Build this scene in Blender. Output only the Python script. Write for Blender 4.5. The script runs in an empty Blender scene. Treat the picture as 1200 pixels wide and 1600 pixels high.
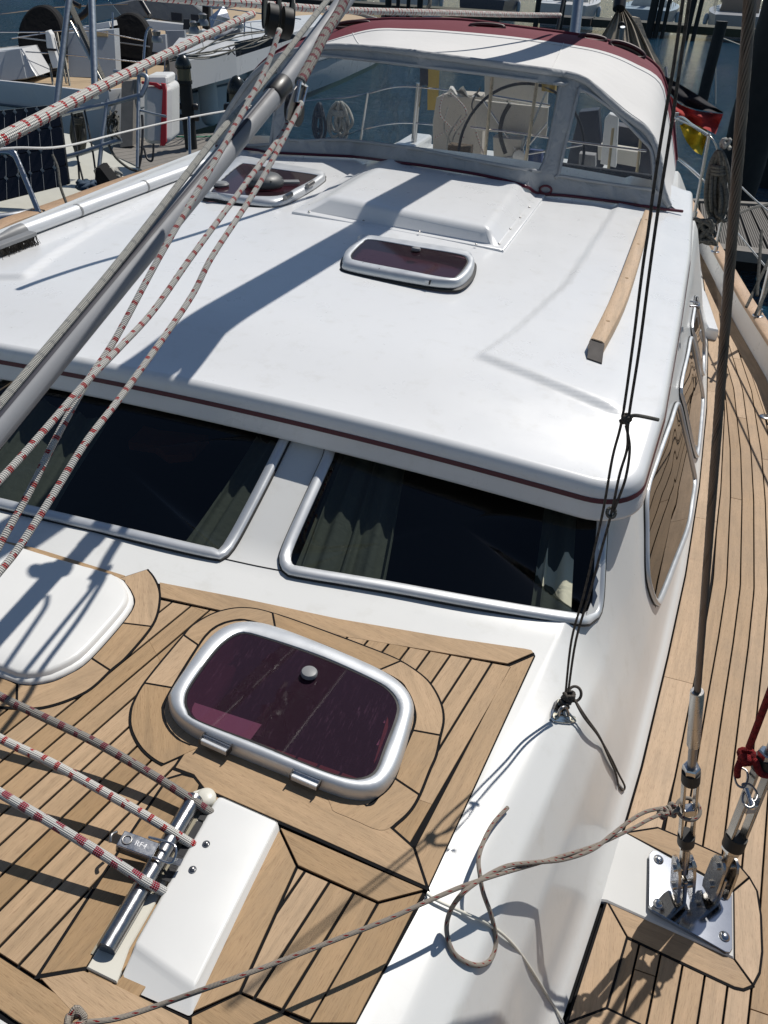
import bpy, bmesh, math, random
from math import sin, cos, pi, radians, sqrt, floor
from mathutils import Vector, Matrix
import numpy as np
random.seed(7)
scn = bpy.context.scene
# ---------------------------------------------------------------- camera, world, sun, exposure
FOC = 1200.0
R2 = np.array([[0.94974483, 0.21540978, -0.22711977],
               [0.31022291, -0.55085223, 0.7748055],
               [0.04179125, -0.80632528, -0.5899941]])      # columns: camera right, down, forward in boat axes
cd = bpy.data.cameras.new('camera'); cam = bpy.data.objects.new('camera', cd)
scn.collection.objects.link(cam); scn.camera = cam
cd.sensor_fit = 'VERTICAL'; cd.sensor_height = 36; cd.sensor_width = 27; cd.lens = 36 * FOC / 1600
cd.clip_start = 0.02; cd.clip_end = 2000
M = Matrix.Identity(4)
for i in range(3):
    M[i][0] = R2[i, 0]; M[i][1] = -R2[i, 1]; M[i][2] = -R2[i, 2]
cam.matrix_world = M
SUN_AZ, SUN_EL = 20.0, 53.0      # degrees from +Y towards +X
w = bpy.data.worlds.new('World'); scn.world = w; w.use_nodes = True
wn = w.node_tree; wn.nodes.clear()
sky = wn.nodes.new('ShaderNodeTexSky'); sky.sky_type = 'NISHITA'; sky.sun_disc = False
sky.sun_elevation = radians(SUN_EL); sky.sun_rotation = radians(SUN_AZ)
sky.air_density = 1.0; sky.dust_density = 0.15; sky.ozone_density = 1.2
bg = wn.nodes.new('ShaderNodeBackground'); bg.inputs['Strength'].default_value = 0.06
wo = wn.nodes.new('ShaderNodeOutputWorld')
wn.links.new(sky.outputs[0], bg.inputs['Color']); wn.links.new(bg.outputs[0], wo.inputs['Surface'])
sl = bpy.data.lights.new('sun', 'SUN'); sl.energy = 4.15; sl.angle = radians(0.5); sl.color = (1.0, 0.955, 0.89)
so = bpy.data.objects.new('sun', sl); scn.collection.objects.link(so)
sd = Vector((sin(radians(SUN_AZ)) * cos(radians(SUN_EL)), cos(radians(SUN_AZ)) * cos(radians(SUN_EL)), sin(radians(SUN_EL))))
so.rotation_euler = sd.to_track_quat('Z', 'Y').to_euler(); so.location = sd * 30
scn.view_settings.view_transform = 'Standard'; scn.view_settings.look = 'None'
scn.view_settings.exposure = 0.0; scn.view_settings.gamma = 1.0; scn.view_settings.use_curve_mapping = False
scn.cycles.max_bounces = 10; scn.cycles.transparent_max_bounces = 24
scn.cycles.caustics_reflective = False; scn.cycles.caustics_refractive = False
scn.cycles.sample_clamp_indirect = 4.0

# ---------------------------------------------------------------- geometry helpers
V = Vector
def ray(u, v):
    r = R2 @ np.array([(u - 600) / FOC, (v - 800) / FOC, 1.0]); return r
def at_z(u, v, z): r = ray(u, v); return V(r * (z / r[2]))
def at_y(u, v, y): r = ray(u, v); return V(r * (y / r[1]))
def at_x(u, v, x): r = ray(u, v); return V(r * (x / r[0]))
def at_d(u, v, d): return V(ray(u, v) * d)
def hit(u, v, g, t0=0.35, t1=14.0, n=260):
    """first point along the sight line where g(x, y, z) changes sign from + to -"""
    r = ray(u, v); ts = np.geomspace(t0, t1, n)
    pa = ts[0]; ga = g(*(r * pa))
    for t in ts[1:]:
        gb = g(*(r * t))
        if ga > 0 >= gb:
            lo, hi = pa, t
            for _ in range(30):
                m = (lo + hi) / 2
                if g(*(r * m)) > 0: lo = m
                else: hi = m
            return V(r * hi)
        pa, ga = t, gb
    return V(r * pa)
def onf(u, v, f, dz=0.0): return hit(u, v, lambda x, y, z: z - f(x, y) - dz)
def sm(a, b, x):
    t = min(1.0, max(0.0, (x - a) / (b - a))) ; return t * t * (3 - 2 * t)
def interp(x, xs, ys): return float(np.interp(x, xs, ys))
def spline(pts, n=8, closed=False):
    """Catmull-Rom through points"""
    P = [V(p) for p in pts]; N = len(P); out = []
    segs = N if closed else N - 1
    for i in range(segs):
        if closed: p0, p1, p2, p3 = P[(i - 1) % N], P[i], P[(i + 1) % N], P[(i + 2) % N]
        else: p0, p1, p2, p3 = P[max(i - 1, 0)], P[i], P[i + 1], P[min(i + 2, N - 1)]
        for k in range(n):
            t = k / n
            out.append(0.5 * ((2 * p1) + (p2 - p0) * t + (2 * p0 - 5 * p1 + 4 * p2 - p3) * t * t + (3 * p1 - p0 - 3 * p2 + p3) * t ** 3))
    if not closed: out.append(P[-1].copy())
    return out
def resample(pts, n, closed=False):
    P = [V(p) for p in pts]
    if closed: P = P + [P[0]]
    L = [0]
    for a, b in zip(P, P[1:]): L.append(L[-1] + (b - a).length)
    out = []
    for i in range(n):
        s = L[-1] * i / (n if closed else n - 1)
        j = int(np.searchsorted(L, s, side='right')) - 1; j = min(max(j, 0), len(P) - 2)
        d = L[j + 1] - L[j]
        out.append(P[j].lerp(P[j + 1], 0 if d < 1e-9 else (s - L[j]) / d))
    return out

col = scn.collection
def link(o, parent=None):
    col.objects.link(o)
    if parent is not None:
        o.parent = parent; o.matrix_parent_inverse = parent_inv(parent)
    return o
def parent_inv(p):
    m = Matrix.Identity(4); q = p
    chain = []
    while q is not None: chain.append(q); q = q.parent
    for q in reversed(chain):
        m = m @ q.matrix_parent_inverse @ q.matrix_basis
    return m.inverted()
def thing(name, label, cat, loc=(0, 0, 0), group=None):
    o = bpy.data.objects.new(name, None); o.empty_display_size = 0.1; col.objects.link(o); o.location = loc
    o['label'] = label; o['category'] = cat
    if group: o['group'] = group
    return o
def tag(o, label, cat, group=None):
    o['label'] = label; o['category'] = cat
    if group: o['group'] = group
    return o
class MB:
    """collects geometry and links it as ONE mesh object"""
    def __init__(s): s.v = []; s.f = []; s.uv = []; s.m = []
    def add(s, vs, fs, uvs=None, mi=0):
        o = len(s.v); s.v += [tuple(p) for p in vs]
        for k, f in enumerate(fs):
            s.f.append([i + o for i in f]); s.m.append(mi)
            s.uv.append([tuple(uvs[i]) for i in f] if uvs is not None and not callable(uvs) else [(0, 0)] * len(f))
        return s
    def build(s, name, mat, parent=None, smooth=False, center=True, kind=None):
        me = bpy.data.meshes.new(name)
        vs = np.array(s.v, float).reshape(-1, 3)
        c = vs.mean(axis=0) if center and len(vs) else np.zeros(3)
        me.from_pydata((vs - c).tolist(), [], s.f)
        uvl = me.uv_layers.new(name='UVMap')
        flat = [c2 for f in s.uv for uvp in f for c2 in uvp]
        if len(flat) == 2 * len(uvl.data): uvl.data.foreach_set('uv', flat)
        mats = mat if isinstance(mat, (list, tuple)) else [mat]
        for m_ in mats: me.materials.append(m_)
        if len(mats) > 1: me.polygons.foreach_set('material_index', s.m)
        if smooth is not False:
            me.polygons.foreach_set('use_smooth', [True] * len(me.polygons))
            if smooth is not True: 
                me.update(); set_sharp(me, smooth)
        me.update()
        o = bpy.data.objects.new(name, me); o.location = c
        link(o, parent)
        if kind: o['kind'] = kind
        return o
def set_sharp(me, ang):
    bm = bmesh.new(); bm.from_mesh(me); bm.normal_update()
    for e in bm.edges:
        if len(e.link_faces) == 2 and e.calc_face_angle(0) > radians(ang): e.smooth = False
    bm.to_mesh(me); bm.free()
def frame_at(d, up=V((0, 0, 1))):
    d = d.normalized(); s = d.cross(up)
    if s.length < 1e-4: s = d.cross(V((1, 0, 0)))
    s.normalize(); return s, s.cross(d).normalized()
def tube(mb, pts, r, n=10, mi=0, cap=True, u0=0.0, lobes=0, amp=0.0, twist=0.0):
    P = [V(p) for p in pts]; N = len(P)
    rr = r if isinstance(r, (list, tuple)) else [r] * N
    T = [(P[min(i + 1, N - 1)] - P[max(i - 1, 0)]) for i in range(N)]
    T = [t.normalized() if t.length > 1e-9 else V((0, 0, 1)) for t in T]
    s, q = frame_at(T[0]); vs = []; uv = []; u = u0
    for i in range(N):
        if i:
            u += (P[i] - P[i - 1]).length
            s = s - T[i] * s.dot(T[i])
            if s.length < 1e-6: s, q = frame_at(T[i])
            s.normalize(); q = s.cross(T[i]).normalized()
        for k in range(n + 1):
            a = 2 * pi * k / n; rad = rr[i]
            if lobes: rad *= 1 + amp * (abs(sin((a * lobes + twist * u) / 2)) - 0.6)
            vs.append(P[i] + (s * cos(a) + q * sin(a)) * rad); uv.append((u, k / n))
    fs = []
    for i in range(N - 1):
        for k in range(n):
            a = i * (n + 1) + k; fs.append([a, a + 1, a + n + 2, a + n + 1])
    if cap:
        fs.append(list(range(n))[::-1]); fs.append([(N - 1) * (n + 1) + k for k in range(n)])
    mb.add(vs, fs, uv, mi); return mb
def text_mesh(name, cu, mat):
    t = bpy.data.objects.new('tmp', cu); col.objects.link(t); dg = bpy.context.evaluated_depsgraph_get()
    me = bpy.data.meshes.new_from_object(t.evaluated_get(dg)); bpy.data.objects.remove(t); me.materials.clear(); me.materials.append(mat)
    return bpy.data.objects.new(name, me)
def rod(name, a, b, r, mat, parent=None, n=12, r2=None, smooth=40):
    mb = MB(); tube(mb, [a, b], [r, r if r2 is None else r2], n); return mb.build(name, mat, parent, smooth)
def pipe(name, pts, r, mat, parent=None, n=10, sub=8, smooth=50):
    mb = MB(); tube(mb, spline(pts, sub) if sub else pts, r, n); return mb.build(name, mat, parent, smooth)
def box(mb, c, ax, ay, az, mi=0, bev=0.0):
    """box from centre and three half-extent vectors; bev = chamfer"""
    c, ax, ay, az = V(c), V(ax), V(ay), V(az)
    if bev <= 0:
        vs = [c + ax * i + ay * j + az * k for k in (-1, 1) for j in (-1, 1) for i in (-1, 1)]
        fs = [[0, 2, 3, 1], [4, 5, 7, 6], [0, 1, 5, 4], [2, 6, 7, 3], [0, 4, 6, 2], [1, 3, 7, 5]]
        uv = [(p.dot(ax.normalized()), p.dot(ay.normalized())) for p in vs]
        mb.add(vs, fs, uv, mi); return mb
    bm = bmesh.new(); vv = [bm.verts.new(c + ax * i + ay * j + az * k) for k in (-1, 1) for j in (-1, 1) for i in (-1, 1)]
    for f in [[0, 2, 3, 1], [4, 5, 7, 6], [0, 1, 5, 4], [2, 6, 7, 3], [0, 4, 6, 2], [1, 3, 7, 5]]: bm.faces.new([vv[i] for i in f])
    bmesh.ops.bevel(bm, geom=list(bm.edges), offset=bev, segments=2, affect='EDGES', profile=0.5)
    bm.verts.index_update()
    vs = [v.co.copy() for v in bm.verts]; fs = [[v.index for v in f.verts] for f in bm.faces]; bm.free()
    uv = [(p.dot(ax.normalized()), p.dot(ay.normalized())) for p in vs]
    mb.add(vs, fs, uv, mi); return mb
def bx(name, c, half, mat, parent=None, bev=0.0, rz=0.0, smooth=False):
    X_ = V((cos(rz), sin(rz), 0)); Y_ = V((-sin(rz), cos(rz), 0))
    mb = MB(); box(mb, c, X_ * half[0], Y_ * half[1], V((0, 0, half[2])), 0, bev); return mb.build(name, mat, parent, smooth)
def prism(name, pts, h, mat, parent=None, down=V((0, 0, -1)), udir=V((0, 1, 0)), cham=0.0, mb=None, mi=0):
    """polygon (top outline, 3-D) extruded by h along down, optional top chamfer"""
    P = [V(p) for p in pts]; n = len(P); c = sum(P, V()) / n
    nrm_ = V()
    for i in range(n): nrm_ += (P[i] - c).cross(P[(i + 1) % n] - c)
    nrm_.normalize()
    if nrm_.dot(down) > 0: P.reverse(); nrm_ = -nrm_
    vd = nrm_.cross(udir).normalized()
    ins = []
    for i in range(n):
        a, b = (P[i] - P[i - 1]), (P[(i + 1) % n] - P[i])
        a = a.normalized() if a.length > 1e-9 else V((1, 0, 0)); b = b.normalized() if b.length > 1e-9 else a
        m_ = (nrm_.cross(a) + nrm_.cross(b)); m_ = m_.normalized() if m_.length > 1e-6 else nrm_.cross(a)
        ins.append(P[i] + m_ * cham)
    rings = [[p + down * h for p in P], [p + down * cham for p in P], ins] if cham > 0 else [[p + down * h for p in P], P]
    vs = [p for r_ in rings for p in r_]; fs = []
    for k in range(len(rings) - 1):
        for i in range(n): j = (i + 1) % n; fs.append([k * n + i, k * n + j, (k + 1) * n + j, (k + 1) * n + i])
    fs.append([(len(rings) - 1) * n + i for i in range(n)])
    uv = [(p.dot(udir), p.dot(vd)) for p in vs]
    own = mb is None
    if own: mb = MB()
    mb.add(vs, fs, uv, mi)
    return mb.build(name, mat, parent) if own else mb
def grid(mb, rows, mi=0, uv=None, flip=False):
    n, m = len(rows), len(rows[0]); vs = [p for r_ in rows for p in r_]; fs = []
    for i in range(n - 1):
        for j in range(m - 1):
            a = i * m + j; f = [a, a + 1, a + m + 1, a + m]; fs.append(f[::-1] if flip else f)
    if uv is None: uv = [(j / (m - 1), i / (n - 1)) for i in range(n) for j in range(m)]
    mb.add(vs, fs, uv, mi); return mb
def lathe(mb, base, axis, prof, n=20, mi=0, start=None):
    """prof: list of (radius, height along axis)"""
    base, axis = V(base), V(axis).normalized(); s, q = frame_at(axis, V((0, 1, 0.01)))
    vs, uv, fs = [], [], []
    for (r_, h_) in prof:
        for k in range(n):
            a = 2 * pi * k / n; vs.append(base + axis * h_ + (s * cos(a) + q * sin(a)) * r_); uv.append((k / n, h_))
    for i in range(len(prof) - 1):
        for k in range(n): k2 = (k + 1) % n; fs.append([i * n + k, i * n + k2, (i + 1) * n + k2, (i + 1) * n + k])
    fs.append(list(range(n))[::-1]); fs.append([(len(prof) - 1) * n + k for k in range(n)])
    mb.add(vs, fs, uv, mi); return mb
def clip(poly, a, b, left=True):
    """keep the part of a 2-D polygon on one side of line a-b"""
    out = []
    def side(p):
        s_ = (b[0] - a[0]) * (p[1] - a[1]) - (b[1] - a[1]) * (p[0] - a[0]); return s_ if left else -s_
    for i in range(len(poly)):
        p, q = poly[i - 1], poly[i]; sp, sq = side(p), side(q)
        if (sp >= 0) != (sq >= 0):
            t = sp / (sp - sq); out.append((p[0] + (q[0] - p[0]) * t, p[1] + (q[1] - p[1]) * t))
        if sq >= 0: out.append(q)
    return out
def area2(p): return 0.5 * sum(p[i - 1][0] * p[i][1] - p[i][0] * p[i - 1][1] for i in range(len(p)))
def ccw(p): return p if area2(p) > 0 else p[::-1]
def inset2(poly, d):
    poly = ccw(poly); out = list(poly)
    for i in range(len(poly)):
        a, b = poly[i - 1], poly[i]; L = math.hypot(b[0] - a[0], b[1] - a[1])
        if L < 1e-6: continue
        nx, ny = -(b[1] - a[1]) / L * d, (b[0] - a[0]) / L * d
        out = clip(out, (a[0] + nx, a[1] + ny), (b[0] + nx, b[1] + ny))
        if len(out) < 3: return []
    return out

# ---------------------------------------------------------------- materials
class NT:
    def __init__(s, name):
        s.m = bpy.data.materials.new(name); s.m.use_nodes = True; s.t = s.m.node_tree; s.t.nodes.clear()
        s.out = s.n('ShaderNodeOutputMaterial')
    def n(s, typ, **kw):
        nd = s.t.nodes.new(typ)
        for k, v_ in kw.items():
            if k.startswith('i_'):
                key = k[2:]; key = int(key) if key.isdigit() else key.replace('_', ' '); s.set(nd, key, v_)
            else: setattr(nd, k, v_)
        return nd
    def set(s, nd, key, v_):
        if isinstance(v_, bpy.types.Node): s.t.links.new(v_.outputs[0], nd.inputs[key])
        elif isinstance(v_, bpy.types.NodeSocket): s.t.links.new(v_, nd.inputs[key])
        else:
            if isinstance(v_, (tuple, list)) and len(v_) == 3 and len(nd.inputs[key].default_value) == 4: v_ = (*v_, 1)
            nd.inputs[key].default_value = v_
    def math(s, op, a, b=0.0, c=None):
        nd = s.n('ShaderNodeMath', operation=op); s.set(nd, 0, a); s.set(nd, 1, b)
        if c is not None: s.set(nd, 2, c)
        return nd
    def mix(s, f, a, b, blend='MIX'):
        nd = s.n('ShaderNodeMix', data_type='RGBA', blend_type=blend); s.set(nd, 0, f); s.set(nd, 6, a); s.set(nd, 7, b); return nd.outputs[2]
    def ramp(s, f, stops):
        nd = s.n('ShaderNodeValToRGB'); s.set(nd, 0, f); e = nd.color_ramp.elements
        while len(e) < len(stops): e.new(0.5)
        for el, (p, c) in zip(e, stops):
            el.position = p; el.color = (*c, 1) if len(c) == 3 else c
        return nd.outputs[0]
    def noise(s, vec, scale, detail=3.0, rough=0.5, out=0, dist=0.0):
        nd = s.n('ShaderNodeTexNoise'); 
        if vec is not None: s.set(nd, 'Vector', vec)
        s.set(nd, 'Scale', scale); s.set(nd, 'Detail', detail); s.set(nd, 'Roughness', rough); s.set(nd, 'Distortion', dist); return nd.outputs[out]
    def mapping(s, vec, scale=(1, 1, 1), loc=(0, 0, 0), rot=(0, 0, 0)):
        nd = s.n('ShaderNodeMapping'); s.set(nd, 'Vector', vec); s.set(nd, 'Scale', scale); s.set(nd, 'Location', loc); s.set(nd, 'Rotation', rot); return nd.outputs[0]
    def coord(s, k='Object'): return s.n('ShaderNodeTexCoord').outputs[k]
    def geo(s, k='Position'): return s.n('ShaderNodeNewGeometry').outputs[k]
    def bump(s, h, st=0.3, dist=0.01, nrm=None):
        nd = s.n('ShaderNodeBump'); s.set(nd, 'Height', h); s.set(nd, 'Strength', st); s.set(nd, 'Distance', dist)
        if nrm is not None: s.set(nd, 'Normal', nrm)
        return nd.outputs[0]
    def bsdf(s, color=(0.8, 0.8, 0.8), rough=0.5, metal=0.0, normal=None, **kw):
        b = s.n('ShaderNodeBsdfPrincipled'); s.set(b, 'Base Color', color); s.set(b, 'Roughness', rough); s.set(b, 'Metallic', metal)
        if normal is not None: s.set(b, 'Normal', normal)
        for k, v_ in kw.items(): s.set(b, k.replace('_', ' '), v_)
        s.t.links.new(b.outputs[0], s.out.inputs[0]); return b
    def sep(s, vec): return s.n('ShaderNodeSeparateXYZ', i_0=vec)
def simple(name, color, rough=0.5, metal=0.0, var=0.12, nscale=6.0, bump=0.0, bscale=60.0, **kw):
    t = NT(name); c = t.geo()
    f = t.noise(c, nscale, 4.0, 0.6)
    a = tuple(x * (1 - var) for x in color); b = tuple(min(1, x * (1 + var)) for x in color)
    cc = t.mix(f, a, b); rg = t.math('MULTIPLY_ADD', t.noise(c, nscale * 3, 3.0), 0.25, rough - 0.12)
    nr = t.bump(t.noise(c, bscale, 3.0), bump, 0.002) if bump else None
    t.bsdf(cc, rg, metal, nr, **kw); return t.m
def m_gel(name, color, rough=0.28):
    t = NT(name); c = t.geo()
    f = t.noise(c, 1.6, 5.0, 0.65); g = t.noise(c, 14.0, 4.0, 0.7)
    cc = t.mix(f, tuple(x * 0.95 for x in color), color)
    st = t.ramp(g, [(0.0, (1, 1, 1)), (0.55, (1, 1, 1)), (0.75, (0.88, 0.87, 0.84))]); cc = t.mix(0.6, cc, st, 'MULTIPLY')
    sc = t.noise(t.mapping(c, (4, 60, 30), rot=(0, 0, 0.6)), 1.0, 5.0, 0.7); cc = t.mix(t.math('MULTIPLY', t.ramp(sc, [(0.60, (0,) * 3), (0.74, (1,) * 3)]), 0.10), cc, (0.45, 0.44, 0.42))
    # specks of dirt
    vo = t.n('ShaderNodeTexVoronoi', i_Vector=c, i_Scale=9.0); sp = t.math('LESS_THAN', vo.outputs['Distance'], 0.022)
    cc = t.mix(t.math('MULTIPLY', sp, 0.5), cc, (0.35, 0.33, 0.3))
    rg = t.math('MULTIPLY_ADD', t.noise(c, 5.0, 5.0, 0.7), 0.25, rough - 0.1)
    nr = t.bump(t.noise(c, 3.5, 2.0), 0.08, 0.02, t.bump(t.noise(c, 400, 2.0), 0.03, 0.001))
    t.bsdf(cc, rg, 0, nr, Coat_Weight=0.25, Coat_Roughness=0.12); return t.m
def m_teak(name, base=(0.42, 0.272, 0.142), scale=1.0, silver=0.0):
    t = NT(name); uv = t.coord('UV'); oi = t.n('ShaderNodeObjectInfo')
    off = t.n('ShaderNodeCombineXYZ', i_0=t.math('MULTIPLY', oi.outputs['Random'], 37.0), i_1=t.math('MULTIPLY', oi.outputs['Random'], 11.0))
    vec = t.n('ShaderNodeVectorMath', operation='ADD', i_0=uv, i_1=off.outputs[0]).outputs[0]
    s1 = t.mapping(vec, (5 * scale, 70 * scale, 1)); s2 = t.mapping(vec, (45 * scale, 520 * scale, 1)); s3 = t.mapping(vec, (6 * scale, 9 * scale, 1))
    band = t.noise(s1, 1.0, 6.0, 0.62, dist=0.5); pore = t.noise(s2, 1.0, 3.0, 0.6); patch = t.noise(s3, 1.0, 4.0, 0.6)
    c = t.ramp(band, [(0.25, tuple(x * 0.74 for x in base)), (0.5, base), (0.78, tuple(min(1, x * k) for x, k in zip(base, (1.2, 1.2, 1.25))))])
    pr = t.ramp(pore, [(0.30, (0.55, 0.47, 0.42)), (0.47, (1, 1, 1))]); c = t.mix(0.75, c, pr, 'MULTIPLY')
    c = t.mix(t.math('MULTIPLY', patch, 0.3), c, (base[0] * 0.95 + silver, base[1] * 1.12 + silver, base[2] * 1.4 + silver))
    v_ = t.math('MULTIPLY_ADD', oi.outputs['Random'], 0.34, 0.80); hs = t.n('ShaderNodeHueSaturation', i_Value=v_, i_Saturation=t.math('MULTIPLY_ADD', oi.outputs['Random'], -0.18, 1.06), i_Color=c)
    wp = t.noise(t.geo(), 3.2, 6.0, 0.68); hs_c = t.mix(t.ramp(wp, [(0.46, (0,) * 3), (0.72, (0.55,) * 3)]), hs.outputs[0], tuple(x * k for x, k in zip(base, (0.62, 0.68, 0.80))))
    nr = t.bump(pore, 0.35, 0.0012, t.bump(band, 0.25, 0.002))
    t.bsdf(hs_c, 0.62, 0, nr, Specular_IOR_Level=0.3); return t.m
def m_metal(name, color=(0.62, 0.63, 0.65), rough=0.18, scr=0.3):
    t = NT(name); c = t.geo()
    g = t.noise(t.mapping(c, (60, 60, 900)), 1.0, 3.0); f = t.noise(c, 40.0, 4.0, 0.7)
    cc = t.mix(f, tuple(x * 0.8 for x in color), color)
    rg = t.math('MULTIPLY_ADD', f, 0.3, rough - 0.1)
    t.bsdf(cc, rg, 1.0, t.bump(g, scr * 0.15, 0.001)); return t.m
def m_rope(name, base, fleck, per=0.05, duty=0.35, spots=False, sz=0.0035, rough=0.8, dirt=0.15):
    t = NT(name); uv = t.coord('UV'); s = t.sep(uv); u, v_ = s.outputs[0], s.outputs[1]
    def sn(x): return t.math('SINE', t.math('MULTIPLY', x, 2 * pi))
    a = sn(t.math('ADD', t.math('DIVIDE', u, sz * 2), t.math('MULTIPLY', v_, 8.0))); b = sn(t.math('SUBTRACT', t.math('DIVIDE', u, sz * 2), t.math('MULTIPLY', v_, 8.0)))
    braid = t.math('MULTIPLY', a, b)
    jit = t.math('ADD', t.math('MULTIPLY', t.noise(uv, 30.0, 2.0), 0.25), t.math('MULTIPLY', t.noise(t.mapping(uv, (9, 0.2, 1)), 1.0, 2.0), 1.1))
    if spots:
        fu = t.math('FRACT', t.math('ADD', t.math('DIVIDE', u, per), t.math('MULTIPLY', v_, 2.0)))
        fv = t.math('FRACT', t.math('MULTIPLY', v_, 4.0))
        mk = t.math('MULTIPLY', t.math('LESS_THAN', fu, duty), t.math('LESS_THAN', fv, 0.45))
    else:
        fu = t.math('FRACT', t.math('ADD', t.math('DIVIDE', u, per), jit))
        st = t.math('GREATER_THAN', braid, -0.45)
        mk = t.math('MULTIPLY', t.math('LESS_THAN', fu, duty), st)
        mk = t.math('MULTIPLY', mk, t.math('LESS_THAN', t.math('FRACT', t.math('ADD', t.math('MULTIPLY', v_, 2.0), t.math('DIVIDE', u, per * 3.7))), 0.72))
    f = t.noise(uv, 22.0, 3.0)
    bc = t.mix(t.math('MULTIPLY', f, dirt * 2), base, tuple(x * 0.55 for x in base))
    bc = t.mix(t.ramp(braid, [(0.0, (0.45,) * 3), (0.25, (0.0,) * 3)]), bc, tuple(x * 0.35 for x in base))
    cc = t.mix(mk, bc, t.mix(f, tuple(x * 0.6 for x in fleck), fleck))
    t.bsdf(cc, rough, 0, t.bump(braid, 0.7, 0.0015), Specular_IOR_Level=0.2); return t.m
def m_cloth(name, color, rough=0.85, wr=0.4, fine=900.0, folds=7.0):
    t = NT(name); c = t.geo(); f = t.noise(c, 2.0, 4.0); g = t.noise(c, folds, 3.0, 0.55, dist=0.6); h = t.noise(c, fine, 2.0)
    cc = t.mix(f, tuple(x * 0.88 for x in color), color)
    t.bsdf(cc, rough, 0, t.bump(g, wr, 0.02, t.bump(h, 0.1, 0.001)), Specular_IOR_Level=0.25); return t.m
def m_glass(name, tint, gloss=0.02, rough=0.02, fres=1.45, dust=0.0, dustcol=(0.5, 0.5, 0.52), scale=1.0, wav=0.0, haze=0.0):
    """tinted clear sheet: light passes (tinted), Fresnel reflection on top, optional dust and scratches"""
    t = NT(name); c = t.geo()
    tr = t.n('ShaderNodeBsdfTransparent', i_Color=tint)
    nr = t.bump(t.noise(c, 9.0, 2.0), wav, 0.02) if wav else None
    gl = t.n('ShaderNodeBsdfGlossy', i_Roughness=rough); fr = t.n('ShaderNodeFresnel', i_IOR=t.math('ADD', fres, t.math('MULTIPLY', t.geo('Backfacing'), 1.0 / fres - fres)).outputs[0])
    if nr is not None: t.set(gl, 'Normal', nr); t.set(fr, 'Normal', nr)
    mx = t.n('ShaderNodeMixShader', i_0=t.math('ADD', fr.outputs[0], gloss), i_1=tr, i_2=gl); sh = mx
    if dust:
        d1 = t.noise(t.mapping(c, (300 * scale, 25 * scale, 60), rot=(0, 0, 0.35)), 1.0, 3.0, 0.7); d2 = t.noise(c, 6.0 * scale, 4.0, 0.65); d3 = t.noise(c, 900.0, 2.0)
        dm = t.math('MULTIPLY', t.ramp(d1, [(0.56, (0,) * 3), (0.72, (1,) * 3)]), t.ramp(d2, [(0.35, (0,) * 3), (0.75, (1,) * 3)]))
        dm = t.math('ADD', dm, t.math('MULTIPLY', t.ramp(d3, [(0.55, (0,) * 3), (0.8, (1,) * 3)]), 0.25))
        df = t.n('ShaderNodeBsdfDiffuse', i_Color=dustcol)
        sh = t.n('ShaderNodeMixShader', i_0=t.math('MULTIPLY_ADD', dm, dust, haze), i_1=mx, i_2=df)
    t.t.links.new(sh.outputs[0], t.out.inputs[0]); return t.m

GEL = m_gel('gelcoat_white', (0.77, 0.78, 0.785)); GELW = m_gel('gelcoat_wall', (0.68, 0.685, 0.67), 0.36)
TEAK = m_teak('teak'); TEAKL = m_teak('teak_side', (0.44, 0.295, 0.17)); TEAKR = m_teak('teak_rail', (0.50, 0.33, 0.20), 0.8)
CAULK = simple('black_caulk', (0.010, 0.010, 0.011), 0.85, Specular_IOR_Level=0.1)
ALU = simple('anodised_aluminium', (0.60, 0.62, 0.64), 0.42, 0.55, var=0.05, bump=0.03, bscale=500); STEEL = m_metal('polished_steel', (0.60, 0.60, 0.60), 0.14)
STEELD = m_metal('worn_steel', (0.36, 0.35, 0.34), 0.3, 0.8)
WHITE = simple('white_plastic', (0.72, 0.72, 0.70), 0.35, var=0.04); CREAM = simple('cream_gelcoat', (0.66, 0.64, 0.56), 0.35, var=0.05)
BLACK = simple('black_plastic', (0.018, 0.018, 0.02), 0.4, var=0.2); RUBBER = simple('black_rubber', (0.012, 0.012, 0.012), 0.6)
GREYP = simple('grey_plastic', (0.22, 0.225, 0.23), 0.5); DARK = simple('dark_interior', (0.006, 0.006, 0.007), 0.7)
VANG = simple('grey_anodised_spar', (0.28, 0.29, 0.31), 0.6, 0.0, var=0.05)
WINE = simple('burgundy_stripe', (0.09, 0.008, 0.02), 0.35, var=0.15)
ROPE_R = m_rope('rope_white_red', (0.74, 0.72, 0.67), (0.46, 0.010, 0.016), 0.027, 0.27)
ROPE_D = m_rope('rope_grey_red', (0.36, 0.34, 0.31), (0.20, 0.03, 0.05), 0.031, 0.34, dirt=0.4)
ROPE_S = m_rope('rope_cream_specks', (0.50, 0.44, 0.37), (0.30, 0.02, 0.02), 0.026, 0.22, spots=True, sz=0.0018, dirt=0.4)
ROPE_G = m_rope('rope_grey_thin', (0.20, 0.175, 0.15), (0.09, 0.08, 0.07), 0.02, 0.3, sz=0.0018, dirt=0.4)
ROPE_W = m_rope('rope_white_plain', (0.58, 0.57, 0.52), (0.4, 0.4, 0.38), 0.03, 0.2, sz=0.003)
ROPE_RED = m_rope('rope_red', (0.28, 0.02, 0.022), (0.16, 0.01, 0.012), 0.02, 0.4, sz=0.0022)
ROPE_MO = m_rope('rope_mooring_grey', (0.23, 0.225, 0.20), (0.12, 0.12, 0.11), 0.03, 0.3, sz=0.004, dirt=0.5)
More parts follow.
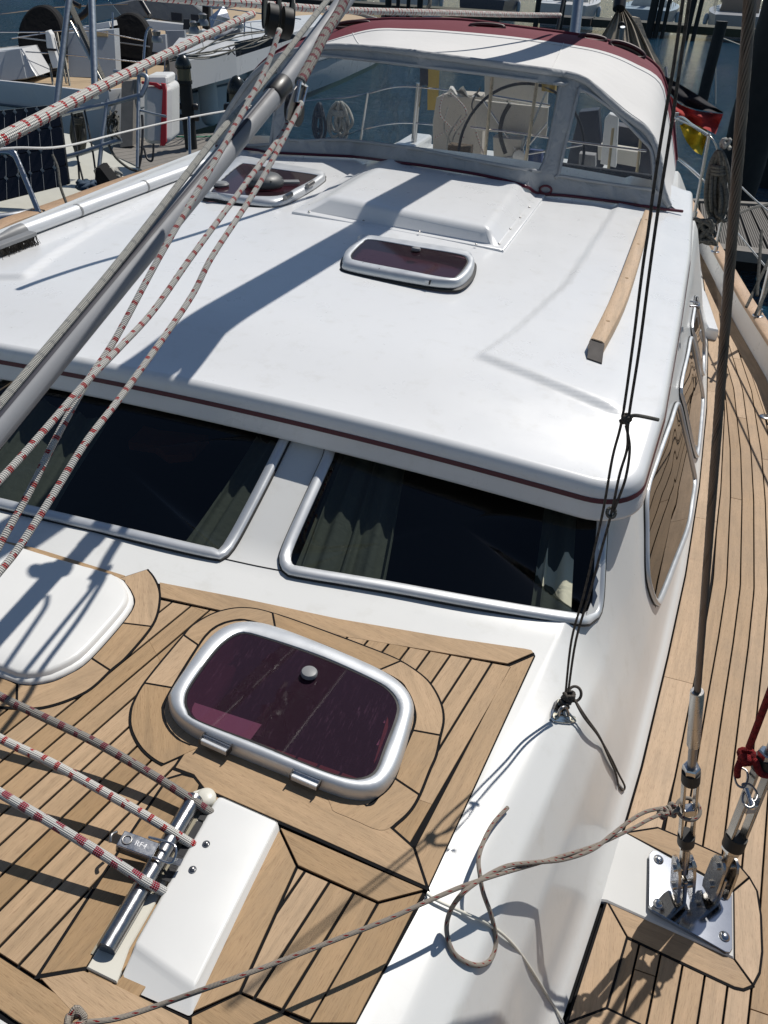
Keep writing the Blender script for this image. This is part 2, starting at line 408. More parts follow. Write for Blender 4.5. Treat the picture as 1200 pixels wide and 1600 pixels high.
# ================================================================ THE YACHT (boat axes: +Y aft, +X port, Z up, eye at the origin; water at WZ)
WZ = -3.15
XC = -1.2
def fF(x, y): return -1.2527 - 0.03303 * x - 0.05704 * y          # fore cabin top (teak)
def fS(x, y): return -1.80 - 0.04 * y                              # side deck
def D(y): return interp(y, [-5, -3, -1.5, -0.5, 0.3, 0.78, 1.1, 1.53, 2.02, 2.52, 3.25, 4.14, 5.17, 6.41, 8], [-0.9, -0.55, -0.22, -0.02, 0.135, 0.22, 0.283, 0.355, 0.42, 0.48, 0.545, 0.60, 0.635, 0.644, 0.62])
def fW(x, y): return -1.345 + 0.42 * (y - 1.27) - 0.050 * (x - XC) ** 2
_pf1 = ([0, .03, .10, .16, .25, .40, .60, .80, 1.0], [0.02, .045, .09, .16, .36, .68, .90, .975, 1.0])
_pf2 = ([0, .03, .10, .18, .30, .60, .90, 1.0], [0.015, .035, .06, .14, .30, .63, .94, 1.0])
def smax(a, b, k): 
    h = max(k - abs(a - b), 0) / k; return max(a, b) + h * h * k * 0.25
def fM(x, y):
    if x < XC: x = 2 * XC - x
    e = D(y) - x
    if e < -1e-5: return fS(x, y) - 0.03
    e = max(e, 0.0)
    xx = min(x, D(y) - 0.30)
    t = smax(fF(xx, y), fW(xx, y), 0.03)
    t = -smax(-t, 1.12 + 0.03 * (xx - XC) ** 2, 0.03)
    t = t + (fS(x, y) + 0.42 - t) * sm(4.95, 5.1, y)
    b = sm(1.15, 1.75, y); w = 0.29 + 0.0 * b; q = min(1.0, e / w)
    g = (1 - b) * interp(q, *_pf1) + b * interp(q, *_pf2)
    s = fS(x, y); return s + (t - s) * g
def onM(u, v, dz=0.0): return onf(u, v, fM, dz)
def xlip(y): return interp(y, [1.6, 1.9, 2.2, 3.0, 3.85, 4.6, 6], [0.155, 0.185, 0.215, 0.255, 0.29, 0.30, 0.30])
YF = 1.765
def yfront(x): return YF - 0.012 * (x - XC) + 0.004 * (x - XC) ** 2
def fR(x, y):
    """top of the deckhouse roof"""
    xx = x if x > XC else 2 * XC - x
    z = -0.985 - 0.034 * (xx - XC) ** 2
    z -= 0.040 * (1 - sm(1.75, 2.25, y)) ** 1.5
    # outboard step that starts at the moulded arrow and runs aft
    xg = interp(y, [2.2, 2.45, 3.0, 4.0, 4.6], [-0.37, -0.30, -0.20, -0.125, -0.09])
    s_ = sm(xg - 0.008, xg + 0.012, xx) * sm(2.185 - 0.30 * (xx - xg), 2.225 - 0.30 * (xx - xg), y)
    z += 0.016 * s_ * sm(0.0, 0.12, xlip(y) - xx - 0.05)
    return z
def onR(u, v, dz=0.0): return onf(u, v, fR, dz)
def onF(u, v, dz=0.0): return onf(u, v, fF, dz)
def onS(u, v, dz=0.0): return onf(u, v, fS, dz)

yacht = thing('sailing_yacht', 'large white sailing yacht with teak decks and raised deckhouse, filling the photo', 'sailing yacht', (XC, 3.0, WZ))

# ---------------------------------------------------------------- hull with bulwark
def rin(y): return interp(y, [-5.6, -5, -4, -3, -1.5, 0, 1, 2.5, 4, 4.77, 5.66, 7.4, 9.5], [-1.18, -1.0, -0.5, -0.05, 0.42, 0.76, 0.90, 1.0, 1.005, 0.965, 0.845, 0.66, 0.42])
def make_hull():
    mb = MB(); ys = np.concatenate([np.linspace(-5.6, 0, 24), np.linspace(0.2, 9.5, 50)])
    for sgn in (1, -1):
        rows = []
        for y in ys:
            r_ = rin(y); z = fS(0, y); k = max(0.0, min(1, (r_ - XC) / 0.6)); bt = 0.045 * k
            prof = [(r_ - 0.02, z - 0.02), (r_, z + 0.0), (r_ + 0.004, z + 0.16), (r_ + bt, z + 0.165), (r_ + bt + 0.015, z + 0.10), (r_ + bt + 0.03, z - 0.2),
                    (r_ + bt, z - 0.7), (XC + (r_ - XC) * 0.93, WZ + 0.35), (XC + (r_ - XC) * 0.88, WZ), (XC + (r_ - XC) * 0.6, WZ - 0.35), (XC, WZ - 0.6)]
            rows.append([V((x if sgn > 0 else 2 * XC - x, y, zz)) for x, zz in prof])
        grid(mb, rows, 0, None, sgn < 0)
    mb.build('hull', GEL, yacht, 45)
    for sgn in (1, -1):                       # teak caprail on the bulwark
        mb = MB(); rows = []
        for y in np.linspace(-5.5, 9.4, 110):
            r_ = rin(y); z = fS(0, y) + 0.165; a, b = r_ - 0.022, r_ + 0.068
            pr = [(a, z), (a - 0.003, z + 0.008), (a, z + 0.02), (a + 0.006, z + 0.026), (b - 0.006, z + 0.026), (b, z + 0.02), (b + 0.003, z + 0.008), (b, z)]
            rows.append([V((x if sgn > 0 else 2 * XC - x, y, zz)) for x, zz in pr])
        uv = [(rows[i][0][1], j * 0.02) for i in range(len(rows)) for j in range(8)]
        grid(mb, rows, 0, uv, sgn < 0); mb.build('caprail', TEAKR, yacht, 50)
    mb = MB(); rows = []
    for y in np.linspace(-5.4, 9.4, 90):      # sub-deck under the planking
        rows.append([V((XC + (rin(y) - XC) * s_, y, fS(0, y) - 0.006)) for s_ in np.linspace(-1.0, 1.0, 9)])
    grid(mb, rows); return mb.build('side_deck', CAULK, yacht)
side_deck = make_hull()

# ---------------------------------------------------------------- deckhouse roof
def make_roof():
    mb = MB(); rows = []; N = 190; r0 = 0.11
    ys = [yfront(0.1) + r0 * (1 - cos(a)) for a in np.linspace(0, pi / 2, 12)] + list(np.linspace(YF + r0 + 0.012, 3.2, 110)) + list(np.linspace(3.23, 5.05, 50))
    bnd = []
    for y in ys:
        t = y - ys[0]; k = r0 - sqrt(max(0, r0 * r0 - max(0, r0 - t) ** 2)) if t < r0 else 0
        wdt = xlip(y) - 0.03 - k - XC
        s = np.linspace(-1, 1, N); s = np.sign(s) * (0.55 * np.abs(s) + 0.45 * np.abs(s) ** 2.2) if False else s
        row = []
        for q in s:
            x = XC + wdt * q; yy = y + (yfront(x) - yfront(0.1)) * (1 - sm(0, 0.6, t))
            row.append(V((x, yy, fR(x, yy))))
        rows.append(row)
    grid(mb, rows); 
    # outline: starboard aft -> front -> port aft
    B = [r_[0] for r_ in rows][::-1] + rows[0][1:-1] + [r_[-1] for r_ in rows]
    # drop and flare of the rounded lip
    prof = [(0, 0), (0.008, -0.002), (0.018, -0.009), (0.025, -0.022), (0.028, -0.038), (0.031, -0.060), (0.040, -0.098), (0.040, -0.106), (0.030, -0.112), (-0.05, -0.112)]
    n = len(B); L = []
    def nrmals():
        out = []
        for i in range(n):
            d = (B[min(i + 1, n - 1)] - B[max(i - 1, 0)]); d.z = 0; d.normalize(); out.append(V((d.y, -d.x, 0)))
        return out
    NN = nrmals()
    for _ in range(3): NN = [(NN[max(i - 1, 0)] + NN[i] * 2 + NN[min(i + 1, n - 1)]).normalized() for i in range(n)]
    L = [[B[i] + NN[i] * o + V((0, 0, dz)) for (o, dz) in prof] for i in range(n)]
    if (NN[n // 2].y > 0):
        NN = [-q for q in NN]; L = [[B[i] + NN[i] * o + V((0, 0, dz)) for (o, dz) in prof] for i in range(n)]
    grid(mb, L, 0)
    roof = mb.build('deckhouse_roof', GEL, yacht, 60)
    st = MB(); rows = [[B[i] + NN[i] * (0.0285 + k * 0.002) + V((0, 0, -0.043 - 0.0065 * k)) + NN[i] * 0.0016 for k in range(3)] for i in range(n)]
    grid(st, rows); st.build('roof_stripe', WINE, roof, True)
    return roof, B, NN
roof, RB, RN = make_roof()

# ---------------------------------------------------------------- plank builders
def strip(name, xl, xr, y0, y1, f, mat, parent, dz=0.004, n=24, th=0.006, ch=0.0007):
    mb = MB(); ys = np.linspace(y0, y1, n); rows = []
    for y in ys:
        a, b = xl(y), xr(y)
        rows.append([V((a, y, f(a, y) + dz - th)), V((a, y, f(a, y) + dz - ch)), V((a + ch, y, f(a, y) + dz)), V((b - ch, y, f(b, y) + dz)), V((b, y, f(b, y) + dz - ch)), V((b, y, f(b, y) + dz - th))])
    uv = []
    for i, y in enumerate(ys):
        m_ = (xl(y) + xr(y)) / 2
        for p in rows[i]: uv.append((y, p.x - m_))
    grid(mb, rows, 0, uv)
    mb.add(rows[0], [[0, 1, 2, 3, 4, 5]]); mb.add(rows[-1], [[5, 4, 3, 2, 1, 0]])
    return mb.build(name, mat, parent)
G = 0.0025
# ---------------------------------------------------------------- port side deck planking
def Aof(y): return interp(y, [-3, -1, 0.2, 1.2, 1.86, 2.19, 2.53, 3.22, 3.7, 4.5, 5.5, 7, 9], [-0.25, 0.08, 0.29, 0.455, 0.546, 0.593, 0.636, 0.684, 0.706, 0.715, 0.66, 0.50, 0.25])
def margin_x(y): return D(y) + 0.008 + interp(y, [0, 1.10, 1.2, 1.3, 2.0, 3], [0.0, 0.0, 0.085, 0.087, 0.092, 0.09])
def lay_side(mir):
    mx = (lambda f: f) if not mir else None
    Y0, Y1 = (-2.6, 8.2)
    def put(lf, rf, a, b, tk):
        # drop the stretches where the strip has no width
        ys = np.linspace(a, b, 90); ok = [rf(y) - lf(y) > 0.004 for y in ys]; i = 0
        while i < len(ys):
            if not ok[i]: i += 1; continue
            j = i
            while j + 1 < len(ys) and ok[j + 1]: j += 1
            if j - i >= 2:
                if mir: strip('plank', lambda y: 2 * XC - rf(y), lambda y: 2 * XC - lf(y), ys[i], ys[j], fS, TEAKL, side_deck, n=max(4, (j - i)))
                else: strip('plank', lf, rf, ys[i], ys[j], fS, TEAKL, side_deck, n=max(4, (j - i)))
            i = j + 1
    js = [-2.6, 0.2, 1.93, 2.97, 4.4, 8.2]
    for a, b in zip(js, js[1:]): put(lambda y: D(y) + 0.007, lambda y: margin_x(y) - G, a + 0.001, b - 0.001, 0)
    for k in range(-5, 9):
        lo = lambda y, k=k: max(margin_x(y) + G, Aof(y) + k * 0.0495 + G)
        hi = lambda y, k=k: min(rin(y) - 0.085, Aof(y) + (k + 1) * 0.0495 - G)
        c = 3.2 + 0.9 * ((k * 7) % 5) / 2
        for a, b in ((Y0, c - 4.6 + 1.0), (c - 3.597, c + 0.0), (c + 0.004, Y1)):
            if not mir or True: put(lo, hi, a, b, 0)
    put(lambda y: rin(y) - 0.082, lambda y: rin(y) - 0.004, Y0, Y1, 0)
lay_side(False); lay_side(True)

# ---------------------------------------------------------------- fore cabin teak, drawn in the plane of the cabin top
FN = V((0.03303, 0.05704, 1)).normalized()
fo = onF(450, 1110)
_a = (onF(552, 1401) - onF(440, 1585)); _a = (_a - FN * _a.dot(FN)).normalized()
_b = (_a.cross(FN)).normalized()                                   # towards port
def toF(u, v): p = onF(u, v) - fo; return (p.dot(_b), p.dot(_a))
def frF(q, dz=0.0): return fo + _b * q[0] + _a * q[1] + FN * dz
fore_deck = None
HQ = ccw([toF(*p) for p in ((282, 1095), (380, 984), (618, 1078), (575, 1226), (300, 1128))])
def minus(q, Q):
    out = []; rest = ccw(q)
    for i in range(len(Q)):
        a, b = Q[i - 1], Q[i]; o = clip(rest, a, b, False)
        if len(o) >= 3 and abs(area2(o)) > 1e-6: out.append(o)
        rest = clip(rest, a, b, True)
        if len(rest) < 3: break
    return out
def make_fore():
    global fore_deck
    outl = [(-1.6, -2.2)] ; mb = MB()
    lim = [toF(*p) for p in [(836, 1027), (663, 1404), (556, 1602)]]
    d = (lim[2][0] - lim[1][0], lim[2][1] - lim[1][1]); L = math.hypot(*d); far = (lim[2][0] + d[0] / L * 1.6, lim[2][1] + d[1] / L * 1.6)
    poly = [toF(827, 1018), toF(834, 1022), lim[0], lim[1], lim[2], far, (far[0] - 2.2, far[1]), (toF(-400, 800)[0], far[1]), toF(-400, 790), toF(60, 862), toF(185, 902), toF(250, 914), toF(380, 939), toF(530, 971), toF(700, 1000), toF(800, 1014)]
    fore_deck = MB()
    for pc in minus(poly, HQ): prism('', [frF(q, 0.004) for q in pc], 0.004, CAULK, None, -FN, _a, 0, fore_deck)
    fore_deck = fore_deck.build('fore_cabin_deck', CAULK, yacht)
    return poly
fpoly = make_fore()
def plankF(q, dz, mat=None, g=G, ud=None, name='plank'):
    q = inset2(q, g) if g else ccw(q)
    if len(q) < 3 or abs(area2(q)) < 6e-5: return
    return prism(name, [frF(p, dz) for p in q], 0.004, mat or TEAK, fore_deck, -FN, ud or _a, 0.0006)
def blackF(q, dz): return [frF(p, dz) for p in q]
base_dz = 0.009
mgL = [toF(*p) for p in [(-400, 810), (60, 868), (252, 941), (342, 961), (530, 999), (560, 1005), (794, 1044.5)]]
# field planks: convex region = below the margin line, left of the port margin seam
s0 = toF(794, 1045); s1 = toF(646, 1329); lb0, lb1 = toF(0, 1496), toF(160, 1600)
b_in = (s0[0] + s1[0]) / 2; PIT = 0.0457
ytop = toF(794, 1044.5); yleft = toF(252, 941)
xs = [b_in - k * PIT for k in range(0, 31)]
lineC = (toF(325, 1239), toF(667, 1394))
for k in range(30):
    a, b = xs[k + 1], xs[k]
    q = [(a, -1.2), (b, -1.2), (b, 1.2), (a, 1.2)]
    m1, m2 = (toF(252, 941), toF(794, 1044.5)) if k < 13 else (toF(252, 941), toF(-300, 826))
    if k >= 13: m1, m2 = m2, m1
    if (m2[0] < m1[0]): m1, m2 = m2, m1
    q = clip(q, m1, m2, False)
    q1 = clip(q, *((toF(560, 1292), toF(645, 1330)) if k < 5 else (lb0, lb1)), True)
    if len(q1) < 3: continue
    q1 = inset2(q1, G)
    if len(q1) < 3: continue
    for piece in minus(q1, HQ):
        plankF(piece, base_dz, g=0)
# lower starboard-of-box field and its margins
R = {}
def T(*pts): return [toF(*p) for p in pts]
# field to port of the rope box
seam_x = [toF(*p)[0] for p in [(513.75, 1383.75), (551.75, 1401), (580, 1435)]]
sx = [seam_x[0] - PIT * 2, seam_x[0] - PIT, seam_x[0], seam_x[1], seam_x[2]]
reg = T((464, 1359), (590, 1415), (487, 1602), (375, 1556))
for a, b in zip(sx, sx[1:]):
    q = ccw([(a, -1), (b, -1), (b, 1), (a, 1)])
    rg = ccw(reg)
    for i in range(4): q = clip(q, rg[i - 1], rg[i])
    plankF(q, base_dz)
_bd = (_b + _a * 0.0).normalized()
plankF(T((590, 1415), (663, 1396), (556, 1605), (480, 1605)), base_dz)                                   # outer margin, lower
plankF(T((836, 1026.5), (794, 1044.5), (646, 1329), (668, 1395)), base_dz)                              # outer margin, upper
plankF(T((435, 1295), (464, 1358), (375, 1555), (297, 1590)), base_dz)                                   # beside the box
plankF(T((434, 1294), (667, 1395), (590, 1415), (464, 1358)), base_dz + 0.0002, ud=_bd)                # H2
plankF(T((375, 1555), (297, 1592), (300, 1660), (470, 1660), (480, 1604)), base_dz + 0.0002, ud=_bd)
plankF(T((297, 1592), (300, 1660), (160, 1600 + 40), (60, 1532), (136, 1518), (185, 1542)), base_dz + 0.0004, ud=_bd)
plankF(T((-160, 1392), (0, 1496), (160, 1600), (250, 1660), (160, 1680), (22, 1600), (-160, 1470)), base_dz, ud=_bd)
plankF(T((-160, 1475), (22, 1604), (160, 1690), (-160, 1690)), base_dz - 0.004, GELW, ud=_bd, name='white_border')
# aft margin boards
q = T((252, 940), (342, 960.5), (535, 1001), (794, 1044), (835, 1026), (832, 1021), (817, 1017), (700, 1000), (530, 971), (380, 939), (250, 914))
def ringpoly(name, q, dz, ud, g=G):
    c = q
    return prism(name, [frF(p, dz) for p in c], 0.004, TEAK, fore_deck, -FN, ud, 0.0006)
def sub(a, b, t): return (a[0] + (b[0] - a[0]) * t, a[1] + (b[1] - a[1]) * t)
ringpoly('plank', T((252, 937.5), (342, 957.5), (535, 998.5), (792, 1041), (832, 1024), (829, 1020), (817, 1017.5), (700, 1000.5), (530, 971.5), (380, 939.5), (250, 914.5)), base_dz + 0.0006, _bd)
ringpoly('plank', T((-300, 775), (60, 862), (196, 904), (188, 914), (60, 880), (-300, 795)), base_dz + 0.0006, _bd)
# margin strip running forward beside the rope box (sprung seam)
def overlay(q, dz, ud=None, mat=None):
    """black bedding first, then the board a hair above it"""
    qq = ccw(q); 
    big = [(p[0], p[1]) for p in qq]
    prism('seam', [frF(p, dz - 0.0012) for p in inset_any(big, -0.003)], 0.002, CAULK, fore_deck, -FN, _a)
    return prism('plank', [frF(p, dz) for p in inset_any(big, G)], 0.004, mat or TEAK, fore_deck, -FN, ud or _a, 0.0006)
def inset_any(q, d):
    n = len(q); out = []
    for i in range(n):
        a, b, c = V(q[i - 1]), V(q[i]), V(q[(i + 1) % n])
        e1, e2 = (b - a), (c - b)
        if e1.length < 1e-7 or e2.length < 1e-7: out.append(q[i]); continue
        e1.normalize(); e2.normalize(); n1 = V((-e1.y, e1.x)); n2 = V((-e2.y, e2.x)); m_ = n1 + n2
        L = m_.length
        if L < 0.2: m_ = n1; k = 1
        else: m_ /= L; k = 1 / max(0.35, m_.dot(n1))
        out.append((q[i][0] + m_.x * d * k, q[i][1] + m_.y * d * k))
    return out
overlay(T((262, 1222), (285, 1215), (304, 1220), (313, 1231), (309, 1246), (137, 1518), (60, 1531), (172, 1357), (250, 1240)), base_dz + 0.0016)
# boards round the fore hatch
cH = toF(452, 1112)
def closed_ang(px):
    P = spline([(*toF(*p), 0) for p in px], 8, True)
    A = sorted([(math.atan2(p.y - cH[1], p.x - cH[0]), math.hypot(p.x - cH[0], p.y - cH[1])) for p in P])
    aa = np.array([a for a, _ in A]); rr = np.array([r_ for _, r_ in A])
    aa = np.concatenate([aa - 2 * pi, aa, aa + 2 * pi]); rr = np.concatenate([rr, rr, rr])
    return lambda t: float(np.interp(t, aa, rr))
r_out = closed_ang([(342, 961), (385, 955), (435, 966), (530, 1000), (575, 1017), (617, 1034), (647, 1052), (670, 1072), (687, 1102), (692, 1130), (686, 1160), (680, 1187), (670, 1210), (656, 1245), (642, 1270), (622, 1290), (595, 1305), (540, 1283), (425, 1238), (330, 1200), (300, 1190), (272, 1205), (245, 1195), (221, 1174), (206, 1145), (205, 1120), (211, 1100), (230, 1068), (284, 1002), (305, 980)])
r_in = closed_ang([(259, 1100), (255, 1120), (259, 1137), (272, 1155), (297, 1170), (430, 1222), (560, 1264), (592, 1250), (614, 1226), (630, 1180), (646, 1140), (647, 1115), (635, 1085), (610, 1062), (500, 1012), (400, 978), (365, 975), (330, 990), (300, 1030)])
def ang(*p): q = toF(*p); return math.atan2(q[1] - cH[1], q[0] - cH[0])
def ring_piece(a0, a1, dz, ro=r_out, ri=r_in, c=None, g=G, mat=None, ud=None, n=22, close_out=True):
    c = c or cH
    while a1 < a0: a1 += 2 * pi
    def poly(gg):
        ts = np.linspace(a0, a1, n); o, i_ = [], []
        for t in ts:
            R_, r_ = ro(t), ri(t); s0_ = gg / max(R_, .01); s1_ = gg / max(r_, .01)
            to = min(max(t, a0 + s0_), a1 - s0_); ti = min(max(t, a0 + s1_), a1 - s1_)
            o.append((c[0] + cos(to) * (R_ - gg), c[1] + sin(to) * (R_ - gg))); i_.append((c[0] + cos(ti) * (r_ + gg), c[1] + sin(ti) * (r_ + gg)))
        return o, i_
    for gg, z, mt, h in ((-0.003, dz - 0.0012, CAULK, 0.002), (G, dz, mat or TEAK, 0.004)):
        o, i_ = poly(gg); mb = MB(); m_ = len(o)
        vs = [frF(p, z) for p in o] + [frF(p, z) for p in i_] + [frF(p, z - h) for p in o] + [frF(p, z - h) for p in i_]
        fs = []
        for k in range(m_ - 1):
            fs.append([k, k + 1, m_ + k + 1, m_ + k]); fs.append([k + 1, k, 2 * m_ + k, 2 * m_ + k + 1]); fs.append([m_ + k, m_ + k + 1, 3 * m_ + k + 1, 3 * m_ + k])
        fs += [[0, m_, 3 * m_, 2 * m_], [m_ - 1, 2 * m_ - 1 + 2 * m_, 2 * m_ - 1, m_ - 1][0:0] or [m_ - 1, 3 * m_ - 1, 4 * m_ - 1, 2 * m_ - 1]]
        mid = (a0 + a1) / 2; dd = ud if ud is not None else (frF((-sin(mid), cos(mid))) - fo)
        dd = dd.normalized(); vd = FN.cross(dd)
        mb.add(vs, fs, [(p.dot(dd), p.dot(vd)) for p in vs]); mb.build('plank' if mt is not CAULK else 'seam', mt, fore_deck)
# H1: the long board in front of the hatch
ring_y = base_dz + 0.003
overlay(T((272, 1206), (297, 1168), (420, 1200), (545, 1240), (646, 1330), (667, 1393.5), (500, 1318), (318, 1238), (302, 1217)), base_dz + 0.0022, _bd)
J = dict(TLa=ang(352, 1008) if False else ang(300, 1007), TLb=ang(428, 976), TR=ang(610, 1045), R1=ang(666, 1151), R2=ang(635, 1235), BR=ang(513, 1262), BL=ang(284, 1188), L1=ang(248, 1077))
for a, b, u_ in ((J['BR'], J['R2'], None), (J['R2'], J['R1'], _a), (J['R1'], J['TR'], None), (J['TR'], J['TLb'], _bd), (J['TLb'], J['TLa'], None), (J['TLa'], J['L1'], _a), (J['L1'], J['BL'], None)):
    ring_piece(a, b, ring_y, ud=u_)
# coaming strip between ring and hatch
r_c0 = lambda t: r_in(t) - 0.001
ring_piece(0.0, 2 * pi - 1e-3, ring_y - 0.0012, ro=r_c0, ri=lambda t: max(0.05, r_in(t) - 0.03), n=90)

# ---------------------------------------------------------------- plinth (white rounded cover) and its ring
def toP(px, f, dz): return [onf(u, v, f, dz) for u, v in px]
pl_px = [(210, 950), (206, 932), (196, 918), (180, 908), (50, 870), (-90, 832), (-140, 850), (-150, 900), (-120, 1000), (-90, 1040), (-30, 1060), (0, 1064), (37, 1076), (75, 1073), (105, 1061), (140, 1038), (194, 977)]
cP = toF(30, 960)
def closed_ang2(px, c, f=toF):
    P = spline([(*f(*p), 0) for p in px], 8, True)
    A = sorted([(math.atan2(p.y - c[1], p.x - c[0]), math.hypot(p.x - c[0], p.y - c[1])) for p in P])
    aa = np.array([a for a, _ in A]); rr = np.array([r_ for _, r_ in A])
    aa = np.concatenate([aa - 2 * pi, aa, aa + 2 * pi]); rr = np.concatenate([rr, rr, rr])
    return lambda t: float(np.interp(t, aa, rr))
p_in = closed_ang2(pl_px, cP)
p_out = closed_ang2([(250, 942), (246, 918), (232, 897), (210, 886), (60, 846), (-100, 806), (-170, 830), (-190, 900), (-160, 1010), (-120, 1070), (-40, 1104), (25, 1112), (75, 1110), (135, 1087), (175, 1052), (200, 1030), (240, 980)], cP)
def angP(*p): q = toF(*p); return math.atan2(q[1] - cP[1], q[0] - cP[0])
jp = [angP(28, 1085), angP(160, 1045), angP(214, 982), angP(205, 903)]
for a, b in zip(jp, jp[1:]): ring_piece(a, b, ring_y, ro=p_out, ri=p_in, c=cP)
ring_piece(angP(-150, 1050), jp[0], ring_y, ro=p_out, ri=p_in, c=cP)
def dome(name, c, ri, prof, mat, parent, n=72, F=frF, smooth=50):
    """closed outline from centre, profile = list of (inset m, height m)"""
    mb = MB(); rows = []
    for ins, h in prof: rows.append([F((c[0] + cos(t) * max(0.0, ri(t) - ins), c[1] + sin(t) * max(0.0, ri(t) - ins)), h) for t in np.linspace(0, 2 * pi, n + 1)])
    grid(mb, rows); mb.add([rows[-1][k] for k in range(n)], [list(range(n))]); return mb.build(name, mat, parent, smooth)
plinth = dome('plinth_cover', cP, p_in, [(0.0, 0.0), (0.001, 0.014), (0.003, 0.018), (0.008, 0.020), (0.011, 0.021), (0.013, 0.028), (0.016, 0.032), (0.022, 0.0345), (0.08, 0.0355), (0.2, 0.036)], WHITE, yacht)

# ---------------------------------------------------------------- hatches
PURPLE = m_glass('tinted_acrylic', (0.40, 0.22, 0.30), 0.0, 0.03, 1.45, dust=0.30, dustcol=(0.20, 0.10, 0.16), haze=0.09)
SMOKE = m_glass('smoked_acrylic', (0.22, 0.11, 0.14), 0.0, 0.06, 1.4, dust=0.10, dustcol=(0.22, 0.11, 0.15), haze=0.07)
def hatch(label, outer_px, glass_px, f, nrm_f, knob_px, hinge_px, parent, pane_mat, H=0.042, interior=True, cushions=True):
    """frame, pane, knob and hinges; outlines given where they show in the photo, built on surface f"""
    O = [onf(u, v, f, 0.015) for u, v in outer_px]; I = [onf(u, v, f, H) for u, v in glass_px]
    c = sum(I, V()) / len(I); n_ = nrm_f.normalized(); ax = (I[0] - c); ax = (ax - n_ * ax.dot(n_)).normalized(); ay = n_.cross(ax)
    def polar(P):
        P = spline(P, 8, True); A = sorted([(math.atan2((p - c).dot(ay), (p - c).dot(ax)), math.hypot((p - c).dot(ay), (p - c).dot(ax))) for p in P])
        aa = np.array([a for a, _ in A]); rr = np.array([r_ for _, r_ in A]); aa = np.concatenate([aa - 2 * pi, aa, aa + 2 * pi]); rr = np.concatenate([rr, rr, rr])
        return lambda t: float(np.interp(t, aa, rr))
    ro, ri = polar(O), polar(I); c0 = c - n_ * H
    def F(t, r_, h): return c0 + ax * (cos(t) * r_) + ay * (sin(t) * r_) + n_ * h
    def loft(name, prof, mat, par, n=120, cap=False, sm_=45):
        mb = MB(); rows = [[F(t, ro(t) + (ri(t) - ro(t)) * k + ex, h) for t in np.linspace(0, 2 * pi, n + 1)] for (k, ex, h) in prof]
        grid(mb, rows)
        if cap: mb.add([rows[-1][k] for k in range(n)], [list(range(n))])
        return mb.build(name, mat, par, sm_)
    fr = loft('hatch', [(0, -0.002, 0.0), (0, -0.001, 0.012), (0.0, 0.0, 0.016), (0.03, 0, H * 0.66), (0.14, 0, H * 0.9), (0.30, 0, H + 0.001), (0.62, 0, H + 0.003), (0.9, 0, H + 0.0025), (1.0, 0, H + 0.001), (1.0, -0.002, H - 0.004)], ALU, parent)
    fr['label'] = label
    loft('gasket', [(0, 0.010, 0.0), (0, 0.010, 0.006), (0, 0.002, 0.010), (0.0, -0.01, 0.011)], RUBBER, fr)
    loft('gasket', [(1.0, 0.001, H - 0.002), (1.0, -0.006, H - 0.0005), (1.0, -0.007, H - 0.004)], RUBBER, fr)
    mb = MB(); n = 90; mb.add([F(t, ri(t) - 0.004, H - 0.001) for t in np.linspace(0, 2 * pi, n, endpoint=False)], [list(range(n))]); mb.build('pane', pane_mat, fr)
    if interior:      # the well under the pane
        mb = MB(); rows = [[F(t, ri(t) - ex, h) for t in np.linspace(0, 2 * pi, 61)] for ex, h in ((0.006, H - 0.004), (0.012, H - 0.012), (0.014, -0.02), (0.03, -0.03), (0.032, -0.07))]
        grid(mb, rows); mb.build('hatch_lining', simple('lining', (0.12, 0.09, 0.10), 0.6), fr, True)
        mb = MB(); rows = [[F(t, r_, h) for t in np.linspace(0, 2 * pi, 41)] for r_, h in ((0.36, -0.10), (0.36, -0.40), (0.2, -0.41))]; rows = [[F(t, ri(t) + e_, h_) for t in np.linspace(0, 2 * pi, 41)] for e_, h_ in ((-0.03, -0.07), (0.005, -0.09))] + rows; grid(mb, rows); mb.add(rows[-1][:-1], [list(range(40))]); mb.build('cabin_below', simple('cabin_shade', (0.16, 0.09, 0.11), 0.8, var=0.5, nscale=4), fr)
    return fr, F, c0, ax, ay, n_
FT = [onF(*p) for p in [(450, 1110)]]
hf, HF, hc, hax, hay, hn = hatch('large purple tinted hatch in the teak fore deck',
    [(268, 1085), (264, 1100), (268, 1118), (285, 1138), (322, 1160), (430, 1205), (520, 1240), (556, 1249), (588, 1246), (611, 1226), (628, 1190), (643, 1135), (646, 1108), (634, 1084), (604, 1060), (540, 1030), (440, 990), (392, 979), (352, 987), (318, 1014)],
    [(295, 1070), (287, 1093), (291, 1110), (306, 1126), (400, 1163), (500, 1204), (548, 1218), (572, 1217), (590, 1205), (604, 1170), (622, 1122), (624, 1100), (612, 1080), (585, 1062), (500, 1024), (403, 992), (374, 988), (350, 1001), (328, 1024)],
    fF, FN, None, None, yacht, PURPLE)
def knob(px, f, dz, par, r=0.016):
    p = onf(*px, f, dz); mb = MB(); lathe(mb, p - FN * 0.004, FN, [(r * 0.6, 0), (r * 0.75, 0.003), (r, 0.005), (r * 1.02, 0.011), (r * 0.9, 0.0145), (r * 0.6, 0.016), (0.001, 0.0165)], 28); mb.build('knob', GREYP, par, 35)
knob((483, 1054), fF, 0.046, hf, 0.0175)
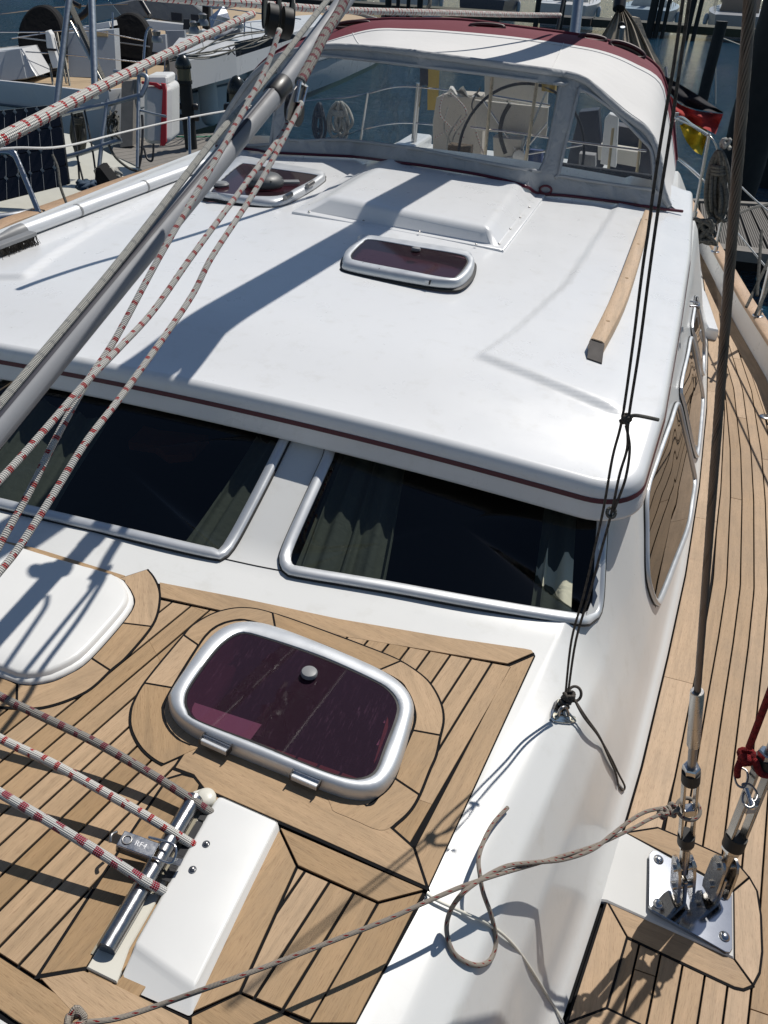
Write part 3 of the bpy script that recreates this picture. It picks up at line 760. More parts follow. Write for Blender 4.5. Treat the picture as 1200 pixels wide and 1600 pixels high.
def hinge(p0, p1, f, dz, par, w_=0.012):
    a, b = onf(*p0, f, dz), onf(*p1, f, dz); d = (b - a).normalized(); s = d.cross(FN).normalized()
    mb = MB(); box(mb, (a + b) / 2, (b - a) / 2, s * w_, FN * 0.006, 0, 0.002); mb.build('hinge', ALU, par)
    mb = MB(); tube(mb, [a + FN * 0.004 - s * 0.0 , b + FN * 0.004], 0.0055, 12); mb.build('hinge_pin', STEEL, par, 40)
    for q in (a, b):
        mb = MB(); box(mb, q + FN * 0.003, d * 0.0012, s * (w_ + 0.001), FN * 0.0075); mb.build('hinge_gap', BLACK, par)
hinge((318, 1153), (360, 1172), fF, 0.029, hf); hinge((458, 1208), (500, 1226), fF, 0.029, hf)
# things in the cabin below the fore hatch
def below(px, dz, mat, name):
    P = [onF(u, v, dz) for u, v in px]; prism(name, P, 0.02, mat, hf, -FN, _a, 0.002)
below([(366, 1078), (424, 1098), (412, 1142), (350, 1120)], -0.15, simple('red_cushion', (0.22, 0.07, 0.08), 0.8), 'cushion')
below([(430, 1075), (600, 1120), (570, 1190), (455, 1160)], -0.28, simple('dark_cushion', (0.16, 0.07, 0.09), 0.8), 'cushion')
below([(450, 1150), (530, 1170), (520, 1215), (440, 1190)], -0.26, simple('rose_cushion2', (0.18, 0.05, 0.06), 0.8), 'cushion')

# ---------------------------------------------------------------- rope box with cover, tray and roller
rb = None
def rope_box():
    cvr = T((345, 1256), (434, 1296), (313, 1558), (300, 1563), (214, 1487), (215, 1478), (338, 1262)); cvr = ccw(cvr)
    low = T((340, 1252), (440, 1299), (297, 1592), (183, 1541), (203, 1489), (332, 1264)); low = ccw(low)
    P = [frF(q, 0.024) for q in T((346, 1257), (433, 1296), (306, 1553), (213, 1486), (338, 1265))]
    B_ = [frF(q, 0.006) for q in T((340, 1256), (438, 1300), (299, 1592), (184, 1541), (330, 1267))]
    M_ = [frF(q, 0.018) for q in T((342, 1254), (436.5, 1296), (302, 1566), (208, 1494), (333, 1265))]
    mb = MB(); n = 5; rows = [B_, M_, P]
    bm = bmesh.new(); vv = [[bm.verts.new(p) for p in r_] for r_ in rows]
    for a in range(2):
        for i in range(n): j = (i + 1) % n; bm.faces.new([vv[a][i], vv[a][j], vv[a + 1][j], vv[a + 1][i]])
    bm.faces.new(vv[2]); bmesh.ops.recalc_face_normals(bm, faces=bm.faces)
    bmesh.ops.bevel(bm, geom=[e for e in bm.edges if len(e.link_faces) == 2], offset=0.005, segments=3, affect='EDGES', profile=0.5)
    me = bpy.data.meshes.new('rope_box_cover'); bm.to_mesh(me); bm.free(); me.materials.append(WHITE); me.polygons.foreach_set('use_smooth', [True] * len(me.polygons))
    o = bpy.data.objects.new('rope_box_cover', me); link(o, yacht); set_sharp(me, 35)
    for s in ((323, 1332), (302, 1372)):
        c = frF(toF(*s), 0.022); mb = MB(); lathe(mb, c, FN, [(0.0065, 0), (0.0065, 0.0035), (0.0045, 0.0035), (0.0045, 0.0045)], 16); mb.build('washer', STEEL, o, 30)
        mb = MB(); lathe(mb, c + FN * 0.004, FN, [(0.0042, 0), (0.004, 0.002), (0.0025, 0.0034), (0.0001, 0.0038)], 14); mb.build('screw', STEELD, o, 40)
    # tray: rim, trough
    tr = T((303, 1243), (318, 1238), (333, 1244), (336, 1256), (330, 1268), (203, 1489), (184, 1542), (137, 1519), (160, 1480), (292, 1262))
    prism('roller_tray', [frF(q, 0.014) for q in tr], 0.012, CREAM, yacht, -FN, _a, 0.002)
    a, b = frF(toF(306, 1262), 0.028), frF(toF(168, 1496), 0.024)
    d = (b - a).normalized(); s = d.cross(FN)
    mb = MB(); q = [a - s * 0.019, b - s * 0.020 + d * 0.008, b + s * 0.022 + d * 0.008, a + s * 0.021]
    prism('trough', [p - FN * 0.0115 for p in q], 0.003, simple('trough_shade', (0.30, 0.27, 0.2), 0.6), yacht, -FN, _a)
    mb = MB(); tube(mb, [a, a.lerp(b, 0.5), b], 0.0155, 28); ro = mb.build('steel_roller', m_metal('scratched_steel', (0.36, 0.36, 0.37), 0.22, 1.5), yacht, 40)
    # rounded tray end at the top
    mb = MB(); lathe(mb, frF(toF(322, 1256), 0.012), FN, [(0.019, 0), (0.019, 0.006), (0.017, 0.012), (0.010, 0.015), (0.001, 0.016)], 24); mb.build('tray_end', CREAM, yacht, 50)
    # cream lip with the dark rope slots between roller and cover
    a2, b2 = frF(toF(331, 1270), 0.020), frF(toF(205, 1484), 0.020); n = 7
    for k in range(5):
        t = (0.08, 0.22, 0.36, 0.455, 0.545)[k]; L_ = 0.012 if k != 1 else 0.02
        c = a2.lerp(b2, t); dd = (b2 - a2).normalized(); mb = MB(); box(mb, c + FN * 0.001, dd * L_, dd.cross(FN) * 0.009, FN * 0.0006); mb.build('rope_slot', BLACK, o)
    return o
rb = rope_box()
# toggle clamp on the roller
def toggle():
    root = thing('toggle_clamp', 'small polished steel toggle clamp hooked on the roller of the white rope box', 'clamp', frF(toF(240, 1325), 0.03))
    a, b = onF(188, 1310, 0.060), onF(243, 1330, 0.052); d = (b - a).normalized(); s = d.cross(FN).normalized(); u = s.cross(d)
    mb = MB(); box(mb, (a + b) / 2, (b - a) / 2, s * 0.014, u * 0.0025, 0, 0.0015); L_ = mb.build('lever', STEEL, root)
    mb = MB(); box(mb, (a + b) / 2 - u * 0.008 + s * 0.0135, (b - a) / 2, s * 0.0012, u * 0.008); mb.build('lever_side', STEEL, root)
    mb = MB(); box(mb, (a + b) / 2 - u * 0.008 - s * 0.0135, (b - a) / 2, s * 0.0012, u * 0.008); mb.build('lever_side', STEEL, root)
    mb = MB(); tube(mb, spline([a - d * 0.012 - s * 0.01 - u * 0.004, a - d * 0.016 + s * 0.0, a - d * 0.012 + s * 0.01 - u * 0.004], 6), 0.003, 8); mb.build('lever_end', STEELD, root, True)
    mb = MB(); mid = a + d * 0.012; tube(mb, [mid + (s * cos(t) + d * sin(t)) * 0.0075 + u * 0.0035 for t in np.linspace(0, 2 * pi, 17)], 0.0013, 8, cap=False); mb.build('ring', STEELD, root, True)
    p = [onF(u_, v_, z) for u_, v_, z in [(220, 1330, .050), (262, 1348, .044), (272, 1342, .046), (275, 1328, .052), (268, 1318, .055), (232, 1308, .058)]]
    pipe('wire_bail', p, 0.0022, STEEL, root, 8, 5)
    mb = MB(); box(mb, onF(272, 1346, 0.042), (onF(286, 1344, .04) - onF(262, 1340, .04)) * 0.5, s * 0.006, u * 0.001); mb.build('strap', STEEL, root)
    # engraved letters on the lever
    cu = bpy.data.curves.new('lever_letters', 'FONT'); cu.body = 'RF4'; cu.size = 0.013; cu.extrude = 0.0002; cu.align_x = 'CENTER'; cu.align_y = 'CENTER'
    o = text_mesh('lever_letters', cu, simple('etch', (0.75, 0.75, 0.76), 0.5)); link(o, L_)
    m_ = Matrix.Identity(4); dd, ss, uu = d, u.cross(d), u
    for i in range(3): m_[i][0] = dd[i]; m_[i][1] = ss[i]; m_[i][2] = uu[i]; m_[i][3] = ((a + b) / 2 + u * 0.0028 + d * 0.005)[i]
    o.matrix_basis = parent_inv(L_).inverted() @ Matrix.Identity(4) if False else Matrix.Identity(4); o.parent = L_; o.matrix_parent_inverse = parent_inv(L_); o.matrix_basis = m_
toggle()

# ---------------------------------------------------------------- deckhouse windows
GLASSW = m_glass('dark_window_glass', (0.26, 0.29, 0.30), 0.0, 0.01, 1.5)
def rim(name, loop, w_in, par, mat=ALU, prof=None, nrm_=None, H=0.014):
    """window frame: sweep a raised profile inward from an outer closed loop"""
    n = len(loop); c = sum(loop, V()) / n
    rows = []
    if nrm_ is None:
        nrm_ = V()
        for i in range(n): nrm_ += (loop[i] - c).cross(loop[(i + 1) % n] - c)
        nrm_.normalize()
    for i in range(n):
        d = (loop[(i + 1) % n] - loop[i - 1]).normalized(); s = d.cross(nrm_).normalized()
        if s.dot(c - loop[i]) < 0: s = -s
        rows.append([loop[i] + s * (w_in * k) + nrm_ * h for k, h in ((-0.12, -0.002), (-0.10, 0.003), (0.0, 0.0035), (0.001, H * 0.5), (0.12, H * 0.85), (0.3, H), (0.6, H * 0.93), (0.95, H * 0.62), (1.0, H * 0.5), (1.0, 0.0))])
    rows.append(rows[0]); mb = MB(); grid(mb, rows)
    mats = [mat, RUBBER]; mb.m = [1 if (k % 9) < 2 else 0 for k in range(len(mb.f))]
    return mb.build(name, mats, par, 35), nrm_
def window(px, w_in, label, f=fM, glass=GLASSW, dz=0.004, up=V((0, -0.35, 1)), straight=False):
    L0 = [onf(u, v, f, dz) for u, v in px]; L1 = resample(spline(L0, 6, True), 110, True)
    c = sum(L1, V()) / len(L1); nn = V()
    for i in range(len(L1)): nn += (L1[i] - c).cross(L1[(i + 1) % len(L1)] - c)
    nn.normalize()
    if nn.dot(up) < 0: nn = -nn; L1.reverse()
    fr, _ = rim('window', L1, w_in, yacht, nrm_=nn); fr['label'] = label
    P = []
    for i in range(len(L1)):
        d = (L1[(i + 1) % len(L1)] - L1[i - 1]).normalized(); s = d.cross(nn).normalized()
        if s.dot(c - L1[i]) < 0: s = -s
        P.append(L1[i] + s * (w_in - 0.003) + nn * 0.004)
    cc = sum(P, V()) / len(P); mb = MB(); mb.add(P + [cc], [[i, (i + 1) % len(P), len(P)] for i in range(len(P))]); mb.build('pane', glass, fr, True)
    return fr, P, nn, cc
winR = window([(520, 680), (505, 714), (470, 790), (441, 856), (437, 880), (447, 897), (474, 904), (600, 925), (760, 954), (900, 976), (927, 971), (941, 950), (946, 870), (951, 790), (955, 740), (800, 715), (640, 690)], 0.030, 'front window on the port side under the roof lip')
winM = window([(463, 665), (452, 690), (415, 765), (371, 848), (352, 871), (330, 873), (200, 843), (0, 795), (-90, 770), (-70, 720), (10, 580), (200, 615), (350, 645)], 0.030, 'front middle window with curtains behind the glass')
winL = window([(0, 572), (-30, 600), (-110, 720), (-140, 738), (-300, 690), (-420, 650), (-360, 520), (-200, 540)], 0.030, 'front window on the starboard side')

winS = [window(px, 0.020, lab, up=V((1, 0, 0.3)), dz=0.004) for px, lab in (
    ([(1008, 765), (1007, 830), (1008, 895), (1014, 926), (1023, 945), (1031, 938), (1052, 885), (1074, 826), (1081, 785), (1085, 752), (1080, 722), (1068, 668), (1057, 628), (1044, 660), (1024, 715)], 'foremost port side window reflecting the teak deck'),
    ([(1061, 606), (1068, 640), (1079, 692), (1087, 716), (1091, 700), (1096, 650), (1097, 618), (1089, 575), (1079, 526), (1072, 552)], 'second port side window'),
    ([(1079, 512), (1086, 540), (1097, 588), (1099, 560), (1098, 520), (1090, 480), (1086, 462), (1083, 480)], 'third port side window, farthest aft'))]
HOLES = []
for fr_, P_, n_, c_ in [winR, winM, winL] + winS:
    HOLES.append([c_ + (p - c_) * 1.01 for p in P_])
HOLES.append([frF(q) for q in HQ])
# ---------------------------------------------------------------- coach roof moulding, front wall and side walls in one skin
def make_mould():
    mb = MB(); rows = []
    es = np.concatenate([np.linspace(0, 0.31, 34), np.linspace(0.322, 1.5, 95)])
    for y in np.concatenate([np.linspace(-3, 0.9, 40), np.linspace(0.92, 2.0, 110), np.linspace(2.02, 4.6, 120), np.linspace(4.7, 9.2, 20)]):
        d = D(y); row = []
        wid = d - XC
        for e in es: row.append(V((d - min(e, 1.5) * (1 if wid > 1.5 else wid / 1.5), y, 0)))
        row = [V((p.x, p.y, fM(p.x, p.y))) for p in row]
        lft = [V((2 * XC - p.x, p.y, p.z)) for p in row]
        rows.append(lft + row[::-1][0:])
    grid(mb, rows)
    vs = np.array([[p.x, p.y] for r_ in rows for p in r_]); fc = np.array(mb.f); cen = vs[fc].mean(axis=1)
    kill = np.zeros(len(fc), bool)
    for poly in HOLES:
        P = np.array([[p.x, p.y] for p in poly]); ins = np.zeros(len(fc), bool); j = len(P) - 1
        for i in range(len(P)):
            c1 = (P[i, 1] > cen[:, 1]) != (P[j, 1] > cen[:, 1])
            with np.errstate(divide='ignore', invalid='ignore'):
                xi = (P[j, 0] - P[i, 0]) * (cen[:, 1] - P[i, 1]) / (P[j, 1] - P[i, 1]) + P[i, 0]
            ins ^= c1 & (cen[:, 0] < xi); j = i
        kill |= ins
    keep = [i for i in range(len(fc)) if not kill[i]]
    mb.f = [mb.f[i] for i in keep]; mb.uv = [mb.uv[i] for i in keep]; mb.m = [0] * len(keep)
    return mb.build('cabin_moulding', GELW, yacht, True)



mould = make_mould()
# dark saloon under the roof with pleated curtains behind the glass
mb = MB(); rows = []
for z in (-1.9, -1.16):
    pass
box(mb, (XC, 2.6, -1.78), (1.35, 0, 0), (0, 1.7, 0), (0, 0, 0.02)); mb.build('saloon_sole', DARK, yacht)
CURT = m_cloth('curtain_cloth', (0.55, 0.54, 0.41), 0.9, 0.2, 500, 30)
def curtain(p0, p1, p2, p3, n_pl, name='curtain'):
    """pleated cloth just behind the pane: corners bottom-left, bottom-right, top-right, top-left on the wall"""
    A = [onf(u, v, fM, 0) for u, v in (p0, p1, p2, p3)]; nn = V((0, -0.35, 0.94)); mb = MB(); rows = []
    for j in range(14):
        t = j / 13; a, b = A[0].lerp(A[3], t), A[1].lerp(A[2], t); row = []
        for i in range(n_pl * 10 + 1):
            s_ = i / (n_pl * 10); ph = s_ * n_pl * 2 * pi + 0.5 * sin(3 * t + s_ * 4)
            row.append(a.lerp(b, s_) - nn * (0.026 + 0.012 * sin(ph) + 0.004 * sin(2.3 * ph) + 0.03 * t) + V((0.012 * sin(ph * 0.5 + 1), 0, 0)))
        rows.append(row)
    grid(mb, rows); mb.build(name, CURT, yacht, True)
curtain((440, 905), (600, 935), (640, 700), (525, 680), 5)
curtain((822, 958), (888, 970), (900, 765), (850, 758), 2)
curtain((270, 850), (385, 872), (460, 690), (390, 660), 4)
curtain((-80, 780), (70, 800), (150, 640), (40, 600), 4)
mb = MB(); P_ = [at_z(*p, -1.34) for p in [(200, 690), (225, 665), (250, 672), (325, 680), (300, 708), (262, 712), (240, 696)]]; prism('orange_reflection', P_, 0.03, simple('reflection_orange', (0.85, 0.22, 0.08), 0.8), yacht, V((0, 0, -1)))  # orange slab standing in for a reflection in the front pane
# moulding joint line below the windows, pillar panel between them
pipe('panel_joint', [onM(350, 873, 0.001), onM(400, 884, 0.001), (onM(442, 892, 0.001))], 0.0016, RUBBER, yacht, 6, 4)

# moulded step beside the side deck, filler cap
P = [onS(u, v, 0.075) for u, v in [(1087, 447), (1096, 446), (1104, 456), (1124, 516), (1104, 512), (1096, 480)]]; prism('moulded_step', P, 0.09, GEL, yacht, V((0, 0, -1)), V((0, 1, 0)), 0.012)
mb = MB(); lathe(mb, onS(1196, 652, 0.004), V((0, 0.04, 1)), [(0.032, 0), (0.032, 0.004), (0.027, 0.007), (0.012, 0.0075), (0.001, 0.0075)], 28); mb.build('filler_cap', STEEL, yacht, 40)
# ================================================================ ON THE ROOF
UP = V((0, 0, 1))
def garage():
    a, b = onR(456, 332, 0.006), onR(787, 392, 0.006); ya, yb = a.y, b.y; yr = 4.5
    ta, tb = onR(515, 306, 0.072), onR(763, 355, 0.072)
    cl = lambda x, y, z: V((x, y, z))
    fl = [V((a.x, ya, 0)), V((b.x, yb, 0)), V((b.x + 0.03, yr, 0)), V((a.x - 0.03, yr, 0))]
    bm = bmesh.new(); rings = []
    def lerp4(P, Q, t): return [p.lerp(q, t) for p, q in zip(P, Q)]
    top = [ta.copy(), tb.copy(), V((tb.x - 0.02, yr, tb.z + 0.004)), V((ta.x + 0.02, yr, ta.z + 0.004))]
    inn = [V((a.x + 0.035, ya + 0.03, 0)), V((b.x - 0.035, yb + 0.03, 0)), V((b.x - 0.01, yr, 0)), V((a.x + 0.01, yr, 0))]
    for P, dz in ((fl, 0.0), (fl, 0.010), (inn, 0.012)): rings.append([V((p.x, p.y, fR(p.x, p.y) + dz)) for p in P])
    rings.append(top)
    vv = [[bm.verts.new(p) for p in r_] for r_ in rings]
    for k in range(3):
        for i in range(4): j = (i + 1) % 4; bm.faces.new([vv[k][i], vv[k][j], vv[k + 1][j], vv[k + 1][i]])
    bm.faces.new(vv[3]); bmesh.ops.recalc_face_normals(bm, faces=bm.faces)
    es = [e for e in bm.edges if len(e.link_faces) == 2 and (all(v in vv[3] for v in e.verts) or (any(v in vv[3] for v in e.verts) and any(v in vv[2] for v in e.verts)))]
    bmesh.ops.bevel(bm, geom=es, offset=0.028, segments=5, affect='EDGES', profile=0.5)
    es = [e for e in bm.edges if len(e.link_faces) == 2 and e.calc_face_angle(0) > 0.5 and e.calc_length() > 0.2]
    bmesh.ops.bevel(bm, geom=es, offset=0.004, segments=2, affect='EDGES', profile=0.5)
    me = bpy.data.meshes.new('sliding_hatch_garage'); bm.to_mesh(me); bm.free(); me.materials.append(GEL); me.polygons.foreach_set('use_smooth', [True] * len(me.polygons)); set_sharp(me, 50)
    o = bpy.data.objects.new('sliding_hatch_garage', me); link(o, yacht)
    for u, v in ((483, 331), (568, 345), (655, 362), (744, 382), (780, 381), (797, 358), (813, 340), (827, 324)):
        p = onR(u, v, 0.013); mb = MB(); lathe(mb, p, UP, [(0.0055, 0), (0.0055, 0.002), (0.003, 0.004), (0.001, 0.0045)], 12); mb.build('screw', STEELD, o, 40)
    return o
garage()
hs, *_ = hatch('small tinted roof hatch just in front of the sliding hatch garage',
    [(536, 403), (541, 394), (559, 378), (573, 371), (720, 397), (737, 408), (741, 417), (736, 434), (720, 449), (699, 451), (650, 443), (545, 420), (536, 411)],
    [(548, 396), (553, 389), (566, 377), (580, 372), (650, 385), (718, 399), (731, 408), (729, 418), (715, 434), (699, 437), (628, 421), (556, 405), (549, 401)],
    fR, UP, None, None, roof, SMOKE, H=0.038, interior=False)
knob((650, 391), fR, 0.04, hs, 0.018)
hinge((569, 414), (595, 423), fR, 0.026, hs, 0.011); hinge((647, 433), (673, 442), fR, 0.026, hs, 0.011)
hl, *_ = hatch('roof hatch on the starboard side carrying a grey dome ventilator',
    [(318, 303), (340, 311), (400, 318), (440, 317), (475, 301), (504, 282), (508, 275), (500, 268), (430, 259), (385, 253), (365, 258)],
    [(331, 299), (345, 303), (430, 304), (465, 290), (494, 274), (490, 270), (430, 264), (388, 259), (372, 263)],
    fR, UP, None, None, roof, SMOKE, H=0.038, interior=False)
def ventilator():
    p = onR(413, 286, 0.05); root = thing('dome_ventilator', 'dark grey solar dome ventilator on the starboard roof hatch', 'ventilator', p)
    mb = MB(); lathe(mb, p, UP, [(0.085, -0.012), (0.095, -0.004), (0.096, 0.012), (0.090, 0.024), (0.074, 0.038), (0.045, 0.047), (0.015, 0.050), (0.001, 0.0505)], 40); mb.build('dome', simple('vent_grey', (0.085, 0.09, 0.095), 0.45), root, 50)
    for a in range(6):
        q = p + V((cos(a * pi / 3 + .3) * 0.086, sin(a * pi / 3 + .3) * 0.086, 0.02)); mb = MB(); lathe(mb, q, UP, [(0.005, 0), (0.005, 0.008), (0.001, 0.009)], 8); mb.build('screw', BLACK, root)
    q = onR(346, 290, 0.045); mb = MB(); lathe(mb, q, UP, [(0.036, 0), (0.038, 0.008), (0.03, 0.016), (0.001, 0.018)], 28); mb.build('knob', GREYP, hl, 40)
    q = onR(455, 284, 0.045); mb = MB(); box(mb, q, (0.035, 0.02, 0), (-0.012, 0.02, 0), (0, 0, 0.005), 0, 0.002); mb.build('latch', GREYP, hl)
    for c0, c1 in (((445, 309), (455, 303)), ((480, 291), (489, 285))):
        a, b = onR(*c0, 0.036), onR(*c1, 0.036); mb = MB(); tube(mb, [a, b], 0.012, 10); mb.build('hinge', STEELD, hl, 40)
ventilator()
def handrail():
    L = [(915, 541), (922, 527), (964, 440), (1007, 327)]; Rr = [(937, 551), (946, 535), (986, 452), (1021, 331)]
    A = spline([onR(u, v, 0.042) for u, v in L[1:]], 6); B = spline([onR(u, v, 0.042) for u, v in Rr[1:]], 6); n = min(len(A), len(B)); rows = []
    A, B = resample(A, 30), resample(B, 30)
    for a, b in zip(A, B):
        a0, b0 = V((a.x, a.y, fR(a.x, a.y) + 0.003)), V((b.x, b.y, fR(b.x, b.y) + 0.003))
        rows.append([a0, a + V((0, 0, -0.014)), a.lerp(b, 0.06) + V((0, 0, -0.004)), a.lerp(b, 0.2), b.lerp(a, 0.2), b.lerp(a, 0.06) + V((0, 0, -0.004)), b + V((0, 0, -0.014)), b0])
    uv = [(r_[k].y, r_[k].x) for r_ in rows for k in range(8)]
    mb = MB(); grid(mb, rows, 0, uv); f = rows[0]; g0 = f[0] + V((0, 0.015, 0)); 
    mb.add(f, [[7, 6, 5, 4, 3, 2, 1, 0]])
    mb.add(rows[-1], [[0, 1, 2, 3, 4, 5, 6, 7]]); 
    h = mb.build('handrail', m_teak('pale_teak', (0.62, 0.44, 0.28), 0.8), roof, 40)
    q_ = rows[0]; blk = [q_[0] + V((0.002, 0, 0)), q_[7] - V((0.002, 0, 0)), q_[7] + V((0.004, -0.075, 0)), q_[0] + V((0.006, -0.075, 0))]
    mb = MB(); t_ = [q_[2] + V((0, 0.0, -0.004)), q_[5] + V((0, 0, -0.004))]; w4 = [V((p.x, p.y, fR(p.x, p.y) + 0.001)) for p in blk]
    mb.add([w4[0], w4[1], w4[2], w4[3], w4[0] + V((0, 0, .037)), w4[1] + V((0, 0, .037)), w4[2] + V((0, 0, .004)), w4[3] + V((0, 0, .004))], [[0, 3, 2, 1], [4, 5, 6, 7], [0, 1, 5, 4], [1, 2, 6, 5], [2, 3, 7, 6], [3, 0, 4, 7]]); mb.build('rail_end_shade', simple('painted_end_shadow', (0.05, 0.04, 0.035), 0.35), h)  # dark wedge paints the shaded end face and its shadow on the roof
    for k_ in (3, 11, 19, 26):
        m_ = (rows[k_][3] + rows[k_][4]) / 2; mb = MB(); lathe(mb, m_ - V((0, 0, .002)), UP, [(0.007, 0), (0.007, 0.0028), (0.001, 0.003)], 14); mb.build('wood_plug', TEAK, h)
    return h
handrail()
# aluminium pole stowed along the starboard roof edge
def pole():
    root = thing('stowed_pole', 'silver aluminium pole with a grey end fitting lying along the starboard roof edge', 'pole', onR(150, 320, 0.03))
    a, b = onf(32, 362, fR, 0.028), onf(322, 256, fR, 0.028)
    mb = MB(); tube(mb, [a, a.lerp(b, .33), a.lerp(b, .66), b], 0.027, 18); mb.build('pole_tube', simple('bare_aluminium', (0.62, 0.64, 0.66), 0.5, 0.3, var=0.05), root, 40)
    d = (b - a).normalized(); mb = MB(); tube(mb, [a - d * 0.16, a - d * 0.10, a - d * 0.03, a + d * 0.015], [0.012, 0.018, 0.029, 0.030], 18); mb.build('end_fitting', GREYP, root, 40)
    for t in (0.25, 0.60):
        c = a.lerp(b, t); mb = MB(); tube(mb, [c - d * 0.006, c + d * 0.006], 0.0285, 18); mb.build('tape_ring', GREYP, root, 40)
    rb_ = thing('deck_brush', 'dark bristle deck brush tucked under the end of the silver pole', 'brush', onR(30, 380, 0.02))
    c = onR(25, 383, 0.02); random.seed(3); mb = MB()
    box(mb, c + UP * 0.02, d * 0.10, d.cross(UP) * 0.02, UP * 0.008, 0, 0.003); mb.build('brush_block', GREYP, rb_)
    mb = MB()
    for i in range(420):
        q = c + d * random.uniform(-0.1, 0.1) + d.cross(UP) * random.uniform(-0.02, 0.02) + UP * 0.015; e = q + V((random.gauss(0, .012), random.gauss(0, .012), -0.035)); s = V((0.0012, 0, 0))
        mb.add([q - s, q + s, e + s, e - s], [[0, 1, 2, 3]])
    mb.build('bristles', simple('bristle', (0.10, 0.09, 0.075), 0.9, var=0.4), rb_)
pole()
# small eye and lashing on the roof side
eye = onf(1087, 418, fR, 0.0)
p = V((xlip(3.2) + 0.045, 3.25, -1.10)); pipe('roof_eye', [p + V((-0.02, -0.03, 0)), p + V((0.012, -0.01, 0)), p + V((0.012, 0.02, 0)), p + V((-0.02, 0.03, 0))], 0.004, STEEL, roof, 8)
pipe('lashing', [p, p + V((0.02, 0.05, -0.03)), p + V((0.01, 0.12, -0.01)), p + V((0.02, 0.2, -0.06))], 0.005, BLACK, roof, 8)
for u, v in ((404, 0), (801, 409)): pass

# ================================================================ SPRAYHOOD
CANG = m_cloth('grey_canvas', (0.40, 0.41, 0.42), 0.85, 0.9, 900, 11); CANW = m_cloth('white_canvas', (0.72, 0.71, 0.69), 0.8, 0.25, 900, 4)
CANR = m_cloth('faded_burgundy_canvas', (0.17, 0.030, 0.045), 0.8, 0.3, 900, 6)
VINYL = m_glass('clear_vinyl', (0.84, 0.86, 0.86), 0.03, 0.08, 1.35, dust=0.25, dustcol=(0.45, 0.47, 0.48), scale=0.4, wav=0.9, haze=0.07)
B0 = [(338, 229), (365, 231), (400, 235), (424, 239), (500, 243), (556, 246), (625, 255), (670, 261), (760, 276), (821, 292), (841, 303), (889, 307), (960, 316), (1026, 326), (1066, 331)]
T0 = [(334, 222), (345, 195), (372, 150), (402, 112), (440, 86), (500, 74), (560, 74), (640, 82), (740, 96), (872, 114), (910, 124), (933, 141), (975, 179), (1012, 207), (1029, 245), (1034, 290), (1045, 322)]
_ga, _gb = onR(520, 306, 0.072).x, onR(765, 355, 0.072).x
def fRG(x, y): return fR(x, y) + 0.074 * sm(_ga - 0.06, _ga, x) * (1 - sm(_gb, _gb + 0.06, x))
_bp = [onf(u, v, fRG, 0.012) for u, v in B0]
_bx = [p.x for p in _bp]; _by = [p.y for p in _bp]
def gG(x, y, z): return interp(x, _bx, _by) + 0.46 * (z + 1.02) - y
def onG(u, v): return hit(u, v, gG, 2.0, 8.0, 120)
sp = bpy.data.objects.new('sprayhood', bpy.data.meshes.new('e'))
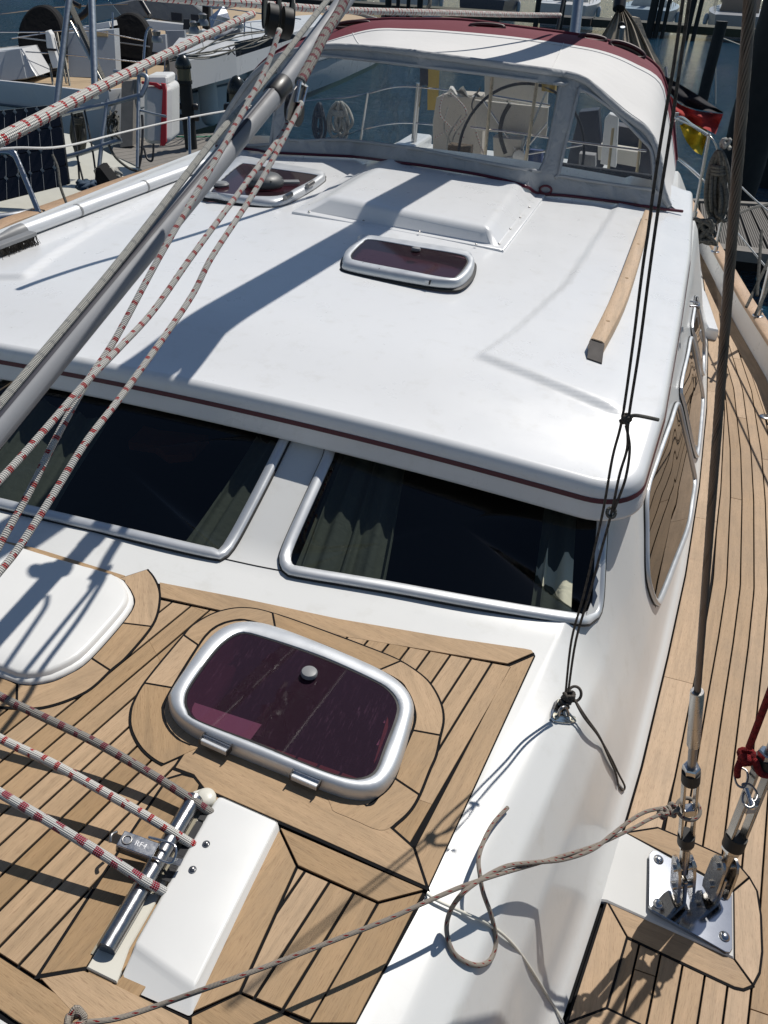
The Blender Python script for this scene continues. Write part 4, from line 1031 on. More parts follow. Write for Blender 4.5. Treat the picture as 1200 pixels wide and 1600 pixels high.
def sprayhood():
    Bp = resample(spline([(*p, 0) for p in B0], 10), 230); Tp = resample(spline([(*p, 0) for p in T0], 10), 230)
    NR = 64; P3 = []; P2 = []
    for j in range(NR):
        t = j / (NR - 1); row3, row2 = [], []
        for a, b in zip(Bp, Tp): q = a.lerp(b, t); row2.append((q.x, q.y)); row3.append(onG(q.x, q.y))
        P3.append([p + V((0, -0.010 * (1 - t) ** 1.5 * max(0, sin(p.x * 31 + 3 * sin(p.x * 7 + t * 6)) + 0.4 * sin(p.x * 83 + t * 9)) * sm(0, 0.06, t) - 0.004 * sin(p.x * 13 + t * 11) * sm(0, 0.1, t), 0)) for p in row3]); P2.append(row2)
    WIN = [[(443, 214), (470, 140), (487, 92), (500, 87), (650, 103), (868, 131), (874, 138), (857, 228), (846, 262), (834, 267), (752, 253), (676, 238), (640, 231), (535, 219)],
           [(903, 148), (874, 268), (880, 276), (1014, 296), (1021, 290), (1019, 240), (1002, 217), (957, 172), (918, 145), (908, 143)],
           [(366, 222), (384, 168), (412, 124), (430, 112), (436, 116), (424, 218), (418, 226)]]
    def inside(x, y, poly):
        c = False; j = len(poly) - 1
        for i in range(len(poly)):
            if (poly[i][1] > y) != (poly[j][1] > y) and x < (poly[j][0] - poly[i][0]) * (y - poly[i][1]) / (poly[j][1] - poly[i][1]) + poly[i][0]: c = not c
            j = i
        return c
    WS = [[(p.x, p.y) for p in spline([(*q, 0) for q in w_], 5, True)] for w_ in WIN]
    n, m = NR, 230; vs = [p for r_ in P3 for p in r_]; uv = [(j / m, i / n) for i in range(n) for j in range(m)]
    F = {0: [], 1: [], 2: [], 3: []}
    for i in range(n - 1):
        for j in range(m - 1):
            cx = (P2[i][j][0] + P2[i + 1][j + 1][0]) / 2; cy = (P2[i][j][1] + P2[i + 1][j + 1][1]) / 2; k = 0
            for w_i, w_ in enumerate(WS):
                if inside(cx, cy, w_): k = w_i + 1
            a = i * m + j; F[k].append([a, a + 1, a + m + 1, a + m])
    mb = MB(); mb.add(vs, F[0], uv); o = mb.build('sprayhood', CANG, yacht, True, center=False)
    for k in (1, 2, 3):
        mb = MB(); mb.add([p + V((0, 0.004, 0)) for p in vs], F[k], uv); mb.build('window_pane', VINYL, o, True, center=False)
        Q = [onG(x, y) + V((0, -0.004, 0.002)) for x, y in WS[k - 1]]; mb = MB(); Q.append(Q[0]); Q.append(Q[1]); Q = [V(q) for q in Q]; tube(mb, Q, 0.009, 6, cap=False); mb.build('window_binding', CANG, o, True)
    # hems and piping
    mb = MB(); tube(mb, [p + V((0, -0.006, 0.004)) for p in P3[0]], 0.0075, 8); mb.build('piping', WINE, o, True)
    mb = MB(); tube(mb, [p + V((0, -0.004, 0)) for p in P3[-1]], 0.017, 10); mb.build('front_bow_sleeve', CANG, o, True)
    h1 = resample([P3[-1][i] for i in range(230)], 90)
    h2 = resample(spline([at_y(u, v, 5.95) for u, v in [(352, 215), (362, 180), (395, 125), (440, 88), (500, 68), (577, 46), (640, 45), (700, 48), (800, 57), (900, 71), (950, 82), (992, 99), (1033, 125), (1044, 175), (1052, 225), (1056, 262)]], 8), 90)
    h3 = resample(spline([at_y(u, v, 6.4) for u, v in [(366, 195), (372, 165), (402, 108), (450, 72), (505, 52), (545, 36), (600, 31), (640, 31), (720, 32), (800, 42), (900, 55), (950, 65), (995, 83), (1025, 104), (1037, 127), (1048, 170), (1053, 215), (1056, 250)]], 8), 90)
    rows = []
    for t in np.linspace(0, 1, 14):
        rows.append([a.lerp(b, t) + V((0, 0, -0.018 * sin(pi * t) * (1 - abs(2 * i / 89 - 1) ** 3))) for i, (a, b) in enumerate(zip(h1, h2))])
    mb = MB(); grid(mb, rows); ht = mb.build('hood_top', CANW, o, True)
    for pl_ in ([r_[30] for r_ in rows], [r_[62] for r_ in rows], rows[1], rows[-2]):
        mb = MB(); tube(mb, [q + V((0, -0.001, 0.001)) for q in pl_], 0.0035, 6); mb.build('seam', CANW, ht, True)
    rows = [[a.lerp(b, t) + V((0, 0, 0.012 * sin(pi * t))) for a, b in zip(h2, h3)] for t in np.linspace(-0.02, 1, 8)]
    mb = MB(); grid(mb, rows); mb.build('aft_band', CANR, o, True)
    mb = MB(); tube(mb, h3, 0.016, 10); mb.build('aft_bow', CANR, o, True)
    def fpt(u, v, lift):
        best = None
        r_ = ray(u, v); 
        for t in np.linspace(0, 1, 12):
            for a, b in zip(h2, h3):
                q = a.lerp(b, t); c_ = V(R2.T @ np.array(q)); pu, pv = 600 + FOC * c_[0] / c_[2], 800 + FOC * c_[1] / c_[2]
                d = (pu - u) ** 2 + (pv - v) ** 2
                if best is None or d < best[0]: best = (d, q)
        return best[1] + V((0, -0.01, lift))
    for c_px, hw, hh, rot in (((761, 42), 27, 4, 0.05), ((551, 39), 27, 5, -0.08), ((980, 78), 29, 8, 0.38), ((926, 60), 21, 4, 0.15)):
        pts = [(c_px[0] + hw * cos(a) * cos(rot) - hh * sin(a) * sin(rot), c_px[1] + hw * cos(a) * sin(rot) + hh * sin(a) * cos(rot)) for a in np.linspace(0, 2 * pi, 20, endpoint=False)]
        Q = [fpt(u, v, 0.05) for u, v in pts]; cc = sum(Q, V()) / len(Q)
        Q = [at_d(u, v, 0) if False else V(ray(u, v) * ((cc.length - 0.07) / np.linalg.norm(ray(*c_px)))) for u, v in pts]
        mb = MB(); tube(mb, Q + [Q[0], Q[1]], 0.013, 8, cap=False); s_ = mb.build('grab_handle', simple('dark_wine_leather', (0.05, 0.008, 0.012), 0.5), o, True)
        if hw > 22: mb = MB(); mb.add([q + V((0, 0.01, -0.01)) for q in Q], [list(range(len(Q)))]); mb.build('handle_slot', simple('slot_shade', (0.02, 0.01, 0.012), 0.8), o)
    # toggle on the piping, creases
    q = onG(853, 299); mb = MB(); tube(mb, [q + V((0.03 * cos(a), -0.02, 0.02 * sin(a) + 0.012)) for a in np.linspace(0, 2 * pi, 14)], 0.006, 8, cap=False); mb.build('lashing_loop', WINE, o, True)
    return o
hood = sprayhood()

# ================================================================ COCKPIT seen through the vinyl
BEI = m_cloth('beige_cover', (0.55, 0.50, 0.43), 0.8, 0.5, 600, 5); CRM = simple('cream_board', (0.62, 0.58, 0.50), 0.5)
def slab(name, px, y, mat, th=0.05, parent=None):
    P = [at_y(u, v, y) for u, v in px]; return prism(name, P, th, mat, parent, V((0, 1, 0)), V((1, 0, 0)), 0.006)
cock = bx('cockpit_sole', (XC, 7.2, -2.42), (1.1, 2.1, 0.02), simple('cockpit_teak', (0.2, 0.13, 0.08), 0.7), yacht)
bx('coaming', (XC - 1.25, 7.1, -1.85), (0.12, 2.0, 0.22), GEL, yacht, 0.03); bx('coaming', (XC + 1.35, 7.1, -1.9), (0.12, 2.0, 0.18), GEL, yacht, 0.03)
bx('cockpit_seat', (XC - 0.85, 7.2, -2.1), (0.28, 1.9, 0.05), TEAKR, yacht, 0.01); bx('cockpit_seat', (XC + 0.9, 7.2, -2.1), (0.28, 1.9, 0.05), TEAKR, yacht, 0.01)
slab('binnacle', [(770, 214), (815, 218), (812, 270), (772, 266)], 7.0, CRM, 0.15, yacht)
slab('table_leaf', [(742, 156), (857, 168), (853, 216), (742, 203)], 7.15, CRM, 0.03, yacht)
slab('seat_back', [(757, 112), (858, 122), (854, 166), (757, 156)], 7.6, CRM, 0.05, yacht)
slab('cockpit_cover', [(682, 152), (700, 146), (757, 150), (752, 245), (676, 240), (676, 190)], 7.8, BEI, 0.25, yacht)
mb = MB(); rows = []
for j in range(6):
    rows.append([at_y(700 + i * 4, 152 - 7 * sin(i * 0.45) * (j / 5.0) - 3 * j * (0.6 + 0.4 * sin(i * 1.3)), 7.6 + 0.15 * sin(i + j)) for i in range(15)])
grid(mb, rows); mb.build('crumpled_sheet', m_cloth('white_sheet', (0.66, 0.65, 0.62), 0.8, 0.6, 600, 14), yacht, True)
def wheel():
    c = at_y(812, 243, 7.0); r_ = (at_y(812, 132, 7.0) - c).length; o = None
    mb = MB(); tube(mb, [c + V((r_ * cos(a), 0.12 * sin(a) * r_, r_ * sin(a))) for a in np.linspace(0, 2 * pi, 60)], 0.012, 12, cap=False); o = mb.build('steering_wheel', m_cloth('dark_leather', (0.035, 0.032, 0.03), 0.6, 0.1, 900, 30), yacht, True)
    for k in range(6):
        a = k * pi / 3 + 0.25; rod('spoke', c, c + V((r_ * cos(a), 0.12 * sin(a) * r_, r_ * sin(a))), 0.008, STEEL, o)
    mb = MB(); lathe(mb, c + V((0, -0.05, 0)), V((0, 1, 0)), [(0.05, 0), (0.06, 0.03), (0.05, 0.07)], 20); mb.build('hub', STEEL, o, 40)
wheel()
pipe('grip', [at_y(797, 162, 6.9), at_y(785, 185, 6.9), at_y(782, 212, 6.9), at_y(790, 240, 6.9)], 0.018, simple('grip_leather', (0.04, 0.035, 0.03), 0.7), yacht)
for a, b in (((770, 112), (757, 252)), ((840, 122), (820, 262))): rod('guard_rail', at_y(*a, 6.75), at_y(*b, 6.75), 0.014, m_metal('warm_steel', (0.60, 0.52, 0.40), 0.25), yacht)
pipe('guard_rail', [at_y(735, 199, 6.8), at_y(770, 203, 6.8), at_y(850, 214, 6.8), at_y(900, 222, 6.8), at_y(1010, 236, 6.8)], 0.008, STEEL, yacht)
pipe('guard_rail', [at_y(770, 150, 7.3), at_y(860, 165, 7.3)], 0.01, STEEL, yacht)
rod('guard_rail', at_y(855, 192, 6.8), at_y(822, 232, 6.8), 0.008, STEEL, yacht)
slab('lifebuoy_case', [(945, 186), (952, 178), (966, 182), (962, 262), (938, 256)], 7.6, WHITE, 0.12, yacht)
slab('lifebuoy_case', [(934, 228), (1000, 238), (998, 262), (934, 250)], 7.9, CRM, 0.2, yacht); slab('outboard_cowl', [(884, 180), (900, 168), (940, 190), (935, 232), (895, 230)], 8.2, simple('dark_blue', (0.02, 0.022, 0.03), 0.3), yacht and None or yacht, 0.3) if False else slab('outboard_cowl', [(884, 180), (900, 168), (940, 190), (935, 232), (895, 230)], 8.2, simple('dark_blue', (0.02, 0.022, 0.03), 0.3), 0.3, yacht) if False else None
slab('dark_cushion', [(905, 175), (935, 172), (942, 262), (884, 262)], 8.0, simple('navy_vinyl', (0.02, 0.022, 0.035), 0.4), 0.2, yacht)
slab('dark_cushion', [(960, 195), (1012, 205), (1020, 292), (950, 285)], 8.2, simple('navy_vinyl2', (0.035, 0.032, 0.045), 0.5), 0.2, yacht)
for u in (958, 1003): rod('guard_rail', at_y(u, 200, 7.2), at_y(u - 8, 270, 7.2), 0.012, m_metal('brassy', (0.5, 0.42, 0.28), 0.3), yacht)
slab('dark_panel', [(874, 255), (1022, 275), (1022, 310), (870, 290)], 6.6, m_cloth('dark_fleece', (0.03, 0.033, 0.04), 0.9, 0.9, 300, 60), 0.05, yacht)

random.seed(8)
for k in range(9):
    u0, v0 = random.uniform(690, 850), random.uniform(130, 190); pipe('cockpit_line', [at_y(u0, v0, 7.3), at_y(u0 + random.uniform(-25, 25), v0 + 35, 7.2), at_y(u0 + random.uniform(-40, 40), min(255, v0 + 70), 7.3)], 0.007, (ROPE_W, ROPE_R, ROPE_MO)[k % 3], yacht, 6)
for px_, m_c in (([(826, 236), (846, 238), (846, 262), (824, 258)], (0.05, 0.08, 0.2)), ([(700, 226), (735, 230), (733, 248), (698, 244)], (0.12, 0.09, 0.06)), ([(846, 126), (868, 130), (866, 146), (846, 142)], (0.4, 0.28, 0.06)), ([(905, 240), (930, 243), (930, 262), (904, 258)], (0.3, 0.3, 0.3))):
    slab('cockpit_bag', px_, 7.05, m_cloth('bag_cloth', m_c, 0.8, 0.5, 300, 14), 0.12, yacht)
# ================================================================ STANCHIONS, LIFELINES
WIRE = m_metal('lifeline_wire', (0.55, 0.55, 0.53), 0.35)
def fRail(x, y): return fS(x, y) + 0.190
def stanchion(base, top, label=None, lower=0.5):
    o = rod('stanchion', base, top, 0.0125, STEEL, yacht, 14)
    mb = MB(); lathe(mb, base, (0, 0, 1), [(0.035, 0), (0.035, 0.006), (0.018, 0.01), (0.017, 0.05)], 20); mb.build('stanchion_base', STEEL, o, 40)
    mb = MB(); lathe(mb, top, (0, 0, 1), [(0.013, -0.01), (0.015, 0.0), (0.012, 0.012), (0.001, 0.016)], 16); mb.build('stanchion_cap', STEEL, o, 40)
    return o
b1 = V((rin(7.3) + 0.03, 7.3, fRail(0, 7.3)))
sb = [onf(1117, 394, fRail), onf(1184, 494, fRail)]
st_top = [at_d(1108, 212, V(ray(1084, 340) * 1).length * 0 + 7.0), None]
S1b, S1t = at_y(1084, 341, 6.7), at_y(1108, 212, 6.72)
S2b = sb[0]; S2t = S2b + (S1t - S1b)
S3b = sb[1]; S3t = S3b + (S1t - S1b)
for b_, t_ in ((S1b, S1t), (S2b, S2t), (S3b, S3t)): stanchion(b_, t_)
T1 = at_y(1050, 183, 7.6)
def line(name, pts, r, mat, parent=None, n=8): return pipe(name, pts, r, mat, parent, n, 6)
line('lifeline', [at_y(1030, 176, 8.0), T1, S1t, S1t.lerp(S2t, .5) + V((0, 0, -0.01)), S2t, S2t.lerp(S3t, .5) + V((0, 0, -0.01)), S3t, S3t * 1 + (S3t - S2t)], 0.006, WIRE, yacht)
def mid(a, b, t=0.5): return a.lerp(b, t)
m1, m2, m3 = mid(S1b, S1t), mid(S2b, S2t), mid(S3b, S3t)
line('lifeline', [at_y(1040, 232, 7.8), at_y(1056, 246, 7.4), m1, mid(m1, m2), m2, mid(m2, m3), m3, m3 + (m3 - m2)], 0.006, WIRE, yacht)
# pushpit tube on the port quarter
pipe('pushpit', [at_y(1048, 262, 8.4), at_y(1050, 205, 8.4), at_y(1055, 187, 8.3), at_y(1066, 184, 8.2), at_y(1082, 196, 7.6), at_y(1108, 212, 6.75)], 0.0125, STEEL, yacht)
pipe('pushpit', [at_y(1046, 243, 8.4), at_y(1058, 247, 7.9), at_y(1075, 260, 7.3), at_y(1096, 279, 6.75)], 0.0125, STEEL, yacht)
pipe('pushpit', [at_y(1058, 176, 8.6), at_y(1054, 200, 8.6), at_y(1049, 262, 8.6)], 0.02, m_metal('dull', (0.4, 0.42, 0.44), 0.4), yacht)
# starboard side: rail, lifeline, stanchion and the gate hoop
def zs(u, v, dz=1.45): return at_z(u, v, -dz)
SB = lambda u, v: onf(u, v, lambda x, y: fS(x, y) + 0.19)
# ================================================================ CHAINPLATE AND ITS TEAK SURROUND
def fD(x, y): return fS(x, y) + 0.004
SN = V((0, 0.04, 1)).normalized()
def boardS(px, dz, mat=TEAKL, ud=V((0, 1, 0)), name='plank'):
    P = [onS(u, v, dz) for u, v in px]; c = sum(P, V()) / len(P)
    q = [(p.x, p.y) for p in P]; qb = inset_any(ccw(q), -0.003); qi = inset_any(ccw(q), 0.0025)
    f3 = lambda q, z: V((q[0], q[1], fS(q[0], q[1]) + z))
    prism('seam', [f3(p, dz - 0.0012) for p in qb], 0.003, CAULK, side_deck, -SN, ud)
    return prism(name, [f3(p, dz) for p in qi], 0.004, mat, side_deck, -SN, ud, 0.0006)
tdir = (onS(1169, 1371) - onS(979, 1301)).normalized()
boardS([(977, 1301), (1028, 1293), (1090, 1319), (1150, 1346), (1171, 1371), (1146, 1392), (1060, 1344)], 0.007, ud=tdir)
boardS([(1146, 1392), (1171, 1371), (1183, 1392), (1189, 1430), (1191, 1487), (1187, 1520), (1177, 1539), (1147, 1498)], 0.007)
boardS([(948, 1407), (1147, 1498), (1177, 1540), (1162, 1546), (1148, 1543), (980, 1464)], 0.007, ud=tdir)
boardS([(948, 1407), (980, 1464), (948, 1575), (886, 1598)], 0.007)
boardS([(886, 1598), (948, 1575), (1000, 1600), (1000, 1640), (880, 1640)], 0.0075, ud=tdir)
pad = [(979, 1301), (1146, 1393), (1147, 1497), (948, 1408), (915, 1404), (955, 1300)]
P = [onS(u, v, 0.012) for u, v in pad]; padm = prism('chainplate_pad', P, 0.014, simple('pad_gelcoat', (0.60, 0.60, 0.585), 0.75, var=0.05, Specular_IOR_Level=0.25), yacht, -SN, V((0, 1, 0)), 0.004)
def plate_mat():
    t = NT('chainplate_steel'); c = t.geo(); g = t.noise(t.mapping(c, (40, 900, 40)), 1.0, 3.0); f = t.noise(c, 30.0, 4.0, 0.7)
    t.bsdf(t.mix(f, (0.40, 0.42, 0.46), (0.58, 0.60, 0.64)), 0.10, 1.0, t.bump(g, 0.04, 0.0005)); return t.m
def chainplate():
    root = thing('placeholder', 'x', 'x')
    bpy.data.objects.remove(root)
    C_ = [onS(u, v, 0.017) for u, v in [(1022, 1331), (1062, 1345), (1143, 1398), (1143, 1478), (1139, 1482), (1016, 1421), (1013, 1416), (1017, 1333)]]
    cc = sum(C_, V()) / 8
    def oP(u, v, k=0.0):
        q = onS(u, v, 0.02); return V((q.x, q.y, q.z + 0.006 - 0.06 * (q.x - 0.40) - 0.02 * (q.y - 1.2) + k))
    pl = prism('chainplate', [oP(u, v) for u, v in [(1019, 1330), (1027, 1331), (1140, 1390), (1145, 1397), (1145, 1482), (1141, 1488), (1134, 1487), (1017, 1424), (1013, 1417), (1014, 1336)]], 0.012, plate_mat(), yacht, -SN, tdir, 0.0012)
    for u, v in ((1028, 1345), (1027, 1415), (1132, 1463), (1130, 1398)):
        mb = MB(); lathe(mb, oP(u, v), SN, [(0.0125, 0), (0.0125, 0.001), (0.0115, 0.004), (0.008, 0.0068), (0.003, 0.008), (0.0001, 0.0082)], 24); mb.build('bolt', STEEL, pl, 50)
    return pl
cpl = chainplate()
def fork_set(base_px, top_dir, label, tang_rot, scale=1.0, hs=None):
    """toggle, fork, turnbuckle and wire swage from a base point upwards"""
    p = onS(*base_px, 0.018); d = top_dir.normalized(); s = d.cross(V((0, 1, 0.2))).normalized(); s = (V((cos(tang_rot), sin(tang_rot), 0)) - d * d.dot(V((cos(tang_rot), sin(tang_rot), 0)))).normalized(); q = d.cross(s)
    STD = m_metal('rig_steel', (0.50, 0.48, 0.45), 0.2, 1.0); k = scale; hs = hs or scale
    tg = MB(); box(tg, p + d * 0.024 * hs, s * 0.005, q * 0.017 * k, d * 0.030 * hs, 0, 0.004); tang = tg.build('chainplate_tang', STD, yacht)
    for sg in (-1, 1):
        mb = MB(); c = p + s * sg * 0.014 * k
        # toggle cheek: rounded strap
        pts = []; 
        for h, w_ in ((0.010, .018), (0.02, .021), (0.045, .021), (0.07, .020), (0.083, .015), (0.088, .006)): pts.append((h, w_))
        prof = [(-w_, h) for h, w_ in pts] + [(w_, h) for h, w_ in reversed(pts)]
        vs = [c + q * a * k + d * b * hs - s * 0.0035 for a, b in prof] + [c + q * a * k + d * b * hs + s * 0.0035 for a, b in prof]; n = len(prof)
        mb.add(vs, [list(range(n)), list(range(2 * n - 1, n - 1, -1))] + [[i, n + i, n + (i + 1) % n, (i + 1) % n] for i in range(n)]); mb.build('toggle_cheek', STD, tang, 40)
    for h in (0.032, 0.072):
        mb = MB(); tube(mb, [p + d * h * hs - s * 0.022 * k, p + d * h * hs + s * 0.022 * k], 0.008 * k, 16); mb.build('clevis_pin', STEEL, tang, 40)
    mb = MB(); tube(mb, [p + d * 0.060 * hs, p + d * 0.090 * hs, p + d * 0.115 * hs], [0.0085 * k, 0.010 * k, 0.0085 * k], 16); mb.build('fork', STD, tang, 40)
    return p, d, s, q, tang, STD, k
# forward lower shroud
base1 = onS(1065, 1403, 0.018)
W1 = at_d(1172, 0, 0.75); d1 = (W1 - base1).normalized()
def proj(p): c_ = R2.T @ np.array(p); return 600 + FOC * c_[0] / c_[2], 800 + FOC * c_[1] / c_[2]
def along_px(p, d, vpx):
    lo, hi = 0.0, 3.0
    for _ in range(40):
        m_ = (lo + hi) / 2
        c_ = R2.T @ np.array(p + d * m_)
        if c_[2] <= 0.05 or 800 + FOC * c_[1] / c_[2] < vpx: hi = m_
        else: lo = m_
    return lo
p1, d_, s1, q1, tang1, STD, _ = fork_set((1065, 1403), d1, '', 0.35, 1.2, min(2.2, along_px(base1, d1, 1342) / 0.088))
KF = _
def buckle(p, d, s, q, h0, L_, r, tang, STD):
    """open-bodied turnbuckle: two end nuts joined by side bars"""
    o = None
    mb = MB(); tube(mb, [p + d * (h0 - 0.12), p + d * (h0 + 0.03)], r * 0.5, 16); mb.build('lower_screw', STEELD, tang, 40)
    mb = MB(); tube(mb, [p + d * h0, p + d * (h0 + 0.004), p + d * (h0 + 0.036), p + d * (h0 + 0.04)], [r * 0.86, r, r, r * 0.9], 6); o = mb.build('turnbuckle_body', STEEL, tang)
    a, b = h0 + 0.038, h0 + L_ - 0.04
    for sg in (-1, 1):
        mb = MB(); box(mb, p + d * (a + b) / 2 + s * sg * r * 0.74, s * r * 0.17, q * r * 0.5, d * (b - a) / 2 * 1.06, 0, 0.002); mb.build('side_bar', STD, o)
    mb = MB(); box(mb, p + d * (a + (b - a) * 0.47), s * r * 0.6, q * r * 0.55, d * 0.012, 0, 0.002); mb.build('lock_plate', STEEL, o)
    for t_ in (0.08, 0.95):
        mb = MB(); h = h0 + L_ * t_ * 0.9 + 0.01; tube(mb, [p + d * (h - 0.017), p + d * (h + 0.017)], r * 1.06, 20); mb.build('black_tape', RUBBER, o, 40)
    mb = MB(); tube(mb, [p + d * (b), p + d * (b + 0.004), p + d * (h0 + L_ - 0.003), p + d * (h0 + L_)], [r * 0.9, r, r, r * 0.85], 6); mb.build('upper_nut', STEEL, o)
    return o
hA, hB = along_px(p1, d1, 1322), along_px(p1, d1, 1197)
bk1 = buckle(p1, d1, s1, q1, hA, hB - hA, 0.0175, tang1, STD)

h1b = along_px(p1, d1, 1200); h_sw0 = along_px(p1, d1, 1165); h_sw1 = along_px(p1, d1, 1080)
mb = MB(); tube(mb, [p1 + d1 * (hB - 0.01), p1 + d1 * (h_sw0 + 0.01)], 0.0085, 16); mb.build('upper_screw', STEELD, tang1, 40)
mb = MB(); tube(mb, [p1 + d1 * h_sw0, p1 + d1 * (h_sw0 + 0.004), p1 + d1 * (h_sw1 - 0.003), p1 + d1 * h_sw1], [0.0105, 0.0125, 0.0125, 0.011], 20); mb.build('swage', m_metal('swage_steel', (0.62, 0.60, 0.57), 0.25, 1.0), tang1, 40)
WIREM = m_metal('rigging_wire', (0.20, 0.17, 0.15), 0.4, 0.5)
def twisted(name, a, b, r, parent=None, mat=None, pitch=0.115, strands=11):
    mb = MB(); L = (b - a).length; dd = (b - a).normalized(); s, q = frame_at(dd); tube(mb, [a, b], r * 0.74, 14)
    n = max(4, int(L / (pitch / 16))); rs = r * 0.285
    for k in range(strands):
        ph = 2 * pi * k / strands
        tube(mb, [a + dd * (L * i / n) + (s * cos(ph - 2 * pi * L * i / n / pitch) + q * sin(ph - 2 * pi * L * i / n / pitch)) * (r - rs) for i in range(n + 1)], rs, 6, cap=False)
    return mb.build(name, mat or WIREM, parent, True)
twisted('shroud_wire', p1 + d1 * (h_sw1 - 0.01), p1 + d1 * (along_px(p1, d1, -60) + 0.1), 0.0064, parent=yacht)
# cap shroud
p2 = onS(1114, 1402, 0.018); T2 = at_d(1200, 1188, 0); 
d2 = V((0.10, -0.05, 1)).normalized()
def fit_dir(p, u, v, z):
    q_ = hit(u, v, lambda x, y, z_: z_ - z, 0.2, 5, 200) if False else at_z(u, v, z); return (q_ - p).normalized()
d2 = fit_dir(p2, 1178, 1238, -1.50)
p2, d_, s2, q2, tang2, STD2, _ = fork_set((1114, 1402), d2, '', 0.45, 1.25, 1.5)
hC = along_px(p2, d2, 1330)
bk2 = buckle(p2, d2, s2, q2, hC, 0.30, 0.0235, tang2, STD2)
mb = MB(); tube(mb, [p2 + d2 * (hC + 0.28), p2 + d2 * 0.65], 0.010, 16); mb.build('upper_screw', STEELD, tang2, 40)
twisted('shroud_wire', p2 + d2 * 0.6, p2 + d2 * 2.2, 0.0085, parent=yacht)
# red rope knotted round the cap shroud fitting, with its snap shackle
def overhand(c, ax, r, rope_r, up, seed=1):
    """a lumpy stopper knot: three wrapped turns about ax"""
    ax = ax.normalized(); s, q = frame_at(ax, up); pts = []
    for i in range(60):
        t = i / 59; a = t * 2 * pi * 2.6 + seed
        rad = r * (0.75 + 0.25 * sin(3.1 * a + seed)); pts.append(c + ax * (t - 0.5) * r * 1.5 + (s * cos(a) + q * sin(a)) * rad + ax * r * 0.35 * sin(a * 1.5))
    return pts
kn = at_z(1165, 1182, -1.40)
red = thing('red_rope', 'red rope coming down on the right, knotted above the cap shroud turnbuckle', 'rope', kn)
top = at_z(1215, 1050, -1.12)
pipe('standing_part', [top, top.lerp(kn, 0.5), kn + (top - kn) * 0.12], 0.0075, ROPE_RED, red, 14, 8)
mb = MB(); tube(mb, overhand(kn, (top - kn), 0.014, 0.007, UP, 1.0), 0.0078, 12); mb.build('knot', ROPE_RED, red, True)
k2 = at_z(1188, 1208, -1.42)
pipe('tail', [kn, kn.lerp(k2, 0.5) + V((0, 0, 0.012)), k2, at_z(1206, 1212, -1.43)], 0.0078, ROPE_RED, red, 14, 8)
pipe('tail', [kn + V((-0.005, 0, -0.005)), at_z(1153, 1200, -1.42), at_z(1152, 1212, -1.45)], 0.0075, ROPE_RED, red, 14, 8)
shk = thing('snap_shackle', 'small steel snap shackle hanging from the red rope knot', 'shackle', at_z(1158, 1222, -1.46))
for px_, r_ in (([(1153, 1200), (1148, 1212), (1152, 1226), (1162, 1230), (1168, 1218), (1166, 1204)], 0.0026), ([(1160, 1226), (1168, 1240), (1178, 1252), (1183, 1240), (1172, 1226)], 0.0026), ([(1164, 1238), (1160, 1252), (1170, 1262), (1178, 1256)], 0.003)):
    pts = [at_z(u, v, -1.455) for u, v in px_]; mb = MB(); tube(mb, spline(pts, 6, True) + [pts[0]], r_, 8); mb.build('bow', STEELD, shk, True)
mb = MB(); tube(mb, [at_z(1166, 1232, -1.45), at_z(1176, 1264, -1.46)], 0.005, 10); mb.build('swivel', STEEL, shk, 40)
# ================================================================ VANG, TACKLE AND ROPES FROM THE MAST
VX = -0.92
def vp(u, v, x=VX): return at_x(u, v, x)
vang = bpy.data.objects.new('x', None)
vl = [vp(-60, 737), vp(0, 672), vp(219, 398), vp(330, 260), vp(437, 138)]
a, b = vl[0], vl[-1]; b2 = vp(560, -28); 
def tdiam(p, px): return px / FOC * float((R2.T @ np.array(p))[2]) / 2
r_v = tdiam(vp(219, 398), 36)
vm = rod('boom_vang', a + (a - b) * 0.25, b, r_v, VANG, yacht, 32)
rod('upper_tube', b - (b2 - b) * 0.1, b + (b2 - b) * 1.25, r_v * 0.98, VANG, vm, 32)
dv = (b - a).normalized()
mb = MB(); tube(mb, [b - dv * 0.050, b - dv * 0.045, b - dv * 0.012, b + dv * 0.02, b + dv * 0.026], [r_v * 1.05, r_v * 1.18, r_v * 1.2, r_v * 1.2, r_v * 1.08], 32); mb.build('vang_collar', BLACK, vm, 40)
mb = MB(); tube(mb, [b - dv * 0.05 + V((0, 0, -r_v * 1.1)), b - dv * 0.01 + V((0, 0, -r_v * 1.35)), b + dv * 0.02 + V((0, 0, -r_v * 1.1))], 0.008, 10); mb.build('collar_clamp', BLACK, vm, 40)
sidev = dv.cross(V((1, 0, 0))).normalized()
if sidev.z < 0: sidev = -sidev
gdir = (sidev * 0.75 + V((0.66, 0, 0))).normalized()
# dark groove along the spar
sg_, up_ = V((1, 0, 0)), sidev
mb = MB(); rows = []
for t in np.linspace(-0.25, 0.965, 40):
    c = a.lerp(b, t); rows.append([c + (sg_ * cos(th) + up_ * sin(th)) * (r_v + 0.0012) for th in np.linspace(radians(62), radians(82), 5)])
grid(mb, rows); mb.build('spar_groove', simple('groove_dark', (0.03, 0.032, 0.05), 0.5), vm, True)
